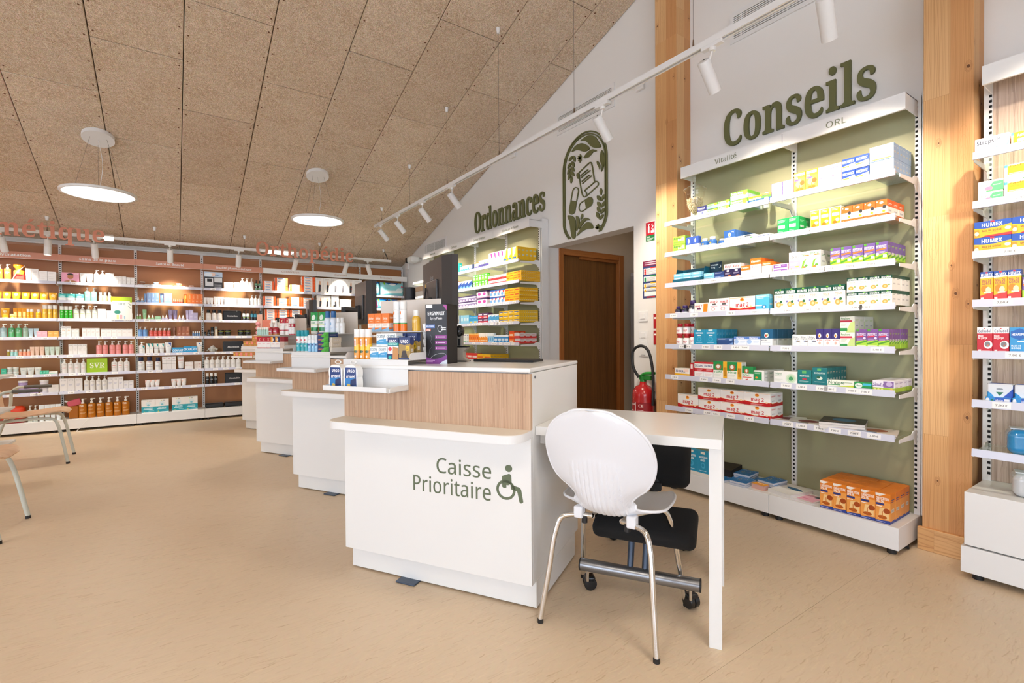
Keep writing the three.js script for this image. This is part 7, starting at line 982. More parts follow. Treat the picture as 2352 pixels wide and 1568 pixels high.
`c1 novanuit -2.050 -1.979 0.068 1 1 1;c1 euphys -1.979 -1.814 0.071 2 2 1;c1 euphy -1.808 -1.691 0.106 1 2 2;c1 euphynuit -1.689 -1.547 0.051 1 1 1;c1 lilacbox -1.542 -1.417 0.096 2 1 1;c1 carbo -1.414 -1.286 0.124 2 1 1;c1 pinkbox -1.286 -1.168 0.120 2 1 1;c1 mucomyst -1.166 -1.041 0.129 2 2 1;c1 skybox -1.040 -0.936 0.151 1 2 6;c2 aerogreen -2.248 -2.145 0.116 1 2 1;c2 bluedrop -2.142 -2.042 0.095 2 1 1;c2 bluepill -2.035 -1.980 0.071 1 1 1;c2 bluepill2 -1.980 -1.921 0.075 1 1 1;c2 bluepill3 -1.906 -1.855 0.048 1 1 1;c2 dropcarton -1.853 -1.776 0.090 1 1 7;c2 melwhite -1.774 -1.648 0.040 1 1 1;c2 navyflat -1.647 -1.556 0.029 1 1 3;c2 greenmed -1.508 -1.385 0.097 2 1 2;c2 honeywhite -1.327 -1.170 0.108 3 1 1;c2 honeyorange -1.169 -0.961 0.096 4 1 3;c3 navysleep -1.923 -1.853 0.054 1 1 1;c3 alvityl -1.853 -1.740 0.095 2 1 2;c3 chondros -1.738 -1.678 0.071 1 1 1;c3 chondro -1.676 -1.605 0.110 1 1 2;c3 chondrom -1.602 -1.546 0.080 1 1 2;c3 purpleflat -1.536 -1.447 0.056 1 2 1;c3 petitdrill -1.444 -1.382 0.113 1 1 1;c3 phytoxil -1.381 -1.272 0.109 2 1 3;c3 phytovex -1.224 -0.960 0.105 5 1 5;c4 darkbottle -2.243 -2.196 0.063 1 1 1;c4 darkbottle2 -2.194 -2.140 0.066 1 1 1;c4 darkbottle3 -2.136 -2.078 0.099 1 1 1;c4 magorange -2.076 -1.969 0.075 1 1 1;c4 mag24 -1.964 -1.815 0.097 2 1 1;c4 magred -1.812 -1.647 0.098 1 1 1;c4 cyanbox -1.643 -1.556 0.102 1 1 1;c4 humer -1.529 -1.150 0.127 6 1 1;c4 humer2 -1.143 -0.941 0.155 4 2 4;c5 redjar -2.238 -2.126 0.159 2 2 2;c5 redjar2 -2.122 -2.080 0.088 1 1 1;c5 magnesium -2.078 -1.906 0.113 2 1 7;c5 navybox -1.902 -1.788 0.056 1 1 1;c5 melisana -1.786 -1.614 0.066 2 1 1;c5 relax -1.610 -1.537 0.109 1 1 4;c5 rhino -1.424 -1.296 0.074 3 1 1;c5 activ -1.296 -1.175 0.107 3 1 1;c5 perspray -1.174 -1.104 0.171 1 2 4;c5 phytorhume -1.099 -0.950 0.101 3 1 7;c6 isoxany -2.235 -2.115 0.061 1 1 1;c6 redslim -2.110 -2.082 0.103 1 1 1;c6 isoxan -2.077 -1.935 0.111 2 1 1;c6 toni -1.933 -1.732 0.121 2 1 1;c6 tonis -1.730 -1.658 0.095 1 1 1;c6 herbgreen -1.656 -1.590 0.075 1 1 4;c6 calmwhite -1.531 -1.395 0.078 1 1 1;c6 tealresp -1.393 -1.318 0.092 1 1 1;c6 tealcry -1.315 -1.238 0.109 1 1 7;c6 perubore -1.238 -1.108 0.045 1 1 1;c6 libera -1.106 -1.028 0.042 1 1 1;c6 sinufix -1.025 -0.930 0.058 1 1 4;c7 mag2 -2.215 -2.049 0.101 1 1 1;c7 mag2b -2.047 -1.550 0.160 3 2 2;c8 carbo8 -1.259 -0.935 0.151 5 1 4;c8 magnesium8 -2.122 -1.938 0.165 2 1 1;r1 strepsils -0.635 -0.524 0.071 1 1 1;r1 amberlo -0.520 -0.426 0.062 1 1 1;r2 liberapink -0.624 -0.542 0.097 1 2 1;r2 lozenge -0.540 -0.431 0.148 1 2 1;r3 humexflat -0.637 -0.395 0.142 2 2 1;r4 humexspray -0.616 -0.485 0.135 3 1 1;r4 phytovexr -0.484 -0.438 0.114 1 1 1;r5 colludol -0.625 -0.522 0.118 2 1 1;r5 hexa -0.521 -0.459 0.115 1 1 1;r6 inhaler -0.597 -0.514 0.027 1 1 1;r6 inhalerb -0.511 -0.437 0.030 1 1 1;o1 tealbox -5.585 -5.436 0.126 2 1 1;o1 bluewhite -5.430 -5.200 0.076 4 1 1;o1 navysm -5.191 -5.068 0.071 1 1 1;o1 whiteora -5.053 -4.971 0.079 1 1 1;o1 whitepur -4.965 -4.744 0.090 3 1 1;o1 pinkwhite -4.738 -4.453 0.146 4 1 1;o1 doliblue -4.450 -4.175 0.145 3 1 5;o2 redstripe -5.582 -5.472 0.118 2 1 1;o2 bluewave -5.465 -5.135 0.107 4 1 1;o2 gavigreen -5.107 -4.773 0.150 5 2 1;o2 redwhite -4.762 -4.389 0.103 4 2 1;o2 doliy -4.389 -4.112 0.108 4 4 9;o3 nicopur -5.475 -5.034 0.133 6 2 1;o3 nicopink -5.016 -4.796 0.174 2 2 1;o3 nicoblue -4.730 -4.424 0.158 4 2 1;o3 doliyb -4.419 -4.151 0.150 3 3 9;o4 whitebl -5.521 -5.415 0.119 1 1 1;o4 pale3 -5.409 -5.209 0.115 3 1 1;o4 cyan2 -5.206 -4.992 0.100 2 1 1;o4 redpurple -4.991 -4.763 0.124 2 2 1;o4 bluewt -4.761 -4.544 0.100 3 1 1;o4 doliyc -4.536 -4.154 0.127 4 3 9;o5 bluemix -5.901 -5.574 0.118 5 1 1;o5 whitegreen -5.438 -5.216 0.110 5 1 1;o5 orangeb -5.210 -4.989 0.112 5 1 1;o5 orangey -4.984 -4.782 0.116 4 1 1;o5 ltblue -4.777 -4.652 0.115 3 1 1;o5 blue4 -4.642 -4.355 0.090 4 1 1;o5 orawhite -4.345 -4.249 0.132 1 2 2;o5 redwt -4.245 -4.152 0.108 1 2 3;o6 redlow -5.385 -5.013 0.093 3 1 1;o6 yellow6 -5.007 -4.715 0.088 2 1 6;h1 orapump -1.599 -1.557 0.178 1 1 1;h1 orapump2 -1.551 -1.490 0.185 1 1 1;h1 whitetube -1.375 -1.320 0.151 1 1 1;h1 whitebox -1.318 -1.259 0.147 1 1 1;h1 cubebox -1.255 -1.186 0.127 1 2 1;h1 cubebox2 -1.185 -1.110 0.124 1 2 2;h2 yeltube -1.646 -1.105 0.101 7 1 1;h3 yeltube3 -1.583 -1.508 0.120 1 1 1;h3 yeltube4 -1.479 -1.368 0.123 3 1 1;h3 yeljar -1.509 -1.455 0.055 1 1 1;h3 yeldrop -1.368 -1.308 0.113 2 1 1;h3 yeldrop2 -1.294 -1.242 0.114 1 1 1;h3 yeloil -1.236 -1.103 0.165 3 1 1;h4 clearpump -1.590 -1.531 0.158 1 1 1;h4 greenpump -1.525 -1.409 0.157 2 1 1;h4 sagepump -1.408 -1.356 0.160 1 1 1;h4 paletube -1.359 -1.268 0.111 2 1 1;h4 pinkcube -1.285 -1.193 0.077 2 1 1;h4 oracube -1.191 -1.096 0.079 2 1 1;h5 oliveb -1.533 -1.511 0.084 1 1 1;h5 mintb -1.508 -1.445 0.083 2 1 1;h5 peachb -1.442 -1.339 0.085 3 1 1;h5 peachtube -1.348 -1.223 0.113 3 1 1;h5 minttube -1.221 -1.090 0.111 3 1 1;h6 mintcart -1.581 -1.539 0.090 1 1 1;h6 mintjar -1.538 -1.442 0.103 2 2 1;h6 greytube -1.434 -1.254 0.093 3 1 1;h6 mintbox -1.261 -1.187 0.054 3 1 1;h6 mintflat -1.186 -1.111 0.040 1 1 1;h7 purjar -1.457 -1.370 0.159 1 3 1;h7 purbox -1.371 -1.281 0.099 1 2 1;h7 whitejar -1.275 -1.193 0.157 1 3 1;h7 whitebig -1.193 -1.103 0.099 1 1 1;h8 greypump -1.377 -1.289 0.191 2 1 1;h8 bluetube -1.284 -1.086 0.190 4 1 1;i1 wtube -0.904 -0.781 0.127 2 1 1;i1 clearp -0.773 -0.661 0.172 2 1 1;i1 wtall -0.659 -0.579 0.139 2 1 1;i1 wmid -0.578 -0.459 0.108 3 1 1;i1 wlow -0.458 -0.377 0.101 2 1 1;i2 tealpack -1.095 -0.869 0.092 3 1 1;i2 tealpump -0.864 -0.745 0.177 2 1 1;i2 oilsmall -0.730 -0.605 0.121 3 1 1;i3 greenspray -1.085 -0.969 0.158 3 1 1;i3 clearp3 -0.967 -0.741 0.170 4 1 1;i3 wtall3 -0.740 -0.659 0.132 2 1 1;i3 wmid3 -0.657 -0.574 0.114 2 1 1;i3 wlow3 -0.562 -0.449 0.081 2 1 1;i3 wlow4 -0.442 -0.398 0.084 1 1 1;i4 uvbox -1.072 -0.988 0.136 2 1 1;i4 w4b -0.984 -0.913 0.108 2 1 1;i4 w4c -0.885 -0.723 0.116 4 1 1;i4 w4d -0.712 -0.408 0.108 6 1 1;i5 wsvr5 -1.012 -0.845 0.137 4 1 1;i5 pinkpump -0.763 -0.646 0.168 2 1 1;i5 pinkpump2 -0.637 -0.518 0.168 2 1 1;i5 pinkpump3 -0.510 -0.393 0.168 2 1 1;i6 wpump6 -1.081 -0.852 0.181 4 1 1;i6 limebox -0.849 -0.655 0.179 1 1 1;i6 wpump6b -0.621 -0.438 0.179 3 1 1;i7 svrbox7 -1.095 -0.891 0.165 3 1 1;i7 wpump7 -0.883 -0.658 0.182 4 1 1;i7 svrbox7b -0.656 -0.504 0.157 3 1 1;i7 svrbox7c -0.503 -0.402 0.108 2 1 1;i8 amberpump -0.935 -0.445 0.233 6 1 1;j1 brownjar -0.342 -0.221 0.027 2 1 1;j1 bluejar -0.218 -0.103 0.028 2 1 1;j1 whjar -0.100 0.020 0.024 2 1 1;j1 yeljar1 0.034 0.158 0.024 2 1 1;j1 orajar 0.193 0.255 0.033 1 1 1;j2 bluedrp -0.363 -0.283 0.074 2 1 1;j2 blueboxes -0.253 -0.127 0.139 3 1 1;j2 blueboxes2 -0.076 0.014 0.140 2 1 1;j2 bluetub -0.285 -0.255 0.125 1 1 1;j2 bluetub2 -0.120 -0.077 0.134 1 1 1;j2 reddrp 0.018 0.127 0.072 5 1 1;j2 oratube 0.138 0.174 0.134 1 1 1;j2 orabox 0.175 0.349 0.142 4 1 1;j3 greenstick -0.363 -0.315 0.072 2 1 1;j3 sagetube -0.302 -0.259 0.138 1 1 1;j3 sagedrp -0.257 -0.181 0.070 2 1 1;j3 sagebox -0.177 -0.113 0.051 1 1 1;j3 greydrp -0.109 -0.035 0.073 2 1 1;j3 purtube -0.033 0.016 0.142 1 1 1;j3 purtube2 0.017 0.066 0.137 1 1 1;j3 greydrp2 0.068 0.147 0.073 2 1 1;j3 lavtube 0.157 0.192 0.137 1 1 1;j3 lavtube2 0.193 0.242 0.143 1 1 1;j3 lavbox 0.239 0.292 0.106 1 1 1;j3 whdrp 0.300 0.338 0.075 1 1 1;j4 bluepump -0.353 -0.253 0.133 2 1 1;j4 coralpump -0.239 -0.007 0.118 5 1 1;j4 browntube 0.015 0.048 0.134 1 1 1;j4 brownbox 0.058 0.197 0.141 3 1 1;j4 bluestick 0.226 0.319 0.075 4 1 1;j5 cerapump -0.349 -0.281 0.153 1 1 1;j5 cerabox -0.271 -0.200 0.136 2 1 1;j5 ceratube -0.195 -0.079 0.135 2 1 1;j5 ceratube2 -0.076 0.001 0.147 1 1 1;j5 cicasmall 0.004 0.124 0.078 1 1 1;j5 cica 0.125 0.275 0.091 1 1 1;j5 rochetube 0.271 0.341 0.142 1 1 1;j6 lotion -0.363 -0.287 0.184 1 1 1;j6 lotion2 -0.277 -0.198 0.185 1 1 1;j6 lotion3 -0.184 -0.118 0.174 1 1 1;j6 eucbox -0.106 0.043 0.180 3 1 1;j6 euctube 0.057 0.132 0.177 1 1 1;j6 eucsmall 0.137 0.234 0.105 2 1 1;j6 euckit 0.242 0.323 0.106 1 1 1;j7 smalltube -0.288 -0.134 0.101 3 1 1;j7 smalltube2 -0.012 0.152 0.100 3 1 1;j8 collagen -0.328 -0.042 0.170 2 1 1;j8 collagen2 -0.008 0.276 0.180 2 1 1;k1 serums 0.598 0.709 0.100 4 1 1;k1 serums2 0.718 0.790 0.101 3 1 1;k1 wpumpk 0.795 0.967 0.171 3 1 1;k1 greenp 0.975 1.064 0.146 2 1 1;k2 wtubek 0.362 0.471 0.101 3 1 1;k2 wtubek2 0.475 0.599 0.119 3 1 1;k2 wboxk 0.600 0.751 0.106 4 1 1;k2 wboxk2 0.757 0.909 0.106 4 1 1;k2 wpumpk2 0.918 1.058 0.153 3 1 1;k3 micellar 0.383 0.578 0.153 3 1 1;k3 blkpump 0.817 0.910 0.151 2 1 1;k3 bluepumpk 0.917 1.002 0.148 2 1 1;k3 bluepumpk2 1.021 1.062 0.150 1 1 1;k4 blkcan 0.356 0.389 0.068 1 1 1;k4 blkcan2 0.393 0.432 0.094 1 1 1;k4 blkcan3 0.436 0.476 0.134 1 1 1;k4 golddrop 0.482 0.517 0.140 1 1 1;k4 blkjar 0.521 0.677 0.094 2 2 1;k4 blkjar2 0.757 0.925 0.095 2 2 1;k6 wpumpk6 0.356 0.794 0.165 7 1 1;k7 wstick 0.365 0.512 0.157 3 1 1;l1 contA 1.078 1.231 0.145 1 4 1;l1 contB 1.238 1.409 0.202 1 5 1;l1 contC 1.440 1.602 0.111 1 3 1;l1 contD 1.604 1.791 0.239 1 6 1;l2 contE 1.081 1.248 0.147 1 4 1;l2 contF 1.262 1.424 0.123 1 3 1;l2 contG 1.431 1.594 0.147 1 4 1;l2 contH 1.596 1.770 0.143 1 4 1;l3 contI 1.103 1.258 0.173 1 5 1;l3 contJ 1.264 1.429 0.173 1 5 1;l3 contK 1.435 1.605 0.170 1 5 1;m1 orth 1.798 2.500 0.237 6 1 1;m2 orthb 1.815 2.016 0.187 2 1 1;m2 orthc 2.030 2.141 0.191 1 1 1;m2 whiteorth 2.158 2.332 0.142 1 1 1;n1 tena 2.568 2.808 0.231 1 1 1;n1 tenab 2.811 3.214 0.227 1 1 1;n2 padsmall 2.572 2.680 0.153 2 1 1;n2 padpack 2.688 2.933 0.177 1 1 1;n2 padpackb 2.941 3.112 0.171 1 1 1`.split(';').forEach((s) => { const p = s.split(' '); row(p[0], p[1], ...p.slice(2).map(Number), p[0] === 'c8' && p[1] === 'carbo8' ? { full: 1 } : {}); });

// ---------------------------------------------------------------- on the counters
row('p0', 'hydra', -0.904, -0.802, 0.139, 3); row('p0', 'cicat', -0.8, -0.702, 0.057, 2, 1, 1, { d: 0.05 });
T.cicat2 = { ...T.cicat, key: 'cicat2', look: 'white and blue healing wipe carton on top' }; row('p0', 'cicat2', -0.779, -0.664, 0.06, 2, 1, 1, { d: 0.05, y: 0.0575, d0: 0.02 });
row('p0', 'urgon', -0.702, -0.641, 0.098, 1, 1, 1, { d: 0.03 }); row('p0', 'urgog', -0.64, -0.578, 0.1, 1, 1, 1, { d: 0.03 });
T.urgon2 = { ...T.urgon, key: 'urgon2', look: 'second navy plaster carton behind' }; row('p0', 'urgon2', -0.7, -0.65, 0.118, 1, 1, 1, { d: 0.03, d0: 0.075 }); T.urgog2 = { ...T.urgog, key: 'urgog2', look: 'second gold plaster carton behind' }; row('p0', 'urgog2', -0.648, -0.592, 0.118, 1, 1, 1, { d: 0.03, d0: 0.075 });
row('q0', 'avene', -0.9, -0.772, 0.088, 3, 1, 1, { d: 0.05 }); row('q0', 'suncan', -0.755, -0.683, 0.142, 2); T.oilb = { ...T.yeloil, key: 'oilb', look: 'small amber bottle behind the black stand' }; row('q0', 'oilb', -0.65, -0.61, 0.1, 1);
row('t0', 'urgobot', -0.945, -0.775, 0.128, 2, 1, 1, { d: 0.036, d0: 0.02 }); T.urgobot2 = { ...T.urgobot, key: 'urgobot2', look: 'third cold spray bottle behind' }; row('t0', 'urgobot2', -0.9, -0.82, 0.12, 1, 1, 1, { d: 0.036, d0: 0.066 });
row('p1', 'tealcan', -0.92, -0.815, 0.153, 3); row('p1', 'bluecan', -0.812, -0.715, 0.118, 3); row('p1', 'arko', -0.71, -0.605, 0.136, 1, 4, 1, { d: 0.09 }); row('p1', 'palecart', -0.602, -0.578, 0.1, 1, 3, 1, { d: 0.09 });
row('q1', 'greentub', -0.92, -0.768, 0.16, 2); row('q1', 'bluespray', -0.765, -0.66, 0.164, 2); row('q1', 'smallcan', -0.655, -0.578, 0.115, 2);
row('p2', 'redcart', -0.935, -0.76, 0.11, 3, 1, 1, { d: 0.045 }); row('p2', 'navcart', -0.758, -0.64, 0.11, 2, 1, 1, { d: 0.045 }); row('p2', 'darkred', -0.638, -0.578, 0.11, 2, 1, 1, { d: 0.045 });
row('q2', 'reddrop', -0.925, -0.808, 0.145, 2); row('q2', 'redtube', -0.803, -0.656, 0.16, 2); row('q2', 'redspray', -0.652, -0.578, 0.152, 2);
row('t3', 'browncart', -0.94, -0.61, 0.066, 4, 1, 1, { d: 0.06 }); T.browncart2 = { ...T.browncart, key: 'browncart2', look: 'kraft brown gummies carton of the upper step' }; row('p3', 'browncart2', -0.93, -0.67, 0.062, 3, 1, 1, { d: 0.06 }); T.browncart3 = { ...T.browncart, key: 'browncart3', look: 'stacked kraft brown gummies carton' }; row('p3', 'browncart3', -0.78, -0.69, 0.06, 1, 1, 1, { d: 0.06, y: 0.063 });
row('q3', 'minibot', -0.84, -0.65, 0.098, 5); row('q3', 'coralbox', -0.85, -0.73, 0.19, 1, 1, 1, { d: 0.03, d0: 0.1 });
{ // pink lip balm stand on the farthest counter
  const p = PLACE.q3, q = pl(p, -0.9, p.y, 0.1), g = thing('balm_stand', ...q, CT); part(g, 'card', rbx(-0.045, 0.045, 0, 0.26, -0.01, 0, 0.004), plain('#f0bfa8')); for (let i = 0; i < 3; i++) part(g, 'balm', new THREE.SphereGeometry(0.026, 14, 10).translate(0, 0.035 + i * 0.055, 0.02), plain('#e8a0a4', 0.3)); part(g, 'base', rbx(-0.048, 0.048, 0, 0.01, -0.03, 0.04, 0.003), plain('#f2d2c4')); tag(g, 'peach card stand with round balms on farthest counter', 'display stand'); }
const cLocal = (i, u, y, v) => { const [x, z] = COUNTERS[i]; return [x + 0.518 * u + 0.8554 * v, y, z + 0.8554 * u - 0.518 * v]; };
{ // tall black product stand on the nearest counter
  const g = thing('product_stand', ...cLocal(0, -0.535, 0.973, 0.2), CT + 0.12), art = mk({ roughness: 0.4, map: canvasTex(512, 1024, (x, w, h) => {
    x.fillStyle = '#17151a'; x.fillRect(0, 0, w, h); x.fillStyle = '#e9e9ea'; x.fillRect(20, 6, 150, 62); x.fillStyle = '#b0489c'; x.beginPath(); x.moveTo(420, 20); x.lineTo(512, 20); x.lineTo(512, 110); x.closePath(); x.fill();
    x.fillStyle = '#f3f3f4'; x.font = 'bold 84px sans-serif'; x.fillText('ERGYNUIT', 50, 190, 420); x.font = '56px sans-serif'; x.fillText('Spray', 110, 262, 150); x.font = 'bold 56px sans-serif'; x.fillText('Flash', 262, 262, 160);
    x.fillStyle = '#4a6fb0'; x.fillRect(6, 350, 220, 60); x.fillStyle = '#dfe8f6'; x.font = 'bold 40px sans-serif'; x.fillText('MÉLATONINE', 18, 394, 190); x.fillStyle = '#ea6a3a'; x.fillRect(6, 420, 120, 40); x.fillStyle = '#fff'; x.font = 'bold 32px sans-serif'; x.fillText('1,9mg', 16, 452);
    x.strokeStyle = '#f0f0f2'; x.lineWidth = 8; x.beginPath(); x.arc(350, 420, 56, 0, 6.28); x.stroke(); x.lineWidth = 6; x.beginPath(); x.moveTo(350, 420); x.lineTo(350, 380); x.stroke(); x.fillStyle = '#f0f0f2'; x.fillRect(380, 400, 110, 14); x.fillRect(380, 430, 110, 14);
    x.strokeStyle = '#8f8a94'; x.lineWidth = 4; x.beginPath(); [[120, 520], [150, 580], [120, 640], [160, 690], [150, 740], [100, 770], [90, 830], [60, 890]].forEach(([a, b]) => x.lineTo(a, b)); x.stroke();
    for (const y of [530, 625, 720]) { x.fillStyle = '#8a2f86'; x.beginPath(); x.roundRect(230, y, 276, 66, 18); x.fill(); x.fillStyle = '#e7cfe6'; x.fillRect(290, y + 26, 180, 14); x.beginPath(); x.arc(262, y + 33, 14, 0, 6.28); x.fill(); }
    x.strokeStyle = '#cfcfd6'; x.lineWidth = 5; x.beginPath(); x.ellipse(300, 900, 180, 50, -0.2, 3.1, 6.4); x.stroke(); x.fillStyle = '#7a2c86'; x.beginPath(); x.moveTo(0, 900); x.quadraticCurveTo(240, 990, 512, 860); x.lineTo(512, 1024); x.lineTo(0, 1024); x.fill(); x.fillStyle = '#d9e3f0'; x.beginPath(); x.moveTo(330, 1024); x.quadraticCurveTo(420, 960, 512, 950); x.lineTo(512, 1024); x.fill(); x.fillStyle = '#c9a0cc'; x.fillRect(20, 960, 200, 10); x.fillRect(20, 985, 150, 8); }) });
  const f = chamfer(0.108, 0.275, 0.012, 0.001, (k, u, v) => (k === 'front' ? [u, v] : [0.5, 0.63])); f.translate(0.004, 0.1375, 0.05); part(g, 'front_board', f, art, 'black printed front reading ERGYNUIT Spray Flash');
  part(g, 'side_board', merge([bx(-0.05, -0.046, 0, 0.06, -0.06, 0.044), bx(-0.05, -0.046, 0.235, 0.275, -0.06, 0.044), bx(-0.05, 0.058, 0.271, 0.275, -0.06, 0.044), bx(0.054, 0.058, 0, 0.275, -0.06, 0.044), bx(-0.05, 0.058, 0, 0.006, -0.06, 0.044), bx(-0.05, 0.058, 0, 0.275, -0.062, -0.058)]), M.black);
  tag(g, 'tall black product stand printed in purple on the nearest counter', 'display stand');
  for (let i = 0; i < 4; i++) { const m = product({ ...T.wmid, key: 'standbox' }, 0.036, 0.034, 0.11); m.position.set(...cLocal(0, -0.58, 1.02 + i * 0.036, 0.2)); m.rotation.set(0, CT + 0.12 + Math.PI / 2 * 0, 0.22); m.rotation.order = 'YXZ'; m.name = 'carton'; tag(m, ORD[i] + ' small white carton from the bottom sliding out of the black stand', 'carton', 'white cartons in the black stand'); }
}
{ // barcode scanner standing in its cradle
  const g = thing('barcode_scanner', ...cLocal(0, -0.525, 0.973, 0.365), CT + 0.1);
  const s = new THREE.Shape(); [[-0.042, 0], [0.042, 0], [0.042, 0.006], [0.022, 0.022], [0.022, 0.05], [0.04, 0.066], [0.04, 0.072], [-0.04, 0.072], [-0.04, 0.066], [-0.022, 0.05], [-0.022, 0.022], [-0.042, 0.006]].forEach(([a, b]) => s.lineTo(a, b)); const c = extrude(s, 0.03, 0.002); c.translate(0, 0, -0.015);
  part(g, 'cradle', c, plain('#a89e90', 0.5)); part(g, 'cradle_edge', merge([rbx(-0.044, 0.044, 0, 0.006, -0.03, 0.03, 0.002), rbx(-0.044, 0.044, 0.07, 0.078, -0.018, 0.018, 0.003)]), M.black);
  part(g, 'handle', rbx(-0.014, 0.014, 0.07, 0.136, -0.012, 0.012, 0.004), plain('#9a958c', 0.4)); part(g, 'trigger', rbx(-0.006, 0.006, 0.08, 0.115, 0.01, 0.016, 0.002), M.black);
  const hd = new THREE.SphereGeometry(0.024, 20, 14); hd.scale(0.9, 1.25, 1.25); hd.translate(0, 0.152, 0.004); part(g, 'head', hd, M.blackGloss); tag(g, 'black and grey barcode scanner standing in a cradle', 'scanner'); }
{ const g = thing('payment_terminal', ...cLocal(0, -0.62, 0.973, 0.42), CT + 0.3); const b = rbx(-0.05, 0.05, 0, 0.05, -0.09, 0.09, 0.014, 4); b.rotateX(0.0); part(g, 'body', b, plain('#d6d1c6', 0.4)); part(g, 'note', bx(-0.03, 0.02, 0.012, 0.032, 0.09, 0.0915), plain('#e6e03a', 0.7), 'yellow sticky note'); part(g, 'keypad', rbx(-0.035, 0.035, 0.048, 0.053, -0.02, 0.07, 0.002), M.black); tag(g, 'beige payment terminal with a yellow sticky note', 'terminal'); }
for (const i of [1, 2]) { const g = thing('receipt_printer', ...cLocal(i, -0.42, 0.973, 0.3), CT + 0.4); part(g, 'body', rbx(-0.07, 0.07, 0, 0.07, -0.09, 0.09, 0.012, 3), plain('#dcd9d0', 0.4)); part(g, 'lid', rbx(-0.06, 0.06, 0.066, 0.078, -0.085, 0.02, 0.004), plain('#cfccc3', 0.4)); part(g, 'slot', bx(-0.05, 0.05, 0.07, 0.0715, 0.03, 0.036), M.black); tag(g, 'cream receipt printer on the ' + cname[i] + ' counter', 'printer', 'receipt printers'); }
{ const g = thing('keyboard_tray', ...cLocal(0, -0.3, 0.973, 0.45), CT); part(g, 'mat', rbx(-0.16, 0.16, 0, 0.012, -0.07, 0.07, 0.004), M.black); tag(g, 'thin black tray lying on the nearest counter', 'tray'); }

// ---------------------------------------------------------------- special pieces on the shelves
const onShelf = (sh, a, d, y = 0) => { const p = PLACE[sh]; return pl(p, a, p.y + y, d); };
{ // apothecary jar with beads
  const g = thing('apothecary_jar', ...onShelf('c1', -2.115, 0.075), 0), k = 0.0615;
  part(g, 'bowl', lathe([[0.0, 0.004], [0.036, 0.004], [0.04, 0.0], [0.042, 0.006], [0.02, 0.016], [0.012, 0.026], [0.02, 0.04], [0.042, 0.07], [0.056, 0.11], [k, 0.16], [k + 0.002, 0.2], [k + 0.01, 0.208], [k + 0.011, 0.214]], 40), M.glassJar, 'clear glass bowl');
  part(g, 'lid', lathe([[k + 0.015, 0.214], [k + 0.016, 0.22], [k + 0.004, 0.226], [0.05, 0.238], [0.026, 0.248], [0.012, 0.256], [0.016, 0.264], [0.01, 0.27], [0.016, 0.282], [0.02, 0.296], [0.014, 0.316], [0.004, 0.33], [0, 0.331]], 36), M.glassJar, 'clear glass lid with knob');
  const bead = new THREE.CylinderGeometry(0.0028, 0.0028, 0.009, 6), pts = []; seed = 77;
  for (let i = 0; i < 1500; i++) { const y = rr(0.045, 0.148), R = (y < 0.07 ? 0.02 + (y - 0.04) * 0.72 : y < 0.11 ? 0.042 + (y - 0.07) * 0.35 : 0.056 + (y - 0.11) * 0.1) - 0.007, q = rr(0, 6.28), r = R * Math.sqrt(rr(0.35, 1)); pts.push([r * Math.cos(q), y + (1 - r / 0.06) * 0.012, r * Math.sin(q)]); }
  const im = new THREE.InstancedMesh(bead, plain('#e8d7ae', 0.5), pts.length), mt = new THREE.Matrix4(); pts.forEach((p, i) => { mt.makeRotationFromEuler(new THREE.Euler(rr(0, 6), rr(0, 6), rr(0, 6))); mt.setPosition(...p); im.setMatrixAt(i, mt); }); im.name = 'beads'; im.userData.kind = 'stuff'; im.userData.label = 'cream coloured beads'; g.add(im);
  tag(g, 'clear glass apothecary jar half full of cream beads', 'jar'); }
{ // whitish bottles behind the herbal cartons
  for (const [a, i] of [[-1.705, 0], [-1.66, 1]]) { const m = product({ ...T.smallcan, key: 'whitecan' }, 0.036, 0.1, 0.036); m.position.set(...onShelf('c1', a, 0.17)); tag(m, ['first', 'second'][i] + ' plain white bottle behind the herbal cartons below Conseils', 'bottle', 'plain white bottles'); } }
function openTray(name, sh, a0, a1, h, hb, d, col, label, inner, desc, cols, rows, bh) { // shop-ready tray: low front, high back, filled with small cartons
  const w = a1 - a0, g = thing(name, ...onShelf(sh, (a0 + a1) / 2, 0.004 + d / 2), PLACE[sh].th), s = new THREE.Shape(); s.moveTo(0, 0); s.lineTo(d, 0); s.lineTo(d, h); s.lineTo(d * 0.75, h + 0.01); s.lineTo(d * 0.6, hb); s.lineTo(0, hb); const side = extrude(s, 0.0015); side.rotateY(-Math.PI / 2); side.translate(0, 0, -d / 2);
  part(g, 'tray', merge([bx(-w / 2, w / 2, 0, 0.0015, -d / 2, d / 2), bx(-w / 2, w / 2, 0, h, d / 2 - 0.0015, d / 2), bx(-w / 2, w / 2, 0, hb, -d / 2, -d / 2 + 0.0015), side.clone().translate(w / 2, 0, 0), side.clone().translate(-w / 2 + 0.0015, 0, 0)]), plain(col, 0.45));
  tag(g, label, 'tray'); const t = { ...T.pale3, key: name + inner, ...(T[inner] ? T[inner] : {}) };
  for (let r = 0; r < rows; r++) for (let c = 0; c < cols; c++) { const cw = (w - 0.006) / cols, m = product({ ...T[inner], key: inner + name }, cw - 0.001, bh - 0.0005, d * 0.5); m.position.set(...onShelf(sh, a0 + 0.003 + (c + 0.5) * cw, 0.006 + d * 0.3, 0.002 + r * bh)); m.rotation.y = PLACE[sh].th; tag(m, ORD[c] + ' ' + desc + ' from left, ' + ORD[r] + ' layer', 'carton', desc); }
}
T.smallblue = { ...T.pale3, key: 'smallblue', look: 'small light blue sleep carton' };
openTray('display_tray', 'c3', -2.252, -2.024, 0.034, 0.11, 0.12, '#0f5f78', 'teal shop tray filled with small blue cartons below Conseils', 'pale3', 'small light blue carton in teal tray', 3, 3, 0.024);
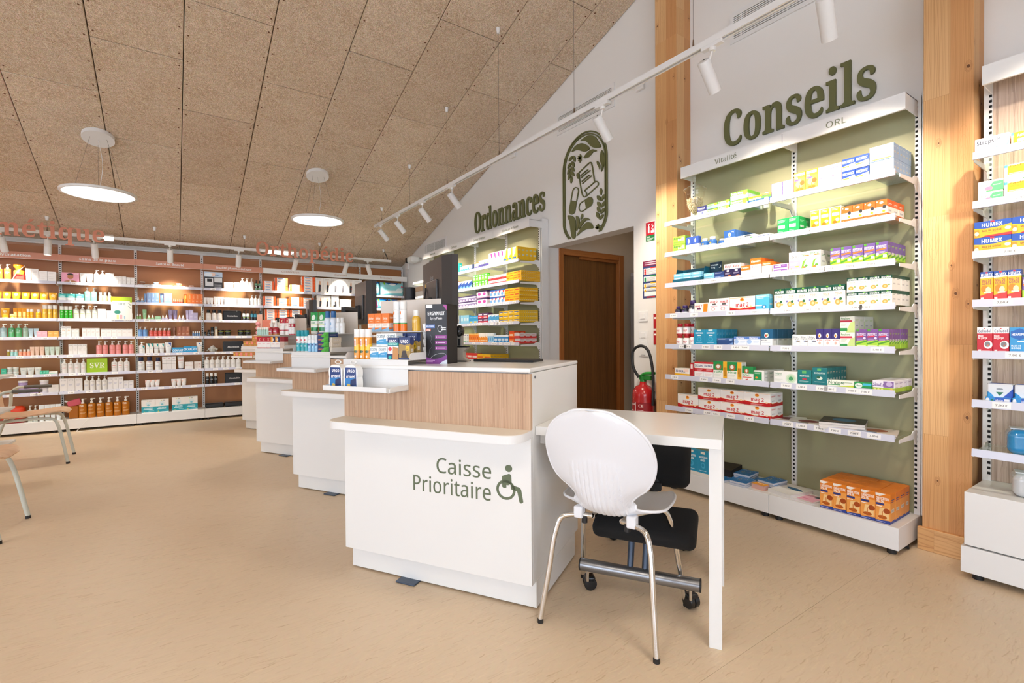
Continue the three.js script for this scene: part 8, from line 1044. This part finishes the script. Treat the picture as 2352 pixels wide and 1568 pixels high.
{ const g = thing('display_header', ...onShelf('c3', -1.975, 0.075), -Math.PI / 2); part(g, 'card', chamfer(0.088, 0.135, 0.004, 0.0008, (f, u, v) => [u, v]).translate(0, 0.0675, -0.03), mk({ roughness: 0.45, map: canvasTex(256, 384, (x) => { x.fillStyle = '#123247'; x.fillRect(0, 0, 256, 384); x.fillStyle = '#dfe9ef'; x.font = 'bold 40px sans-serif'; x.fillText('DONORMYL', 14, 70, 180); x.fillText('15 mg', 14, 116, 100); x.beginPath(); x.arc(214, 90, 32, 0, 6.28); x.fill(); x.fillStyle = '#123247'; x.beginPath(); x.arc(202, 84, 30, 0, 6.28); x.fill(); }) }), 'dark navy header with white moon'); part(g, 'tray', merge([bx(-0.044, 0.044, 0, 0.0015, -0.03, 0.06), bx(-0.044, 0.044, 0, 0.018, 0.058, 0.06)]), plain('#123247')); tag(g, 'dark navy shop tray with a moon header card', 'tray');
  for (let r = 0; r < 2; r++) { const m = product({ ...T.pale3, key: 'dn' }, 0.08, 0.026, 0.05); m.position.set(...onShelf('c3', -1.975, 0.05, 0.002 + r * 0.027)); m.rotation.y = -Math.PI / 2; tag(m, ['lower', 'upper'][r] + ' light blue carton in the navy shop tray', 'carton', 'cartons in navy tray'); } }
// printed paper: stacks of booklets and magazines, each sheet bundle a thing
function booklet(sh, a, d, y, w, l, t, turn, cover, label, pages = '#d9d5d0') { const m = thing('booklet', ...onShelf(sh, a, d, y), PLACE[sh].th + turn); part(m, 'pages', bx(-w / 2 + 0.001, w / 2 - 0.001, 0.0006, t - 0.0006, -l / 2 + 0.001, l / 2 - 0.001), plain(pages, 0.8)); const c = bx(-w / 2, w / 2, t - 0.0007, t, -l / 2, l / 2); part(m, 'cover', c, cover); part(m, 'back_cover', bx(-w / 2, w / 2, 0, 0.0007, -l / 2, l / 2), cover); tag(m, label, 'booklet', 'booklets on the plinth'); }
const paper = (draw) => mk({ roughness: 0.4, map: canvasTex(256, 256, draw) });
const blueCover = paper((x, w) => { seed = 3; x.fillStyle = '#1f6fb0'; x.fillRect(0, 0, w, w); for (let i = 0; i < 26; i++) { x.fillStyle = ['#e04a4a', '#f0c23c', '#5fbf4a', '#b9d6ee', '#17518a'][i % 5]; x.beginPath(); x.arc(rr(40, 216), rr(60, 200), rr(3, 8), 0, 6.3); x.fill(); } x.fillStyle = '#dbe9f5'; for (let i = 0; i < 9; i++) x.fillRect(20 + i * 24, 20, 14, 9); });
[[-1.79, 0.19, 0], [-1.79, 0.19, 0.014], [-1.79, 0.19, 0.028], [-1.86, 0.065, 0], [-1.735, 0.06, 0], [-1.735, 0.06, 0.014], [-1.67, 0.175, 0], [-1.60, 0.16, 0], [-1.60, 0.16, 0.014], [-1.60, 0.16, 0.028]].forEach(([a, d, y], i) => booklet('c8', a, d, y, 0.105, 0.14, 0.0136, [0.12, 0.14, 0.1, -0.2, 0.05, 0.08, 0.25, -0.1, -0.05, -0.12][i], blueCover, ['bottom booklet of the tallest blue pile', 'middle booklet of the tallest blue pile', 'top booklet of the tallest blue pile', 'blue booklet lying beside the desk leg', 'lower blue booklet at the plinth edge', 'upper blue booklet at the plinth edge', 'single blue booklet between the blue piles', 'bottom booklet of the blue pile by the upright', 'middle booklet of the blue pile by the upright', 'top booklet of the blue pile by the upright'][i], '#c9ccd4'));
booklet('c8', -1.62, 0.055, 0, 0.085, 0.055, 0.03, -0.08, paper((x, w) => { x.fillStyle = '#eda12c'; x.fillRect(0, 0, w, w); x.fillStyle = '#fbe9c8'; x.fillRect(60, 70, 130, 40); x.fillStyle = '#d8433f'; x.fillRect(80, 120, 90, 24); }), 'thick pile of orange cards on the plinth', '#cfa49a');
booklet('c8', -1.47, 0.115, 0, 0.15, 0.2, 0.022, -0.2, paper((x, w) => { x.fillStyle = '#ecebe8'; x.fillRect(0, 0, w, w); x.fillStyle = '#1f6a9a'; x.beginPath(); x.ellipse(140, 90, 90, 26, 0.1, 0, 6.3); x.fill(); }), 'pile of white leaflets with a blue oval on the plinth');
booklet('c8', -1.35, 0.09, 0, 0.12, 0.17, 0.007, -0.12, paper((x, w) => { x.fillStyle = '#eceae8'; x.fillRect(0, 0, w, w); x.fillStyle = '#eeb4c8'; x.fillRect(40, 30, 200, 190); x.fillStyle = '#55606a'; x.fillRect(150, 40, 60, 50); x.fillStyle = '#e0709a'; x.fillRect(60, 150, 90, 16); }), 'thin pink and white leaflet beside the orange cartons');
booklet('c8', -1.93, 0.17, 0, 0.16, 0.2, 0.06, 0.2, plain('#241812', 0.5), 'dark brown folder pile on the plinth behind the desk leg', '#15100c');
booklet('c8', -2.05, 0.05, 0, 0.14, 0.06, 0.022, 0.06, paper((x, w) => { x.fillStyle = '#e9ede8'; x.fillRect(0, 0, w, w); x.fillStyle = '#5fae5a'; x.fillRect(0, 0, w, 40); x.fillStyle = '#3a5a7a'; x.fillRect(40, 110, 60, 50); }), 'flat white and green box lying before the turquoise cartons');
const mag = (bg, a, b) => paper((x, w) => { x.fillStyle = bg; x.fillRect(0, 0, w, w); x.fillStyle = a; x.beginPath(); x.ellipse(130, 110, 70, 60, 0.4, 0, 6.3); x.fill(); x.fillStyle = b; x.fillRect(20, 180, 120, 30); });
[[-1.5, 0.12, 0, 0.2, 0.2, 0.005, 0.5, '#e8e2e0', '#7a2a3a', '#c9c4c0', 'thin magazine at the shelf end nearest the cartons'], [-1.38, 0.1, 0, 0.2, 0.2, 0.006, 0.3, '#efe9e4', '#8a2f3a', '#222', 'magazine lying flat left of the magazine pile'], [-1.2, 0.11, 0, 0.21, 0.22, 0.012, 0.35, '#e9e6e2', '#b04a5a', '#999', 'lowest magazine of the pile'], [-1.2, 0.11, 0.0122, 0.21, 0.22, 0.012, 0.3, '#efe6e4', '#c9889a', '#999', 'middle magazine of the pile'], [-1.2, 0.115, 0.0244, 0.21, 0.22, 0.012, 0.28, '#2b2624', '#2f7fb0', '#8a6a5a', 'dark covered magazine on top of the pile'], [-1.04, 0.09, 0, 0.19, 0.19, 0.006, 0.25, '#e9dcd4', '#a8583a', '#3a6a9a', 'colourful magazine beside the shelf bracket']].forEach(([a, d, y, w, l, t, r, c1, c2, c3, lab]) => booklet('c7', a, d, y, w, l, t, r, mag(c1, c2, c3), lab));
{ // wipes and inhaler cards on the wood backed rack
  for (const [a, i] of [[-0.56, 0], [-0.473, 1]]) { const g = thing('inhaler_card', ...onShelf('r6', a + 0.004, 0.06, 0.0), -Math.PI / 2); part(g, 'card', chamfer(0.082, 0.085, 0.05, 0.004, (f, u, v) => (f === 'front' ? [u, v] : [0.9, 0.1])).translate(0, 0.0425, 0), mk({ roughness: 0.4, map: canvasTex(256, 256, (x) => { x.fillStyle = '#eef1f3'; x.fillRect(0, 0, 256, 256); x.fillStyle = '#2f9ad8'; x.beginPath(); x.moveTo(0, 110); x.quadraticCurveTo(60, 120, 100, 256); x.lineTo(0, 256); x.fill(); x.fillStyle = '#2a57bc'; x.beginPath(); x.moveTo(256, 60); x.quadraticCurveTo(150, 200, 80, 256); x.lineTo(256, 256); x.fill(); x.fillStyle = '#1f7a5a'; x.beginPath(); x.moveTo(90, 110); x.lineTo(166, 110); x.lineTo(128, 160); x.fill(); x.fillStyle = '#fff'; x.font = 'bold 40px sans-serif'; x.fillText('inhaler', 110, 212, 120); x.fillStyle = '#9a9fa4'; x.beginPath(); x.ellipse(128, 70, 34, 12, 0, 0, 6.3); x.fill(); }) })); tag(g, ['first', 'second'][i] + ' white and blue inhaler pack past the pale pine post', 'pack', 'inhaler packs'); }
  const soft = (sh, a, y, w, h, d, col, lab, opt) => { const g = thing('wipes_pack', ...onShelf(sh, a, 0.12, y), -Math.PI / 2 + 0.25), b = new RoundedBoxGeometry(w, h, d, 5, h * 0.3); b.translate(0, h / 2, 0); part(g, 'pack', b, mp({ color: new THREE.Color(col), roughness: 0.15, clearcoat: 1, clearcoatRoughness: 0.1 })); part(g, 'flap', rbx(-w * 0.45, w * 0.2, h - 0.002, h + 0.003, -0.03, 0.03, 0.001), plain('#dfe6ea', 0.3)); tag(g, lab, 'pack'); };
  soft('r7', -0.43, 0, 0.24, 0.11, 0.15, '#2f8fc8', 'glossy blue wipes pack on the lowest wood backed shelf'); const p = PLACE.r7; PLACE.rb = { ...p, y: 0.3895, o: [2.95, 0], w: 'white base of wood backed rack' }; soft('rb', -0.42, 0, 0.22, 0.1, 0.14, '#c9ccce', 'glossy white wipes pack on the white base'); }
{ // terracotta wall extras
  const card = (sh, a0, a1, h, tilt, draw, lab, cat, name = 'display_card', d = 0.03) => { const w = a1 - a0, g = new THREE.Mesh(chamfer(w, h, 0.004, 0.0008, (f, u, v) => [u, v]).translate(0, h / 2, 0), mk({ roughness: 0.45, map: canvasTex(256, 256, draw) })); g.name = name; g.position.set(...onShelf(sh, (a0 + a1) / 2, d)); g.rotation.x = -tilt; return tag(g, lab, cat); };
  card('i1', -1.066, -0.907, 0.128, 0.1, (x) => { x.fillStyle = '#eea7c0'; x.fillRect(0, 0, 256, 256); x.fillStyle = '#b9784f'; x.beginPath(); x.ellipse(128, 100, 44, 62, 0, 0, 6.3); x.fill(); x.beginPath(); x.moveTo(0, 256); x.quadraticCurveTo(60, 180, 128, 190); x.quadraticCurveTo(200, 180, 256, 256); x.fill(); x.fillStyle = '#1d1512'; x.beginPath(); x.ellipse(126, 60, 50, 42, 0, 3.1, 6.4); x.fill(); x.fillStyle = '#f3eee8'; x.fillRect(116, 196, 22, 60); x.beginPath(); x.ellipse(130, 136, 16, 6, 0, 0, 3.2); x.fill(); x.font = 'bold 30px serif'; x.fillText('SVR', 180, 40); }, 'pink portrait card of a smiling face below Soins de la peau', 'card');
  card('i3', -0.61, -0.405, 0.285, 0.0, (x) => { x.fillStyle = '#eef0ea'; x.fillRect(0, 0, 256, 256); x.fillStyle = '#b4d81c'; x.fillRect(0, 0, 256, 58); x.fillStyle = '#eef0ea'; x.fillRect(10, 44, 220, 20); x.fillStyle = '#1f5f6f'; x.font = 'bold 30px serif'; x.fillText('OFFRE', 86, 90, 90); x.fillStyle = '#2f8a7a'; x.beginPath(); x.ellipse(76, 170, 40, 20, 0, 0, 6.3); x.fill(); x.fillStyle = '#e6dc9a'; x.fillRect(66, 200, 26, 46); x.fillStyle = '#eba9b4'; x.fillRect(108, 200, 26, 46); x.fillStyle = '#9fc0d8'; x.fillRect(154, 212, 18, 34); x.fillStyle = '#4f8a5a'; for (let i = 0; i < 6; i++) x.fillRect(206 + (i % 3) * 12, 66 + i * 12, 18, 4); }, 'white and lime offer poster hanging over two shelves', 'poster', 'offer_poster', -0.012);
  card('k1', 0.37, 0.585, 0.235, 0.06, (x) => { x.fillStyle = '#2c3038'; x.fillRect(0, 0, 256, 256); x.fillStyle = '#b9cfe6'; x.fillRect(0, 0, 256, 76); x.fillStyle = '#e6c9bc'; x.beginPath(); x.ellipse(110, 40, 50, 30, 0, 0, 6.3); x.fill(); x.fillStyle = '#e2ecf6'; x.beginPath(); x.ellipse(60, 44, 56, 26, 0, 0, 6.3); x.fill(); x.fillStyle = '#3a5f9a'; x.font = 'bold 26px sans-serif'; x.fillText('PEAU', 150, 56); x.fillStyle = '#d9dcdf'; x.fillRect(14, 96, 110, 120); x.fillRect(140, 84, 110, 70); x.fillStyle = '#1a1c20'; x.fillRect(40, 106, 66, 44); x.fillStyle = '#c9ccd0'; for (let i = 0; i < 4; i++) x.fillRect(140, 176 + i * 16, 100, 5); }, 'dark brochure board below Qualité pharmaceutique', 'card');
  const pouch = (sh, a0, a1, h, d, lab, txt) => { const w = a1 - a0, t = { ...T.tena, key: 'pouch' }, g = thing('cosmetic_pouch', ...onShelf(sh, (a0 + a1) / 2, 0.05 + d / 2), 0); const b = new RoundedBoxGeometry(w, h, d, 5, Math.min(h, d) * 0.3); b.translate(0, h / 2, 0); part(g, 'bag', b, M.blackCloth2); if (txt) { const q = textGeo('AbsoluSkin', SANSB, w * 0.56, h * 0.13, 0.001, 3); q.translate(-w * 0.28, h * 0.42, d / 2 + 0.0002); part(g, 'lettering', q, M.tagWhite); } part(g, 'zip', rbx(-w * 0.46, w * 0.46, h - 0.004, h + 0.002, -0.003, 0.003, 0.001), M.steel); tag(g, lab, 'pouch', 'black cosmetic pouches'); };
  M.blackCloth2 = mk({ color: lin(0.012, 0.014, 0.017), roughness: 0.45 });
  pouch('k3', 0.585, 0.81, 0.145, 0.05, 'black zipped pouch lettered in white on the third pharmaceutique shelf', 1); pouch('k5', 0.58, 0.83, 0.15, 0.05, 'black zipped pouch lettered in white behind the brown cartons', 1); pouch('k7', 0.6, 0.83, 0.15, 0.05, 'black zipped pouch lettered in white on the lowest pharmaceutique shelf', 1); pouch('k8', 0.365, 0.585, 0.06, 0.12, 'flat black pouch lying on the plinth, left one'); pouch('k8', 0.59, 0.81, 0.06, 0.12, 'flat black pouch lying on the plinth by the farthest counter');
  { const g = thing('sample_bowl', ...onShelf('k5', 0.46, 0.09), 0); part(g, 'bowl', lathe([[0, 0], [0.06, 0.002], [0.085, 0.03], [0.1, 0.06], [0.098, 0.06], [0.082, 0.032], [0.058, 0.006], [0, 0.006]], 32), M.glassJar); seed = 5; const list = []; for (let i = 0; i < 40; i++) { const q = rbx(-0.02, 0.02, -0.006, 0.006, -0.008, 0.008, 0.003); q.rotateY(rr(0, 3)); q.rotateZ(rr(-0.6, 0.6)); const r = rr(0, 0.055); const t = rr(0, 6.3); q.translate(r * Math.cos(t), rr(0.02, 0.09 - r * 0.5), r * Math.sin(t)); list.push(q); } const s = part(g, 'samples', merge(list), plain('#e6e4df', 0.4)); s.userData.kind = 'stuff'; tag(g, 'clear bowl heaped with white sample tubes', 'bowl'); }
  { const g = thing('gift_bag', ...onShelf('h1', -1.432, 0.08), 0); part(g, 'bottle', rbx(-0.048, 0.048, 0, 0.11, -0.03, 0.03, 0.012, 3), plain('#d9382f', 0.25)); part(g, 'wrap', lathe([[0.05, 0.08], [0.046, 0.12], [0.02, 0.135], [0.05, 0.165], [0.052, 0.19], [0.02, 0.17], [0, 0.15]], 14), plain('#ee8f2a', 0.25)); part(g, 'ribbon', tube([V3(-0.05, 0.02, 0.03), V3(-0.01, 0.1, 0.045), V3(0.02, 0.14, 0.03), V3(0.05, 0.18, 0.03)], 0.004, 6), M.white); tag(g, 'red gift bottle wrapped in orange paper on the Hydratation shelf', 'gift'); }
  { const g = thing('refill_pouch', ...onShelf('i8', -0.985, 0.07), 0); part(g, 'bottle', rbx(-0.04, 0.05, 0, 0.15, -0.03, 0.03, 0.01, 3), plain('#a8620f', 0.25)); const pk = new RoundedBoxGeometry(0.13, 0.08, 0.03, 4, 0.012); pk.rotateZ(0.35); pk.translate(0.01, 0.185, 0); part(g, 'wrap', pk, plain('#cf5a6a', 0.25)); part(g, 'spout', cyl(0.01, 0.01, 0.03).rotateZ(1.1).translate(-0.05, 0.2, 0.0), M.white); tag(g, 'pink wrapped amber refill at the end of the amber bottles', 'pouch'); }
  { const g = thing('gift_bag', ...onShelf('h8', -1.5, 0.08), 0); part(g, 'wrap', (() => { const b = new RoundedBoxGeometry(0.2, 0.19, 0.1, 4, 0.04); b.translate(0, 0.095, 0); return b; })(), plain('#e2431c', 0.25)); part(g, 'base', rbx(-0.12, 0.1, 0, 0.05, 0.03, 0.07, 0.01), plain('#8f1a20', 0.3)); tag(g, 'orange gift bag on the plinth behind the beech chair', 'gift'); }
  { const g = thing('white_cable', -0.9, 0, -7.72); part(g, 'cord', tube([V3(0.07, 0.14, -0.03), V3(0.03, 0.1, 0.01), V3(-0.02, 0.03, 0.02), V3(-0.04, 0.006, 0.03), V3(0.05, 0.004, 0.04), V3(0.2, 0.004, 0.03)], 0.003, 6), M.white); tag(g, 'thin white cable hanging over the back plinth', 'cable'); }
  for (const [a, d, y, t, lab] of [[-0.3, 0.06, 0.03, 'brownjar', 'brown body jar stacked on the others'], [-0.16, 0.06, 0.03, 'bluejar', 'pale blue body jar stacked on the others'], [0.09, 0.06, 0.026, 'yeljar1', 'honey body jar stacked on the others']]) { const m = product(T[t], 0.058, 0.028, 0.058); m.position.set(...onShelf('j1', a, d, y)); tag(m, lab, 'jar', 'stacked body jars'); }
}
{ // violet carton on the gondola
  const m = product(T.purplecart, 0.12, 0.09, 0.08); m.position.set(-1.07, 0.8352, -4.85); tag(m, 'violet carton on the white gondola at the picture edge', 'carton');
  const n = product({ ...T.purplecart, key: 'pc2' }, 0.09, 0.1, 0.08); n.position.set(-1.2, 0.5852, -4.85); tag(n, 'violet carton on the middle shelf of the white gondola', 'carton'); }
console.log('products', made);
renderer.render(scene, camera);
